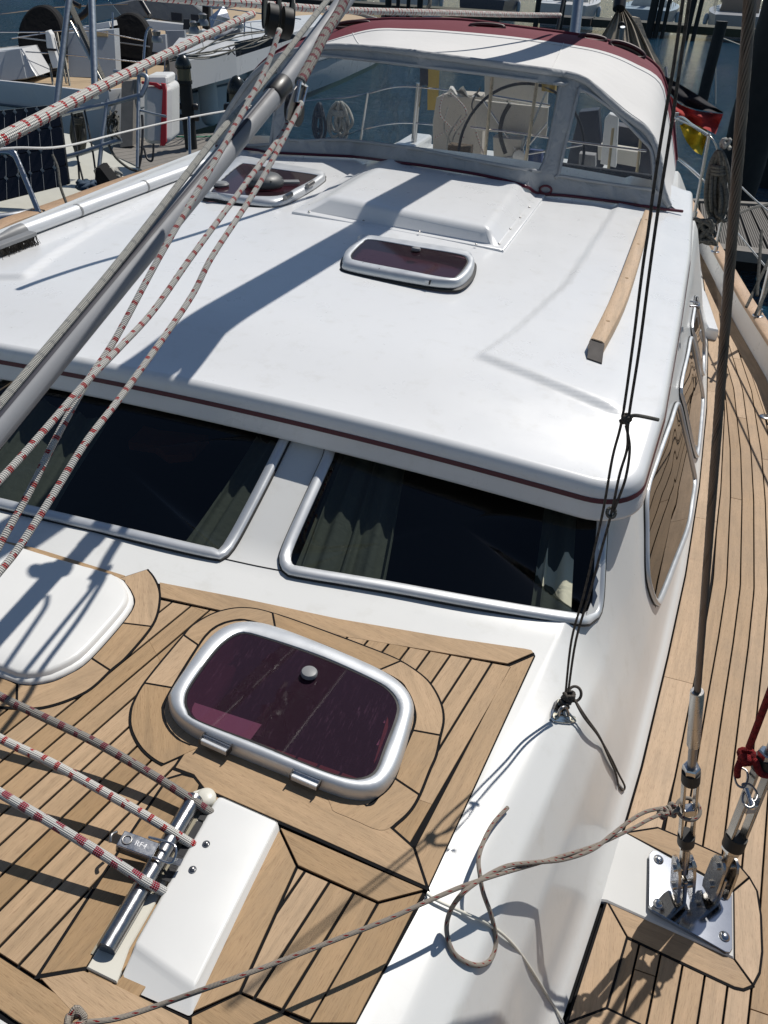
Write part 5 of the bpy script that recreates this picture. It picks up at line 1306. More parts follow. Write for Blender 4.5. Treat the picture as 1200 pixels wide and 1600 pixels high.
# rope lying along the spar
rp = thing('control_line', 'thin white line running along the top of the grey vang', 'rope', vp(100, 520))
q = [vp(-60, 705, VX + 0.0), vp(0, 632), vp(100, 513), vp(195, 398), vp(300, 262), vp(345, 205), vp(402, 140), vp(440, 92), vp(480, 40), vp(520, -10)]
pipe('line', q, 0.0075, ROPE_W, rp, 10)
TR = 0.0058; TX = -0.82
def ropeobj(name, label, pts, r, mat, group=None, sub=8, n=12, part='strand'):
    P = spline(pts, sub) if sub else pts
    mb = MB(); tube(mb, P, r, n); o = mb.build(name, mat, None, True); tag(o, label, 'rope', group); return o
g_t = 'falls of the vang tackle'
ropeobj('tackle_rope', 'white and red rope hanging from the high black block beside the grey vang', [vp(u, v, TX) for u, v in [(437, 46), (415, 108), (385, 165), (330, 262), (250, 400), (180, 530), (137, 595), (90, 680), (45, 770), (0, 850), (-40, 925)]], TR, ROPE_R, g_t)
ropeobj('tackle_rope', 'white and red rope from the small steel block, left of its two ropes', [vp(u, v, TX + 0.02) for u, v in [(464, 165), (440, 210), (380, 292), (300, 400), (240, 485), (185, 545), (135, 597), (50, 695), (0, 750), (-60, 815)]], TR, ROPE_R, g_t)
ropeobj('tackle_rope', 'white and red rope from the small steel block, right of its two ropes', [vp(u, v, TX + 0.04) for u, v in [(471, 160), (452, 200), (400, 296), (332, 400), (295, 470), (200, 605), (135, 690), (85, 770), (30, 855), (-10, 905), (-50, 960)]], TR, ROPE_R, g_t)
def block_small():
    c = vp(463, 155, TX + 0.02); root = thing('tackle_block', 'small steel and black block at the upper end of the two right tackle ropes', 'pulley block', c)
    for sg in (-1, 1):
        pts = [vp(u, v, TX + 0.02 + sg * 0.014) for u, v in [(466, 132), (476, 140), (478, 155), (470, 180), (455, 192), (448, 186), (450, 170), (460, 140)]]
        prism('cheek', pts, 0.003, BLACK if sg < 0 else STEELD, root, V((-1, 0, 0)), V((0, 1, 0)), 0.001)
    mb = MB(); cc = vp(460, 172, TX + 0.02); tube(mb, [cc - V((0.011, 0, 0)), cc + V((0.011, 0, 0))], 0.034, 24); mb.build('sheave', BLACK, root, 40)
    pts = [vp(u, v, TX + 0.035) for u, v in [(468, 128), (478, 135), (471, 162), (462, 158)]]; mb = MB(); tube(mb, pts + [pts[0]], 0.006, 8); mb.build('shackle', STEEL, root, 40)
    mb = MB(); tube(mb, spline([vp(468, 130, TX + .03), vp(490, 90, TX + 0.02), vp(507, 55, TX + 0.01), vp(530, 18, TX), vp(545, -15, TX)], 6), 0.012, 10); mb.build('strop', ROPE_D, root, True)
block_small()
def block_big():
    c = at_d(436, 20, 1.75); root = thing('sheet_block', 'black double sheave block at the top edge above the vang', 'pulley block', c)
    s, q = V(R2[:, 0]), V(-R2[:, 1]); ax = (s * 0.93 + V(R2[:, 2]) * 0.37).normalized(); yv = V((0, 0, 1)); 
    for k in (-0.017, 0.017):
        mb = MB(); tube(mb, [c + ax * (k - 0.010) - q * 0.02, c + ax * (k + 0.010) - q * 0.02], 0.032, 26); mb.build('sheave', RUBBER, root, 40)
    for k in (-0.032, 0.0, 0.032):
        mb = MB(); pts = [c + ax * k + q * (0.042 * cos(t)) * (1.25 if cos(t) > 0 else 1.0) + ax.cross(q) * 0.026 * sin(t) for t in np.linspace(0, 2 * pi, 24, endpoint=False)]
        prism('cheek', pts, 0.003, BLACK, root, -ax, q, 0.001)
block_big()
def big_rope(name, label, pxd, r, mat=None):
    return ropeobj(name, label, [at_d(u, v, d) for u, v, d in pxd], r, mat or ROPE_R, None, 8, 14)
big_rope('halyard', 'thick white and red rope slanting across the top left corner, nearest to the eye', [(-40, 238, .74), (0, 218, .77), (60, 187, .84), (130, 150, .95), (195, 117, 1.06), (260, 85, 1.2), (330, 52, 1.35), (395, 22, 1.52)], 0.0068)
big_rope('mainsheet', 'white and red striped rope running level along the top edge over the sprayhood', [(210, -8, 2.6), (300, 0, 2.8), (395, 6, 3.0), (470, 12, 3.2), (560, 17, 3.5), (700, 20, 4.1), (800, 23, 4.7), (875, 24, 5.2)], 0.0145)
pipe('topping_strop', [at_d(665, -12, 4.0), at_d(672, 2, 4.0), at_d(664, 18, 4.0), at_d(645, 24, 4.0)], 0.011, ROPE_MO, None, 8); tag(bpy.context.scene.collection.objects[-1], 'short loose rope end hanging over the level striped rope above the sprayhood', 'rope')
# ropes over the fore deck into the rope box
g_d = 'ropes led over the fore deck into the white rope box'
def deckrope(name, label, pts, mat):
    P = [onF(u, v, h) for u, v, h in pts]; return ropeobj(name, label, P, 0.0078, mat, g_d)
deckrope('deck_rope', 'faded grey and dull red rope, farthest of the three ropes leading into the white box', [(-60, 1052, .11), (0, 1088, .10), (75, 1124, .085), (155, 1163, .066), (240, 1212, .048), (300, 1250, .037), (322, 1265, .024), (333, 1272, .016), (345, 1279, .004)], ROPE_D)
deckrope('deck_rope', 'white and bright red rope, middle one of three ropes leading into the white box', [(-60, 1120, .13), (0, 1154, .115), (80, 1192, .095), (160, 1236, .072), (240, 1282, .052), (290, 1313, .028), (303, 1321, .018), (314, 1327, .004)], ROPE_R)
deckrope('deck_rope', 'white and red rope, nearest of three ropes leading under the white box cover', [(-60, 1200, .13), (0, 1239, .11), (80, 1286, .09), (160, 1335, .068), (225, 1376, .046), (247, 1388, .028), (259, 1395, .016), (270, 1402, .004)], m_rope('rope_white_crimson', (0.66, 0.65, 0.62), (0.33, 0.015, 0.045), 0.036, 0.45))

# ================================================================ GREY HALYARD PAIR TO THE PADEYE
C0 = onM(880, 1112, 0.012)
def padeye():
    root = bpy.data.objects.new('padeye', None); n_ = V((0.25, 0, 1)).normalized()
    c = onM(881, 1122, 0.002)
    a = [onM(866, 1102, 0.004), onM(866, 1126, 0.004)]
    mb = MB(); pts = [onM(u, v, 0.006) for u, v in [(866, 1097), (872, 1092), (879, 1095), (881, 1104), (880, 1116), (890, 1120), (899, 1119), (901, 1127), (892, 1130), (880, 1129), (866, 1127), (860, 1122), (861, 1110)]]
    o = prism('padeye', pts, 0.006, STEEL, yacht, -n_, V((0, 1, 0)), 0.001)
    for u, v in ((875, 1098), (868, 1119), (894, 1123)):
        mb = MB(); lathe(mb, onM(u, v, 0.0065), n_, [(0.0085, 0), (0.0085, 0.001), (0.0045, 0.0022), (0.0001, 0.0022)], 16); mb.build('screw', simple('cream_washer', (0.6, 0.56, 0.42), 0.4), o, 40)
        mb = MB(); lathe(mb, onM(u, v, 0.009), n_, [(0.0026, 0), (0.0026, 0.0006), (0.0001, 0.0006)], 10); mb.build('screw_socket', BLACK, o)
    mb = MB(); e = [onM(872, 1120, 0.006), onM(876, 1108, 0.03), onM(884, 1105, 0.034), onM(888, 1118, 0.006)]; tube(mb, spline(e, 6), 0.0035, 10); mb.build('bow', STEELD, o, True)
padeye()
K1 = at_d(955, 800, 1.35) ; K1 = V(ray(955, 800) * 1.35); K2 = V(ray(978, 655) * 1.315)
def near_line(u, v, A, B):
    """point on the sight line of (u, v) closest to line A-B"""
    r_ = V(ray(u, v)).normalized(); D_ = (B - A).normalized(); w0 = -A; a_, b_, c_, d_, e_ = 1, r_.dot(D_), 1, r_.dot(w0), D_.dot(w0)
    s_ = (b_ * e_ - c_ * d_) / (a_ * c_ - b_ * b_); return r_ * abs(s_)
A0 = C0 + V((0, 0, 0.02)); 
hal = thing('grey_halyard', 'pair of thin dark grey lines rising from the deck padeye past the roof corner', 'rope', C0)
for pts in ([(884, 1080), (893, 1000), (912, 930), (928, 862), (943, 795), (957, 715), (972, 655), (988, 545), (1004, 420), (1013, 360), (1022, 290), (1035, 205), (1053, 100), (1067, 0), (1070, -25)],
            [(888, 1080), (900, 1000), (922, 925), (938, 865), (955, 803), (968, 742), (980, 700), (982, 655), (999, 545), (1014, 430), (1028, 330), (1047, 210), (1063, 100), (1077, 0), (1080, -25)]):
    P_ = [near_line(u, v, A0, K2) + V((0, 0, 0)) for u, v in pts]
    pipe('line', P_, 0.0025, ROPE_G, hal, 8, 6)
P_ = [near_line(u, v, A0, K2) for u, v in [(978, 665), (984, 700), (978, 745), (966, 780), (958, 800)]]
pipe('line', P_, 0.0025, ROPE_G, hal, 8, 6)
def knot(c, r, rr, mat, par, seed=0, turns=3):
    pts = [c + V((r * cos(a) * (1 + .25 * sin(2.3 * a + seed)), r * sin(a) * (1 + .25 * cos(1.7 * a)), r * 0.9 * sin(1.37 * a + seed))) for a in np.linspace(0, 2 * pi * turns, 20 * turns)]
    mb = MB(); tube(mb, pts, rr, 8); return mb.build('knot', mat, par, True)
knot(near_line(978, 655, A0, K2), 0.0065, 0.0032, ROPE_G, hal, 1); kp = near_line(980, 652, A0, K2)
pipe('knot_tail', [kp, kp + (at_d(1008, 653, 1.3) - kp) * 0.5 + V((0, 0, .004)), V(ray(1029, 656) * 1.31)], 0.0034, ROPE_MO, hal, 8)
kk = near_line(955, 801, A0, K2); mb = MB(); tube(mb, [kk + V(R2[:, 0]) * 0.0075 * cos(a) + V(R2[:, 1]) * 0.009 * sin(a) for a in np.linspace(0, 2 * pi, 18)], 0.0034, 8, cap=False); mb.build('ring', ROPE_MO, hal, True)
kc = onM(888, 1088, 0.035); knot(kc, 0.010, 0.0034, ROPE_G, hal, 0.4, 4); knot(kc + V((-0.004, -0.01, -0.014)), 0.009, 0.0034, ROPE_G, hal, 2.0, 4)
mb = MB(); cr = onM(898, 1084, 0.042); tube(mb, [cr + V(R2[:, 0]) * 0.0145 * cos(a) + V(R2[:, 1]) * 0.0165 * sin(a) for a in np.linspace(0, 2 * pi, 26)], 0.0033, 8, cap=False); mb.build('loop', ROPE_G, hal, True)
for off, tl in ((0, (976, 1228)), (1, (970, 1226))):
    pts = [onM(897, 1092, 0.035), onM(912 + off * 3, 1120, 0.035), onM(935 + off, 1150, 0.030), onM(955 - off * 3, 1185, 0.026), onM(966 - off * 4, 1208, 0.020), onM(tl[0] - off * 4, tl[1], 0.012)]
    if off == 0: pts.append(onM(973, 1235, 0.008)); pts.append(onM(967, 1228, 0.008))
    pipe('loose_end', pts, 0.0028, ROPE_G, hal, 8)

# ================================================================ SPECKLED LINE FROM THE TURNBUCKLE ACROSS TO THE FORE DECK
_h = along_px(p1, d1, 1268)
KT = p1 + d1 * _h + V((-0.03, -0.015, 0.0))
sl_ = thing('speckled_line', 'thin cream line with red specks tied to the turnbuckle, its loose tail looped', 'rope', KT)
E_ = onF(122, 1596, 0.10)
def taut(u, v, t): 
    """sight line point at depth between the two ends"""
    d0, d1_ = float((R2.T @ np.array(KT))[2]), float((R2.T @ np.array(E_))[2]); d_ = 1 / ((1 - t) / d0 + t / d1_); dm = float((R2.T @ np.array(onM(u, v)))[2]); k = sm(0.0, 0.12, t) * (1 - sm(0.75, 1.0, t)); return V(ray(u, v) * min(d_, dm - 0.012 - 0.085 * k))
mp = [(1048, 1266), (1015, 1280), (985, 1296), (930, 1321), (850, 1346), (780, 1366), (720, 1386), (660, 1412), (600, 1439), (520, 1470), (430, 1505), (340, 1538), (250, 1570), (180, 1592), (122, 1598)]
pipe('line', [taut(u, v, (1048 - u) / 926) for u, v in mp], 0.0037, ROPE_S, sl_, 10)
knot(taut(1050, 1266, 0), 0.009, 0.0045, ROPE_S, sl_, 0.7, 3); knot(taut(1036, 1270, 0.01), 0.007, 0.0044, ROPE_S, sl_, 1.9, 3)
mb = MB(); tube(mb, [p1 + d1 * (_h + 0.01) + (s1 * cos(a) + q1 * sin(a)) * 0.023 + d1 * 0.004 * sin(a) for a in np.linspace(0, 2 * pi, 24)], 0.0042, 8, cap=False); mb.build('bight', ROPE_S, sl_, True)
lo = [(1040, 1262, .0), (1010, 1268, .03), (985, 1282, .06), (955, 1305, .1), (925, 1328, .15), (880, 1343, .2), (830, 1348, .25), (790, 1354, .3), (750, 1375, .33), (722, 1397, .36)]
tail = [taut(u, v, t) for u, v, t in lo]
for u, v, h in [(703, 1425, .040), (698, 1456, .012), (710, 1490, .006), (742, 1508, .006), (766, 1500, .006), (775, 1470, .006), (768, 1432, .02), (755, 1395, .05), (750, 1368, .065), (748, 1340, .055), (757, 1312, .035), (772, 1285, .018), (793, 1262, .008)]: tail.append(onM(u, v, h))
pipe('loose_tail', tail, 0.0040, ROPE_S, sl_, 10)
kn0 = onF(118, 1596, 0.10); knot(kn0, 0.010, 0.0045, ROPE_S, sl_, 0.2, 3)
pipe('caulk_bead', [onM(667, 1396, .008), onM(683, 1407, .008), onM(720, 1424, .008), onM(765, 1445, .008), onM(800, 1474, .008), onM(830, 1515, .008), onM(858, 1560, .008), onM(876, 1590, .008), onM(890, 1625, .008)], 0.0028, CREAM, yacht, 8)
# ================================================================ THINGS ASTERN AND THE HARBOUR
FWH = V((R2[0, 2], R2[1, 2], 0)).normalized()
def dep(p): return float((R2.T @ np.array(p))[2])
def d_at(u, v, z): return dep(at_z(u, v, z))
def sdab(name, px, d, mat, th=0.05, parent=None, cham=0.0):
    return prism(name, [at_d(u, v, d) for u, v in px], th, mat, parent, FWH, V((1, 0, 0)), cham)
def dz_deck(name, px, z, th, mat, parent=None): return prism(name, [at_z(u, v, z) for u, v in px], th, mat, parent, V((0, 0, -1)), V((0, 1, 0)))
def tpx(name, pts, r, mat, parent=None, n=8, sub=6): return pipe(name, [at_d(u, v, d) for u, v, d in pts], r, mat, parent, n, sub)
HULLW = simple('hull_white', (0.62, 0.63, 0.64), 0.3, var=0.05, nscale=1.0); HULLG = simple('hull_pale_grey', (0.42, 0.45, 0.48), 0.35, var=0.06)
TEAKF = simple('far_teak', (0.42, 0.31, 0.19), 0.7, var=0.2, nscale=5); BLK = m_cloth('black_cover', (0.006, 0.006, 0.007), 0.85, 0.5, 300, 6)
GREYC = m_cloth('grey_hood', (0.16, 0.17, 0.18), 0.7, 0.4, 300, 4); DOCKW = simple('grey_dock_wood', (0.20, 0.185, 0.165), 0.85, var=0.3, nscale=9, bump=0.5)
PILE = simple('tarred_pile', (0.012, 0.013, 0.013), 0.7, var=0.5, nscale=3, bump=0.6, bscale=14); GALV = m_metal('dull_tube', (0.42, 0.46, 0.50), 0.4)
# --- our own starboard quarter, seen through the main vinyl window
for a_, b_ in (((575, 145), (563, 222)), ((655, 130), (646, 228))): rod('stanchion', at_y(*a_, 8.6), at_y(*b_, 8.6) + (at_y(*b_, 8.6) - at_y(*a_, 8.6)) * 0.6, 0.013 if a_[0] < 600 else 0.03, STEEL, yacht)
pipe('lifeline', [at_y(440, 165, 8.9), at_y(478, 158, 8.8), at_y(544, 152, 8.7), at_y(575, 146, 8.6), at_y(637, 135, 8.6), at_y(760, 150, 8.4)], 0.008, STEEL, yacht)
pipe('lifeline', [at_y(440, 226, 8.9), at_y(535, 212, 8.7), at_y(567, 202, 8.6), at_y(634, 192, 8.6), at_y(754, 203, 8.4)], 0.008, STEEL, yacht)
def hank(name, label, cx, top, bot, y, r, n, mat, w_=10, group=None):
    root = thing(name, label, 'rope', at_y(cx, bot, y), group); random.seed(int(cx))
    for k in range(n):
        o = random.uniform(-w_, w_) * 0.6; w2 = w_ * random.uniform(0.5, 1.1); dy = random.uniform(-0.06, 0.06); b = bot + random.uniform(-14, 6)
        pts = [(cx + o * .3, top), (cx + o - w2 * .6, top + (b - top) * .25), (cx + o - w2, top + (b - top) * .7), (cx + o - w2 * .3, b), (cx + o + w2 * .5, b - 2), (cx + o + w2, top + (b - top) * .7), (cx + o + w2 * .5, top + (b - top) * .25)]
        P = [at_y(u, v, y + dy * ((i % 3) - 1)) for i, (u, v) in enumerate(pts)]; P = spline(P, 6, True); mb = MB(); tube(mb, P + [P[0]], r, 7, cap=False); mb.build('turn', mat, root, True)
    for k in range(3):
        vv = top + (bot - top) * (0.22 + 0.05 * k); P = [at_y(cx + w_ * 0.75 * cos(a), vv + 3 * sin(a), y - 0.05 * sin(a)) for a in np.linspace(0, 2 * pi, 14)]; mb = MB(); tube(mb, P, r, 7, cap=False); mb.build('wrap', mat, root, True)
    return root
hank('rope_hank', 'dark rope hank hanging on the starboard lifeline seen through the sprayhood window', 499, 162, 217, 8.7, 0.016, 5, simple('navy_rope', (0.05, 0.055, 0.07), 0.8), 7)
hank('rope_hank', 'pale rope hank hanging on the starboard lifeline seen through the sprayhood window', 530, 160, 216, 8.68, 0.017, 6, ROPE_W, 13)
sdab('life_light', [(656, 106), (669, 106), (669, 134), (656, 134)], dep(at_y(660, 120, 8.55)), BLACK, 0.08, yacht)
yel = sdab('lifesling', [(669, 108), (687, 108), (684, 172), (668, 172), (668, 140)], dep(at_y(675, 140, 8.7)), simple('yellow_cover', (0.50, 0.33, 0.05), 0.7), 0.1, None); tag(yel, 'yellow rescue sling cover beside the black box on the starboard stern rail', 'rescue sling')
# --- our own starboard rail
LSB = lambda u, v: at_z(u, v, -1.55)
cr = spline([LSB(-60, 392), LSB(0, 352), LSB(60, 330), LSB(100, 316), LSB(200, 280), LSB(320, 241), LSB(350, 230), LSB(372, 222)], 8)
mb = MB(); rows = []
for i, p in enumerate(cr):
    rows.append([p + V((x, 0, z)) for x, z in ((-0.07, -0.03), (-0.07, 0.0), (-0.06, 0.008), (0.03, 0.008), (0.04, 0.0), (0.04, -0.03))])
grid(mb, rows, 0, [(r_[k].y, k * .02) for r_ in rows for k in range(6)]); mb.build('caprail', TEAKR, yacht, 50)
mb = MB(); grid(mb, [[p + V((-0.045, 0, -0.02)), p + V((-0.045, 0, -0.5)), p + V((0.10, 0, -1.62))] for p in cr]); mb.build('topside', GEL, yacht, 50)
mb = MB(); grid(mb, [[p + V((0.02, 0, -0.02)), p + V((0.03, 0, -0.2)), p + V((1.0, 0, -0.22))] for p in cr]); mb.build('bulwark', GEL, yacht, 50)
def starb():
    d1_, d2_ = dep(LSB(297, 246)), dep(LSB(62, 332))
    st = tpx('stanchion', [(295, 183, d1_), (297, 246, d1_)], 0.014, STEEL, yacht, 12, 0)
    tpx('lifeline', [(-30, 236, d2_ * .96), (25, 231, d2_ * .98), (98, 229, d2_ * 1.03), (200, 205, d1_ * .93), (294, 184, d1_), (370, 171, d1_ * 1.06), (440, 163, d1_ * 1.15)], 0.008, simple('white_lifeline', (0.6, 0.6, 0.58), 0.5), yacht)
    for off in (0, 5): tpx('gate_hoop', [(-12, 236 + off, d2_), (8, 233 + off, d2_), (20, 237 + off, d2_), (28, 250 + off, d2_), (62 - off * .4, 333, d2_)], 0.015, STEEL, yacht, 12)
    tpx('gate_hoop', [(-12, 330, d2_), (2, 352, d2_)], 0.013, STEEL, yacht, 12, 0); tpx('gate_hoop', [(0, 342, d2_), (58, 331, d2_)], 0.012, STEEL, yacht, 12, 0)
    tpx('rope_tie', [(82, 242, d2_), (90, 262, d2_), (94, 290, d2_), (104, 318, d2_)], 0.010, ROPE_MO, yacht)
starb()
# --- port side rope hank on the stanchion
hk = hank('rope_hank', 'large grey mooring line hank hanging from the port lifeline behind the roof corner', 1124, 236, 340, 6.3, 0.014, 11, ROPE_MO, 15)
random.seed(11); pts = [at_y(1100 + 12 * sin(i * 1.9) + random.uniform(-7, 7), 362 + 16 * cos(i * 1.3) + random.uniform(-6, 6), 6.15 + 0.05 * sin(i)) for i in range(34)]
mb = MB(); tube(mb, spline(pts, 5), 0.014, 7); mb.build('heap', ROPE_MO, hk, True)
mb = MB(); knp = at_y(1134, 225, 6.3); tube(mb, overhand(knp, V((1, 0, 0)), 0.03, 0.012, UP, 2), 0.013, 8); mb.build('hitch', ROPE_W, hk, True)
tpx('mooring_line', [(1205, 318, 6.5), (1176, 325, 6.8), (1150, 335, 7.2)], 0.012, ROPE_W, None); tag(scn.collection.objects[-1], 'pale mooring line crossing the edge of the right hand dock', 'rope')
for k, (a_, b_) in enumerate((((1212, 385), (1166, 480)), ((1212, 425), (1180, 492)), ((1190, 360), (1183, 462)))):
    o = rod('mooring_line', at_d(*a_, 4.6), at_d(*b_, 4.5), 0.009, ROPE_MO, None); tag(o, ['tight grey line just right of the shroud wire, running down to the caprail, upper one', 'short grey line at the right edge running down to the caprail, lower one', 'near vertical grey line between the shroud wire and the right edge'][k], 'rope')
# mast and boom stand outside the picture and throw their shadows into it
mast = rod('mast', V((-1.22, -0.28, -1.3)), V((-1.22, -0.28, 9)), 0.085, VANG, yacht, 24)
bm_ = rod('boom', V((-1.24, -0.2, 0.30)), V((-0.36, 7.6, 0.50)), 0.088, VANG, yacht, 24)
# ensign
def ensign():
    root = thing('ensign', 'black, red and gold flag drooping from the port quarter behind the sprayhood', 'flag', at_d(1080, 210, 8.3))
    d0 = 8.3
    def patch(name, L, R_, col_, n=26, m=10, amp=0.05):
        A, B = resample(spline([V((*p, 0)) for p in L], 6), n), resample(spline([V((*p, 0)) for p in R_], 6), n); mb = MB(); rows = []
        for i, (a, b) in enumerate(zip(A, B)):
            row = []
            for j in range(m):
                q = a.lerp(b, j / (m - 1)); row.append(at_d(q.x, q.y, d0 + amp * sin(i * 0.55 + j * 0.35) + amp * 0.5 * sin(i * 0.21 - j * 0.9)))
            rows.append(row)
        grid(mb, rows); mb.build(name, m_cloth('flag_' + col_[0], col_[1], 0.8, 0.4, 400, 8), root, True)
    patch('stripe', [(1035, 122), (1040, 136), (1060, 158), (1085, 170), (1129, 177)], [(1037, 118), (1052, 126), (1085, 145), (1110, 162), (1130, 175)], ('black', (0.012, 0.011, 0.016)))
    patch('stripe', [(1037, 172), (1055, 182), (1080, 192), (1105, 203), (1118, 210)], [(1039, 138), (1058, 160), (1085, 172), (1110, 176), (1130, 178)], ('red', (0.42, 0.035, 0.03)))
    patch('stripe', [(1062, 196), (1072, 220), (1085, 236), (1097, 243)], [(1070, 192), (1090, 196), (1104, 203), (1104, 215)], ('gold', (0.62, 0.42, 0.02)))
    tpx('flag_staff', [(1056, 250, 8.35), (1048, 176, 8.35), (1040, 105, 8.35)], 0.016, m_metal('staff', (0.4, 0.38, 0.36), 0.4), root, 10, 0)
ensign()
post = tpx('gantry_post', [(905, -12, 8.4), (897, 60, 8.4)], 0.058, GALV, yacht, 16, 0)
tpx('gantry_post', [(882, -8, 8.6), (870, 50, 8.6)], 0.02, BLACK, yacht, 8, 0)
# --- sail cover tent of the boat moored astern
def tent():
    root = thing('sail_cover', 'beige canvas sail cover gathered to a peak behind the right end of the sprayhood', 'sail cover', at_d(990, 60, 11))
    Lp = [(966, 12), (952, 36), (937, 60), (925, 75)]; Rp = [(976, 12), (1003, 45), (1032, 100), (1062, 150)]
    A, B = resample(spline([V((*p, 0)) for p in Lp], 6), 24), resample(spline([V((*p, 0)) for p in Rp], 6), 24); mb = MB(); rows = []
    for i, (a, b) in enumerate(zip(A, B)):
        rows.append([at_d(a.lerp(b, j / 30).x, a.lerp(b, j / 30).y, 11 + 0.10 * sin(j * 0.85 + i * .05) * (i / 23 + .2) + 0.05 * sin(j * 2.1) + 0.5 * (j / 30))for j in range(31)])
    grid(mb, rows); mb.build('canvas', m_cloth('beige_canvas', (0.36, 0.31, 0.24), 0.8, 0.5, 300, 9), root, True)
    sdab('side_fold', [(985, 26), (1000, 28), (1012, 62), (1048, 128), (1030, 112), (1003, 60)], 11.4, m_cloth('beige_canvas2', (0.38, 0.33, 0.26), 0.8, 0.5, 300, 9), 0.3, root)
    mb = MB(); c = at_d(971, 40, 10.85); tube(mb, [c + V((0.035 * cos(a), 0, 0.035 * sin(a))) for a in np.linspace(0, 2 * pi, 16)], 0.016, 8, cap=False); mb.build('eyelet', RUBBER, root, True)
    tpx('boom_end', [(968, 70, 11), (973, 42, 10.8)], 0.035, GALV, root, 10, 0); tpx('lashing', [(967, 14, 11), (970, -10, 11)], 0.09, BLACK, root, 10, 0)
tent()
# --- right hand dock
def dock_right():
    root = thing('dock', 'grey weathered timber dock with grooved boards at the right edge', 'dock', at_z(1160, 350, -2.7)); z = -2.68
    # boards between their seams
    tops = [(1062, 312), (1092, 315), (1113, 316), (1131, 316.5), (1150, 317), (1168, 318), (1187, 319), (1207, 320), (1228, 321)]; bots = [(1056, 372), (1098, 377), (1124, 380), (1149, 384), (1174, 388), (1201, 391), (1228, 394), (1256, 397), (1284, 400)]
    GR = NT('grooved_board'); uv = GR.coord('UV'); s_ = GR.sep(uv); wv = GR.math('SINE', GR.math('MULTIPLY', s_.outputs[1], 2 * pi / 0.028)); nz = GR.noise(GR.mapping(uv, (2, 30, 1)), 1.0, 5.0, 0.65)
    cc = GR.mix(nz, (0.13, 0.12, 0.105), (0.26, 0.245, 0.22)); cc = GR.mix(GR.ramp(wv, [(0.0, (1,) * 3), (0.35, (0,) * 3)]), cc, (0.045, 0.04, 0.035)); GR.bsdf(cc, 0.85, 0, GR.bump(wv, 0.8, 0.006))
    for i in range(len(tops) - 1):
        a, b, c, d = at_z(*tops[i], z), at_z(*tops[i + 1], z), at_z(*bots[i + 1], z), at_z(*bots[i], z); g_ = (b - a).normalized() * 0.012
        ud = ((a + b) / 2 - (c + d) / 2).normalized(); prism('board', [a + g_, b - g_, c - g_, d + g_], 0.04, GR.m, root, V((0, 0, -1)), ud, 0.003)
    P = [at_z(1040, 366, z), at_z(1280, 397, z), at_z(1280, 403, z), at_z(1040, 372, z)]; prism('edge_beam', [at_z(1050, 371, z + .02), at_z(1290, 400, z + .02), at_z(1290, 408, z + .02), at_z(1050, 379, z + .02)], 0.12, DOCKW, root)
    P = [at_z(*tops[0], z + .03), at_z(*tops[-1], z + .03)]; u_ = V((0, 0.12, 0)); prism('edge_beam', [P[0], P[1], P[1] + u_, P[0] + u_], 0.2, DOCKW, root)
    prism('float', [at_z(1060, 318, z - .1), at_z(1280, 325, z - .1), at_z(1280, 388, z - .1), at_z(1060, 365, z - .1)], 0.4, simple('dark_float', (0.01, 0.012, 0.015), 0.7), root)
dock_right()
def pile(px_top, px_base, wpx, label, z=WZ, mat=PILE, name='mooring_pile', cap=True, up=4.0, group=None):
    b_ = at_z(*px_base, z); r_ = wpx / FOC * dep(b_) / 2; t_ = b_ + V((0, 0, 1)) * up if px_top is None else None
    if t_ is None:
        rr = ray(*px_top); k = b_.y / rr[1]; t_ = V((b_.x, b_.y, rr[2] * k))
    mb = MB(); n = 24; rows = []
    for i in range(18):
        p = (b_ + V((0, 0, -0.6))).lerp(t_, i / 17); rows.append([p + V((cos(a), sin(a), 0)) * r_ * (1 + 0.03 * sin(3 * a + i * .4) + 0.02 * sin(i * 1.7)) for a in np.linspace(0, 2 * pi, n + 1)])
    grid(mb, rows); mb.add(rows[-1][:-1], [list(range(n))]); o = mb.build(name, mat, None, 40); tag(o, label, 'pile', group); return o, b_, t_, r_
pile((1127, 33), (1096, 160), 17, 'leaning dark mooring pile in the water left of the shroud wire, above the flag')
pile((1215, -60), (1142, 312), 66, 'very thick black mooring pile behind the shroud wire')
pile((1290, -40), (1212, 290), 66, 'thick black mooring pile cut by the right edge of the photo')
ln = tpx('slack_line', [(1119, 68, 22.0), (1118, 110, 22.0), (1118, 172, 22.0)], 0.02, ROPE_W, None); tag(ln, 'thin white line hanging from the leaning pile', 'rope')
ln = tpx('slack_line', [(1124, 58, 22.0), (1145, 66, 22.5), (1165, 74, 23.0)], 0.02, ROPE_W, None); tag(ln, 'thin white line running right from the leaning pile', 'rope')
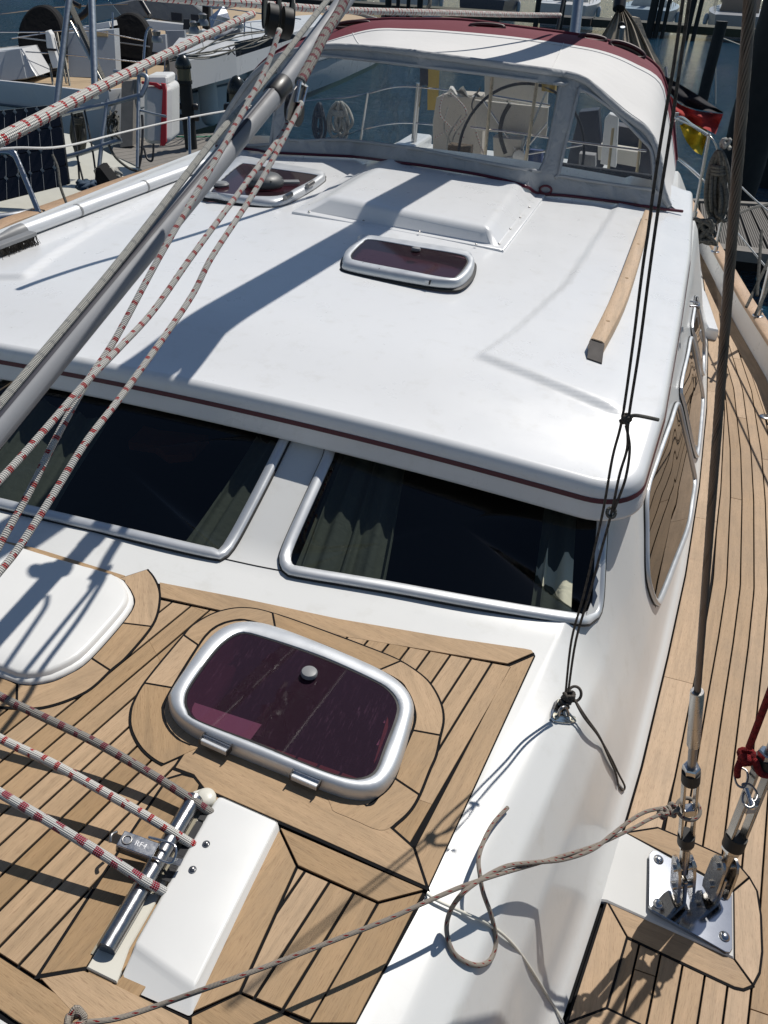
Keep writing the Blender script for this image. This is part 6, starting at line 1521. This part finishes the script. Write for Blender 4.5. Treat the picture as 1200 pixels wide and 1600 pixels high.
# --- far pontoon with its piles and moored boats
fp = thing('far_pontoon', 'long dark floating pontoon across the water behind the sprayhood', 'pontoon', V((-15, 51, WZ)))
for k in range(15):
    bx('pontoon_section', (-52 + k * 5.0, 51.4, -2.72), (2.46, 1.1, 0.18), simple('pontoon_dark_%d' % k, (0.035 + .01 * (k % 3), 0.035 + .01 * (k % 3), 0.032), 0.8, var=0.3), fp)
def far_pile(u, wpx, vtop, label, Y=49.5):
    r_ = ray(u, 30); k = Y / r_[1]; b_ = V((r_[0] * k, Y, WZ)); rad = wpx / FOC * dep(b_) / 2; rt = ray(u, vtop); t_ = V((b_.x, Y, rt[2] * Y / rt[1]))
    o = rod('mooring_pile', b_ + V((0, 0, -.5)), t_, rad, PILE, None, 14); tag(o, label, 'pile', 'dark piles along the far pontoon'); return o
for i, (u, wpx) in enumerate(((455, 7), (606, 10), (621, 6), (637, 6), (655, 9), (838, 8), (877, 7), (1018, 12), (1029, 8), (1040, 6), (1078, 9), (1090, 7))):
    where = ['left of the grey vang', 'leftmost one over the sprayhood', 'second one over the sprayhood', 'third one over the sprayhood', 'fourth one over the sprayhood', 'one above the boom shadow', 'one beside the grey post', 'broad one right of the beige cover', 'one just right of the broad pile', 'thin one left of the grey halyards', 'one behind the grey halyards', 'one just right of the grey halyards'][i]
    far_pile(u, wpx, -40, 'dark pile at the far pontoon, ' + where)
def far_boat(X, Y, L_, B_, hcol, kind, label, rz=0.0, cab=(0.6, 0.6, 0.6)):
    root = thing('moored_boat', label, 'boat', V((X, Y, WZ)), 'boats moored beyond the far pontoon'); rm = Matrix.Rotation(rz, 4, 'Z')
    def w2(x, y, z): q = rm @ V((x, y, 0)); return V((X + q.x, Y + q.y, WZ + z))
    hm = simple('far_hull', hcol, 0.3); rows = []; mb = MB()
    for t in np.linspace(0, 1, 16):
        y = -L_ / 2 + L_ * t; wd = B_ / 2 * (1 - max(0, (t - 0.45) / 0.55) ** 2.2) * (0.82 + 0.18 * min(1, t / 0.3)); sh = 1.05 + 0.35 * t ** 2
        rows.append([w2(x * wd, y, z) for x, z in ((-0.75, -.3), (-0.9, 0.15), (-1.0, sh), (-0.93, sh + 0.02), (0.93, sh + 0.02), (1.0, sh), (0.9, 0.15), (0.75, -.3))])
    grid(mb, rows); mb.add(rows[0], [list(range(8))]); mb.build('hull', hm, root, 35)
    mb = MB(); rows = []
    for t in np.linspace(0, 1, 10):
        y = -L_ * 0.15 + L_ * 0.5 * t; wd = B_ * 0.30 * (1 - 0.5 * t ** 2); h = (0.45 if kind == 'sail' else 1.3) * (1 - 0.3 * t); rows.append([w2(x * wd, y, 1.1 + z * h) for x, z in ((-1.1, 0), (-0.95, .8), (-0.8, 1), (0.8, 1), (0.95, .8), (1.1, 0))])
    grid(mb, rows); mb.add(rows[0], [list(range(6))]); mb.build('cabin', simple('far_cabin', cab, 0.4), root, 35)
    for sg in (-1, 1):
        for k in range(3):
            c = w2(sg * B_ * 0.305, -L_ * .06 + k * L_ * 0.13, 1.33 if kind == 'sail' else 1.75); mb = MB(); box(mb, c, (0.03, 0, 0), (0, L_ * 0.045, 0), (0, 0, 0.09 if kind == 'sail' else 0.28)); mb.build('window', BLACK, root)
    if kind == 'sail':
        rod('mast', w2(0, L_ * .05, 1.4), w2(0, L_ * .05, 12), 0.09, GALV, root); bm2 = rod('boom', w2(0, L_ * .03, 2.4), w2(0, -L_ * .33, 2.4), 0.18, simple('sail_bag', (0.10, 0.14, 0.25) if int(X) % 2 else (0.5, 0.48, 0.42), 0.8), root)
    for sg in (-1, 1):
        for k in range(4): rod('stanchion', w2(sg * B_ * .42, -L_ * .4 + k * L_ * .2, 1.1), w2(sg * B_ * .42, -L_ * .4 + k * L_ * .2, 1.75), 0.02, STEEL, root, 6)
        mb = MB(); lathe(mb, w2(sg * B_ * .52, -L_ * .1, .35), (0, 0, 1), [(0.02, 0), (0.13, .08), (0.14, .4), (0.1, .55), (0.02, .62)], 10); mb.build('fender', WHITE, root, 40)
fb = [(-46, 'sail', (0.6, 0.6, 0.6), 'white sailing boat far off at the top left corner of the water'), (-40, 'sail', (0.05, 0.09, 0.2), 'navy sailing boat far off behind the neighbouring boat'), (-33, 'motor', (0.6, 0.6, 0.58), 'white motor boat far off left of the grey vang'), (-27.5, 'sail', (0.55, 0.56, 0.56), 'white sailing boat far off just left of the vang top'),
      (-22, 'sail', (0.10, 0.18, 0.17), 'dark green sailing boat far off above the left end of the sprayhood'), (-16.5, 'sail', (0.6, 0.6, 0.6), 'white sailing boat far off above the middle of the sprayhood'), (-11.5, 'motor', (0.03, 0.05, 0.09), 'dark motor boat far off above the boom shadow'), (-6.5, 'sail', (0.6, 0.6, 0.6), 'white sailing boat far off left of the beige cover'),
      (-1.8, 'sail', (0.30, 0.38, 0.44), 'blue grey sailing boat far off just right of the beige cover'), (3.2, 'motor', (0.33, 0.34, 0.36), 'grey working boat with a wheelhouse far off behind the grey halyards'), (8.5, 'sail', (0.6, 0.6, 0.6), 'white sailing boat far off beside the shroud wire top'), (13.5, 'sail', (0.5, 0.5, 0.5), 'white sailing boat far off in the top right corner')]
for X_, kd, hc_, lb in fb: far_boat(X_, 58.2, 9.5, 3.3, hc_, kd, lb, 0.05 * sin(X_), (0.55, 0.55, 0.53) if kd == 'sail' else (0.25, 0.20, 0.16))


# ================================================================ NEIGHBOURING BOAT WITH THE TWIN WHEELS (left)
b2 = thing('racing_yacht', 'white sailing yacht with two black wheel covers and teak deck, moored to the left', 'sailing yacht', at_z(250, 160, WZ))
Z2 = -2.05
def N(u, v, z=Z2): return at_z(u, v, z)
def boat2():
    near = [(-120, 120), (-20, 131), (60, 139), (143, 149), (205, 143), (262, 124), (350, 107), (440, 88), (505, 72), (560, 55)]
    far = [(600, 38), (560, 24), (470, 12), (380, 10), (300, 18), (200, 44), (100, 58), (40, 76), (-60, 86), (-140, 96)]
    Nn = [N(*p) for p in near]; Ff = [N(*p) for p in far]; poly = Nn + Ff
    prism('deck', poly, 0.03, TEAKF, b2, V((0, 0, -1)), V((0, 1, 0)))
    mb = MB(); c = sum(poly, V()) / len(poly); rows = []
    P = resample(spline(poly, 5, True), 120, True); P.append(P[0])
    for p in P:
        o = V((p.x - c.x, p.y - c.y, 0)).normalized(); rows.append([p + V((0, 0, 0.07)) - o * 0.05, p + V((0, 0, 0.07)) + o * 0.03, p + o * 0.05 + V((0, 0, 0.0)), p - o * 0.02 + V((0, 0, -0.6)), V((p.x, p.y, WZ + 0.12)) - o * 0.18])
    grid(mb, rows); mb.build('hull', HULLW, b2, 40)
    mb = MB(); grid(mb, [[r_[4] + V((0, 0, 0)), V((r_[4].x, r_[4].y, WZ - 0.3))] for r_ in rows]); mb.build('boot_top', simple('green_antifoul', (0.012, 0.05, 0.042), 0.5), b2, 40)
    mb = MB(); tube(mb, [r_[2] + V((0, 0, -0.28)) for r_ in rows[::3]], 0.02, 6); mb.build('hull_line', simple('hull_line_grey', (0.1, 0.12, 0.14), 0.4), b2, 40)
    # cockpit coamings and quarters
    def blk(name, px, z0, h, mat, zt=None):
        return prism(name, [N(u, v, z0 + h) for u, v in px], h, mat, b2, V((0, 0, -1)), V((0, 1, 0)), 0.01)
    dq = d_at(30, 128, Z2)
    sdab('quarter', [(-40, 84), (33, 76), (57, 119), (40, 124), (-40, 130)], dq, HULLW, 0.8, b2, 0.02); sdab('quarter_panel', [(9, 80), (31, 77), (41, 122), (0, 128)], dq - 0.02, HULLG, 0.02, b2)
    dk = d_at(140, 122, Z2)
    sdab('coaming', [(104, 52), (178, 46), (182, 122), (108, 120)], dk, HULLG, 0.3, b2); sdab('coaming_top', [(104, 46), (170, 34), (172, 42), (106, 54)], dk + 0.3, HULLW, 0.5, b2)
    sdab('seat_pad', [(146, 51), (168, 49), (168, 57), (148, 56)], dk - 0.02, simple('tan_pad', (0.5, 0.37, 0.2), 0.7), 0.2, b2)
    # wheel covers: teardrop discs with depth
    for (cx, cy, rx, ry, b_) in ((63, 62, 36, 54, (84, 118)), (200, 68, 34, 48, (205, 112))):
        d_ = d_at(b_[0], b_[1], Z2) - 0.2; pts = []
        for t in np.linspace(0, 2 * pi, 40, endpoint=False):
            x, y = cx + rx * cos(t), cy + ry * sin(t)
            if sin(t) > 0: x += (b_[0] - cx) * sin(t) ** 2 * 0.9; y += (b_[1] + 2 - cy - ry) * sin(t)
            pts.append((x, y))
        o = sdab('wheel_cover', pts, d_, BLK, 0.22, b2, 0.03)
        tpx('strap', [(pts[0][0], cy + 5, d_ - .03), (pts[20][0], cy - 4, d_ - .03)], 0.012, HULLG, o, 6, 0)
    # coach roof with its dark window, logo and sprayhood
    dc = d_at(400, 95, Z2); zt = Z2 + 0.45
    prism('coach_roof', [N(u, v, zt) for u, v in [(262, 78), (292, 92), (368, 76), (466, 46), (520, 32), (500, 22), (440, 26), (330, 40), (280, 56)]], 0.45, HULLW, b2, V((0, 0, -1)), V((0, 1, 0)), 0.03)
    wd = dep(N(410, 72, zt)) - 0.06
    P4 = [N(u, v, zt - 0.10) for u, v in [(369, 72), (466, 44), (466, 52), (369, 84)]]
    sdab('cabin_window', [(366, 66), (450, 49), (466, 58), (369, 89)], dep(N(368, 80, zt)) - 0.12, simple('smoked_window', (0.03, 0.035, 0.04), 0.12), 0.03, b2)
    cu = bpy.data.curves.new('logo_letters', 'FONT'); cu.body = 'X4'; cu.size = 0.22; cu.extrude = 0.004
    lo_ = text_mesh('logo_letters', cu, simple('logo_dark', (0.05, 0.05, 0.055), 0.5)); link(lo_, b2)
    m_ = Matrix.Identity(4); pz = at_d(355, 86, dep(N(368, 80, zt)) - 0.2)
    for i in range(3): m_[i][0] = R2[i, 0]; m_[i][1] = -R2[i, 1]; m_[i][2] = -R2[i, 2]; m_[i][3] = pz[i]
    lo_.matrix_basis = m_
    dh = dep(N(250, 60, Z2 + .4))
    hood2 = sdab('sprayhood', [(172, 30), (178, 6), (230, -6), (300, 4), (318, 18), (322, 40), (300, 42), (262, 34), (226, 28)], dh + 0.5, GREYC, 0.9, b2, 0.03)
    for q in ([(267, 19), (284, 21), (284, 33), (268, 32)], [(298, 22), (315, 24), (315, 37), (299, 36)]): sdab('hood_window', q, dh + 0.46, BLACK, 0.02, hood2)
    sdab('hood_window', [(150, 8), (172, 3), (190, 25), (150, 34)], dh + 0.46, simple('hazy_vinyl', (0.16, 0.22, 0.26), 0.2), 0.02, hood2)
    tpx('bimini_frame', [(215, -8, dh), (234, 24, dh)], 0.05, BLACK, b2, 8, 0); tpx('bimini_frame', [(150, -10, dh - .6), (132, 22, dh - .6), (100, 38, dh - .6)], 0.06, BLACK, b2, 8)
    tpx('bimini_frame', [(110, 2, dh - .5), (125, 10, dh - .5)], 0.05, BLACK, b2, 8, 0)
    sdab('locker_lid', [(226, 32), (300, 40), (300, 52), (236, 46)], dh + 0.1, HULLW, 0.3, b2); sdab('instrument_pod', [(234, 56), (258, 54), (260, 84), (234, 82)], dh - 0.3, HULLG, 0.15, b2); sdab('instrument_pod', [(258, 48), (288, 48), (290, 72), (262, 76)], dh - 0.2, simple('pod_grey', (0.24, 0.26, 0.29), 0.5), 0.15, b2)
    sdab('winch', [(287, 30), (296, 30), (298, 46), (286, 46)], dh - 0.1, BLACK, 0.12, b2); sdab('instrument_pod', [(232, 80), (262, 84), (262, 100), (228, 112)], dh - 0.35, BLACK, 0.2, b2)
    # crumpled silver sheet round a dark box
    FOIL = m_metal('silver_sheet', (0.62, 0.65, 0.70), 0.25)
    def foil(px, d): 
        random.seed(5); P = [at_d(u, v, d + random.uniform(-.08, .08)) for u, v in px]; c = sum(P, V()) / len(P) + V((0, -0.12, 0.03)); mb = MB(); mb.add(P + [c], [[i, (i + 1) % len(P), len(P)] for i in range(len(P))]); mb.build('silver_sheet', FOIL, b2)
    foil([(327, 27), (349, 8), (356, 20), (360, 30), (330, 46)], dh - .3); foil([(330, 50), (362, 32), (374, 42), (350, 58), (336, 62)], dh - .35)
    sdab('dark_box', [(325, 46), (336, 62), (374, 44), (376, 50), (350, 66), (346, 76), (322, 72)], dh - .3, GREYC, 0.3, b2)
    sdab('dark_box', [(316, 8), (326, 8), (326, 48), (316, 44)], dh - .2, BLK, 0.2, b2)
    # rails
    for x0, y0, x1, y1 in ((382, 35, 381, 98), (453, 38, 451, 76), (258, 92, 257, 122), (285, 74, 285, 104), (228, 98, 230, 130), (176, 20, 176, 118)):
        tpx('stanchion', [(x0, y0, d_at(x1, y1, Z2)), (x1, y1, d_at(x1, y1, Z2))], 0.018, STEEL, b2, 8, 0)
    a1, a2 = d_at(257, 122, Z2), d_at(451, 76, Z2)
    tpx('lifeline', [(228, 98, a1 * .98), (258, 92, a1), (320, 72, (a1 + a2) / 2), (382, 36, a2 * .9), (453, 37, a2)], 0.010, STEEL, b2)
    tpx('lifeline', [(0, 50, dq), (70, 50, dq), (140, 48, dq + .2), (226, 64, dk)], 0.010, STEEL, b2); tpx('lifeline', [(0, 22, dq + 3), (60, 14, dq + 3), (85, 11, dq + 3), (200, 6, dq + 3)], 0.012, STEEL, b2)
    tpx('lifeline', [(40, 81, dq), (110, 86, dq), (226, 98, dk)], 0.010, STEEL, b2)
    tpx('pushpit', [(224, 98, dk), (227, 60, dk), (232, 45, dk), (238, 44, dk)], 0.022, STEEL, b2)
    # lifebuoy light and white sling on the stern rail
    sdab('rescue_sling', [(70, 49), (76, 47), (81, 54), (86, 76), (92, 96), (90, 107), (82, 108), (78, 95), (72, 72)], dq - .15, WHITE, 0.12, b2, 0.02)
    tpx('strap', [(72, 77, dq - .2), (88, 78, dq - .2)], 0.02, BLACK, b2, 6, 0); tpx('strap', [(82, 109, dq - .2), (92, 108, dq - .2)], 0.02, BLACK, b2, 6, 0)
    for x0, y0, x1, y1 in ((89, 51, 104, 130), (78, 100, 84, 140), (96, 56, 110, 138)): tpx('stern_strut', [(x0, y0, dq - .1), (x1, y1, dq - .1)], 0.018, m_metal('old_steel', (0.4, 0.37, 0.3), 0.4), b2, 8, 0)
    # hull port and porthole at the right
    sdab('hull_port', [(354, 144), (366, 144), (366, 158), (354, 160)], d_at(360, 108, Z2) - .12, BLACK, 0.03, b2)
boat2()
random.seed(21)
for k in range(7):
    tpx('deck_line', [(262 + random.uniform(0, 20), 92 + random.uniform(-6, 8), 12.2), (300 + random.uniform(-10, 30), 84 + random.uniform(-5, 8), 12.4), (360 + random.uniform(-10, 40), 62 + random.uniform(-8, 14), 13.2), (430 + random.uniform(-10, 30), 50 + random.uniform(-6, 8), 14)], 0.012, ROPE_W if k % 2 else ROPE_MO, b2)
for u, v in ((304, 52), (318, 40), (246, 66), (372, 44)):
    mb = MB(); c_ = at_d(u, v, 12.3); lathe(mb, c_, (0, 0, 1), [(0.09, 0), (0.085, .05), (0.06, .09), (0.07, .15), (0.03, .17)], 16); mb.build('winch', STEELD, b2, 40)
for a_, b_ in (((330, 30), (430, 52)), ((300, 6), (470, 30)), ((400, 0), (455, 38)), ((18, 60), (150, 40))):
    tpx('rail_wire', [(*a_, 12.5), (*b_, 14.0)], 0.010, STEEL, b2, 6, 0)
def fender(u, v, wpx, hpx, d, label):
    c = at_d(u, v, d); r_ = wpx / FOC * d / 2; h = hpx / FOC * d * 1.15; root = thing('fender', label, 'fender', c, 'white fenders on the neighbouring yacht')
    mb = MB(); lathe(mb, c - V((0, 0, h / 2)), (0, 0, 1), [(0.01, 0), (r_ * .5, h * .02), (r_ * .85, h * .08), (r_, h * .2), (r_, h * .72), (r_ * .9, h * .84), (r_ * .6, h * .94), (r_ * .3, h)], 24); mb.build('body', simple('fender_white', (0.62, 0.62, 0.60), 0.4, var=.06), root, 50)
    mb = MB(); lathe(mb, c + V((0, 0, h / 2)), (0, 0, 1), [(r_ * .35, -h * .03), (r_ * .38, h * .02), (r_ * .2, h * .07), (0.01, h * .1)], 14); mb.build('end_cap', simple('navy_end', (0.03, 0.04, 0.07), 0.5), root, 50)
    rod('line', c + V((0, 0, h * .55)), c + V((-0.06, 0.05, h * .55 + 0.55)), 0.008, ROPE_W, root, 6)
fender(325, 150, 29, 74, d_at(325, 112, Z2) - .22, 'fat white fender hanging beside the nearer black lamp post')
fender(398, 114, 28, 40, d_at(398, 97, Z2) - .1, 'white fender hanging by the vang collar, farther along the hull')
# --- left dock with lamp posts
def dock_left():
    root = thing('dock', 'grey weathered timber dock behind the starboard rail at left', 'dock', at_z(260, 250, -2.72)); z = -2.72
    A, B = at_z(180, 218, z), at_z(356, 206, z); C, D_ = at_z(372, 252, z), at_z(150, 330, z)
    n = 16
    for i in range(n):
        t0, t1 = i / n + .002, (i + 1) / n - .002
        prism('board', [A.lerp(D_, t0), B.lerp(C, t0), B.lerp(C, t1), A.lerp(D_, t1)], 0.05, DOCKW, root, V((0, 0, -1)), (B - A).normalized(), 0.004)
    prism('float', [A - V((0, 0, .08)), B - V((0, 0, .08)), C - V((0, 0, .08)), D_ - V((0, 0, .08))], 0.4, simple('dark_float2', (0.02, 0.02, 0.02), .7), root)
    g = tpx('green_hose', [(262, 213, d_at(262, 213, z)), (300, 215, d_at(300, 215, z)), (352, 212, d_at(352, 212, z))], 0.02, simple('green_hose', (0.0, 0.16, 0.08), 0.5), None); tag(g, 'green hose lying along the far edge of the left dock', 'hose')
dock_left()
def lamp(u, vtop, vbase, wpx, label, z=-2.72):
    b_ = at_z(u, vbase, z); d = dep(b_); r_ = wpx / FOC * d / 2; rt = ray(u, vtop); ztop = rt[2] * b_.y / rt[1]; root = thing('dock_lamp', label, 'lamp post', b_, 'black dome lamp posts on the left dock')
    H_ = ztop - b_.z; 
    mb = MB(); lathe(mb, b_, (0, 0, 1), [(r_ * .85, 0), (r_ * .85, H_ - r_ * 3.6), (r_ * 1.0, H_ - r_ * 3.5), (r_ * 1.0, H_ - r_ * 3.1)], 20); mb.build('post', PILE, root, 40)
    mb = MB(); lathe(mb, b_ + V((0, 0, H_ - r_ * 3.1)), (0, 0, 1), [(r_ * .92, 0), (r_ * .92, r_ * 1.5)], 20); mb.build('lens', simple('smoky_lens', (0.12, 0.11, 0.07), 0.2), root, 40)
    mb = MB(); lathe(mb, b_ + V((0, 0, H_ - r_ * 1.6)), (0, 0, 1), [(r_ * 1.05, -r_ * .1), (r_ * 1.08, 0), (r_ * 1.0, r_ * .5), (r_ * .75, r_ * 1.05), (r_ * .4, r_ * 1.4), (0.005, r_ * 1.55)], 24); mb.build('dome', simple('black_dome', (0.015, 0.02, 0.02), 0.25), root, 50)
    for hh in (0.34, 0.46):
        for sg in (-1, 1):
            c = b_ + V((R2[0, 0], R2[1, 0], 0)) * sg * r_ * 1.15 + V((0, 0, H_ * hh)); mb = MB(); lathe(mb, c, V((R2[0, 0], R2[1, 0], 0)) * sg, [(r_ * .42, -r_ * .3), (r_ * .42, r_ * .2), (r_ * .3, r_ * .35)], 14); mb.build('socket', BLACK, root, 40)
lamp(299, 85, 232, 22, 'nearer black lamp post with a domed top on the left dock, beside the fat fender')
lamp(375, 117, 212, 29, 'black lamp post with a domed top partly hidden behind the vang rope')
wp = sdab('wooden_post', [(190, 127), (209, 126), (207, 228), (188, 230)], d_at(198, 232, -2.72), DOCKW, 0.2); tag(wp, 'square grey wooden post standing on the left dock', 'post')

# ================================================================ NEAREST NEIGHBOUR WITH THE SOLAR PANEL (left edge)
b3 = thing('cruising_boat', 'cream cruising boat at the left edge with a solar panel on its rail', 'boat', at_z(60, 330, WZ))
Z3 = -1.95
dz_deck('deck', [(-120, 352), (-20, 345), (60, 334), (150, 306), (222, 283), (215, 262), (170, 240), (120, 212), (60, 200), (-120, 215)], Z3, 0.06, simple('cream_deck', (0.55, 0.54, 0.47), 0.5), b3)
mb = MB(); hp = [at_z(u, v, Z3 - 0.03) for u, v in [(-140, 360), (-20, 352), (60, 340), (150, 312), (225, 286), (218, 262), (170, 240)]]
grid(mb, [[p, V((p.x, p.y, Z3 - .5)), V((p.x - .1, p.y, WZ - .2))] for p in resample(spline(hp, 6), 40)]); mb.build('hull', simple('grey_hull', (0.25, 0.28, 0.32), 0.35), b3, 50)
mb = MB(); tube(mb, [p + V((0, 0, 0.05)) for p in spline(hp[:-2], 6)], 0.035, 10); mb.build('toe_rail', m_metal('toe_alu', (0.5, 0.52, 0.55), 0.4), b3, True)
def solar():
    d_ = 6.6; K = [(-28, 176), (92, 163), (108, 288), (-28, 322)]
    root = sdab('solar_panel', K, d_, simple('panel_black', (0.010, 0.011, 0.014), 0.3), 0.03, b3)
    PB = simple('panel_cell', (0.012, 0.013, 0.02), 0.22, var=.2); A = [at_d(u, v, d_ - 0.012) for u, v in K]; nx, ny = 7, 4
    GL = simple('cell_gap', (0.30, 0.32, 0.34), 0.5)
    def q(s, t): return A[0].lerp(A[1], s).lerp(A[3].lerp(A[2], s), t)
    for i in range(nx):
        s0, s1 = i / nx, (i + 1) / nx
        mb = MB(); a, b = q(s0 + .0, 0), q(s0 + .0, 1); tube(mb, [a, b], 0.0016, 4); mb.build('busbar', GL, root)
        for j in range(ny):
            t0, t1 = 0.03 + j * 0.97 / ny, 0.03 + (j + 1) * 0.97 / ny; k = 0.16
            uv8 = [(k, .02), (1 - k, .02), (.97, k), (.97, 1 - k), (1 - k, .98), (k, .98), (.03, 1 - k), (.03, k)]
            prism('cell', [q(s0 + (s1 - s0) * x, t0 + (t1 - t0) * y) for x, y in uv8], 0.006, PB, root, FWH, V((1, 0, 0)))
            mb = MB(); c = q(s0, t0); e = 0.022; mb.add([c + V((0, 0, e)) - FWH * .004, c + V((e, 0, 0)) - FWH * .004, c - V((0, 0, e)) - FWH * .004, c - V((e, 0, 0)) - FWH * .004], [[0, 1, 2, 3]]); mb.build('cell_gap', GL, root)
solar()
dr = 7.3
for pts, r_ in (([(92, 180, dr), (118, 173, dr), (168, 163, dr), (200, 154, dr), (222, 148, dr)], .022), ([(100, 246, dr), (130, 238, dr), (165, 226, dr), (190, 219, dr)], .022), ([(168, 156, dr), (160, 215, dr), (152, 288, dr)], .02), ([(220, 150, dr), (229, 130, dr), (226, 118, dr), (200, 116, dr), (178, 112, dr)], .022), ([(217, 118, dr), (216, 180, dr), (215, 262, dr)], .018), ([(218, 172, dr), (240, 178, dr), (260, 182, dr)], .012)):
    tpx('pushpit', pts, r_, GALV, b3)
tpx('rope_drape', [(222, 180, dr), (223, 205, dr), (221, 240, dr), (217, 262, dr)], 0.012, BLACK, b3); tpx('rope_drape', [(168, 222, dr), (180, 245, dr), (200, 262, dr), (216, 268, dr)], 0.012, ROPE_MO, b3); tpx('rope_drape', [(225, 232, dr), (230, 248, dr), (238, 250, dr), (240, 225, dr)], 0.010, BLACK, b3)
def raft():
    root = thing('liferaft_case', 'white rounded life raft case with a red stripe on the cream boat stern rail', 'life raft', at_d(245, 180, 7.8)); d_ = 7.7
    def rr(x0, y0, x1, y1, r_, n=6):
        o = []
        for cx, cy, a0 in ((x1 - r_, y0 + r_, -90), (x1 - r_, y1 - r_, 0), (x0 + r_, y1 - r_, 90), (x0 + r_, y0 + r_, 180)):
            for k in range(n + 1): a = radians(a0 + 90 * k / n); o.append((cx + r_ * cos(a), cy + r_ * sin(a)))
        return o
    sdab('case', rr(224, 132, 267, 226, 11), d_, simple('raft_white', (0.60, 0.60, 0.58), 0.4), 0.35, root, 0.04)
    sdab('red_band', [(251, 130), (258, 131), (260, 140), (260, 222), (257, 228), (250, 228), (252, 180), (254, 142)], d_ - 0.015, simple('red_band', (0.35, 0.01, 0.02), 0.5), 0.03, root, 0.004)
    sdab('red_band', [(221, 127), (245, 130), (256, 138), (250, 140), (240, 134), (221, 131)], d_ - 0.012, simple('red_band2', (0.35, 0.01, 0.02), 0.5), 0.03, root)
    sdab('lid', rr(228, 118, 262, 134, 5), d_ + 0.03, WHITE, 0.3, root, 0.02)
raft()
hank('rope_hank', 'thick dark rope hank hanging on the rail tube of the cream boat', 122, 168, 236, 7.4, 0.016, 9, simple('dark_rope', (0.06, 0.06, 0.055), .8), 8)
for k, (a_, b_, r_, lb) in enumerate((((109, -8), (88, 165), .03, 'thick blue grey tube slanting down from the top left onto the solar panel'), ((143, -8), (149, 152), .035, 'upright pale pole behind the rope bundle at top left'))):
    o = rod('support_pole', at_d(*a_, dr), at_d(*b_, dr), r_, GALV, None); tag(o, lb, 'pole')
bun = thing('rope_bundle', 'bundle of thin grey lines slanting from the top left down to the stern rail', 'rope', at_d(165, 140, dr))
for k in range(7): rod('line', at_d(98 + k * 2.2, -8 + k * 2, dr + .05 * k), at_d(160 + k * 2.0, 124 + k * 3, dr + .03 * k), 0.011, ROPE_MO, bun, 7)
tpx('backstay', [(110, 34, dr), (160, 128, dr)], 0.014, m_metal('bright', (0.7, 0.68, 0.6), 0.3), bun, 8, 0); 
for a_, b_ in (((132, 172), (152, 290)), ((112, 178), (124, 282)), ((118, 236), (138, 330))): tpx('cable', [(*a_, dr), ((a_[0] + b_[0]) / 2 + 2, (a_[1] + b_[1]) / 2, dr), (*b_, dr)], 0.009, BLACK, bun)
ct = sdab('black_bag', [(150, 262), (156, 262), (176, 288), (168, 300), (146, 300)], 6.9, BLK, 0.2); tag(ct, 'black cloth bundle at the foot of the stern rail of the cream boat', 'cloth')
def clutter(name, label, cat, cx, cy, w_, h_, d, n, r_, mat, seed):
    random.seed(seed); pts = [at_d(cx + random.uniform(-w_, w_), cy + random.uniform(-h_, h_), d + random.uniform(-.15, .15)) for _ in range(n)]
    mb = MB(); tube(mb, spline(pts, 5), r_, 7); o = mb.build(name, mat, None, True); tag(o, label, cat)
clutter('coiled_rope', 'heap of pale rope on the deck of the cream boat', 'rope', 168, 268, 20, 9, 7.2, 26, .018, ROPE_W, 2)
clutter('coiled_rope', 'blue and grey rope heap below the solar panel corner', 'rope', 135, 290, 16, 8, 6.8, 26, .018, simple('blue_rope', (0.03, 0.06, 0.10), 0.8), 4)
clutter('coiled_rope', 'tangle of grey lines around the stern rail post', 'rope', 178, 195, 12, 22, dr + .1, 26, .010, ROPE_MO, 6)
# ---------------------------------------------------------------- water and bed
def m_water():
    t = NT('harbour_water'); c = t.geo()
    a = t.noise(t.mapping(c, (1.0, 1.6, 1), rot=(0, 0, 0.5)), 0.8, 6.0, 0.62, dist=0.9); b = t.noise(t.mapping(c, (1.3, 2.4, 1), rot=(0, 0, 0.35)), 3.2, 5.0, 0.65, dist=0.8)
    n1 = t.bump(a, 1.0, 0.40); n2 = t.bump(b, 1.0, 0.22, n1)
    f = t.noise(c, 0.15, 3.0)
    cc = t.mix(f, (0.012, 0.062, 0.115), (0.018, 0.082, 0.14))
    t.bsdf(cc, 0.06, 0, n2, IOR=1.33); return t.m
WATER = m_water()
mb = MB(); mb.add([(-900, -700, WZ), (900, -700, WZ), (900, 1500, WZ), (-900, 1500, WZ)], [[0, 1, 2, 3]]); ww = mb.build('water', WATER, kind='structure')
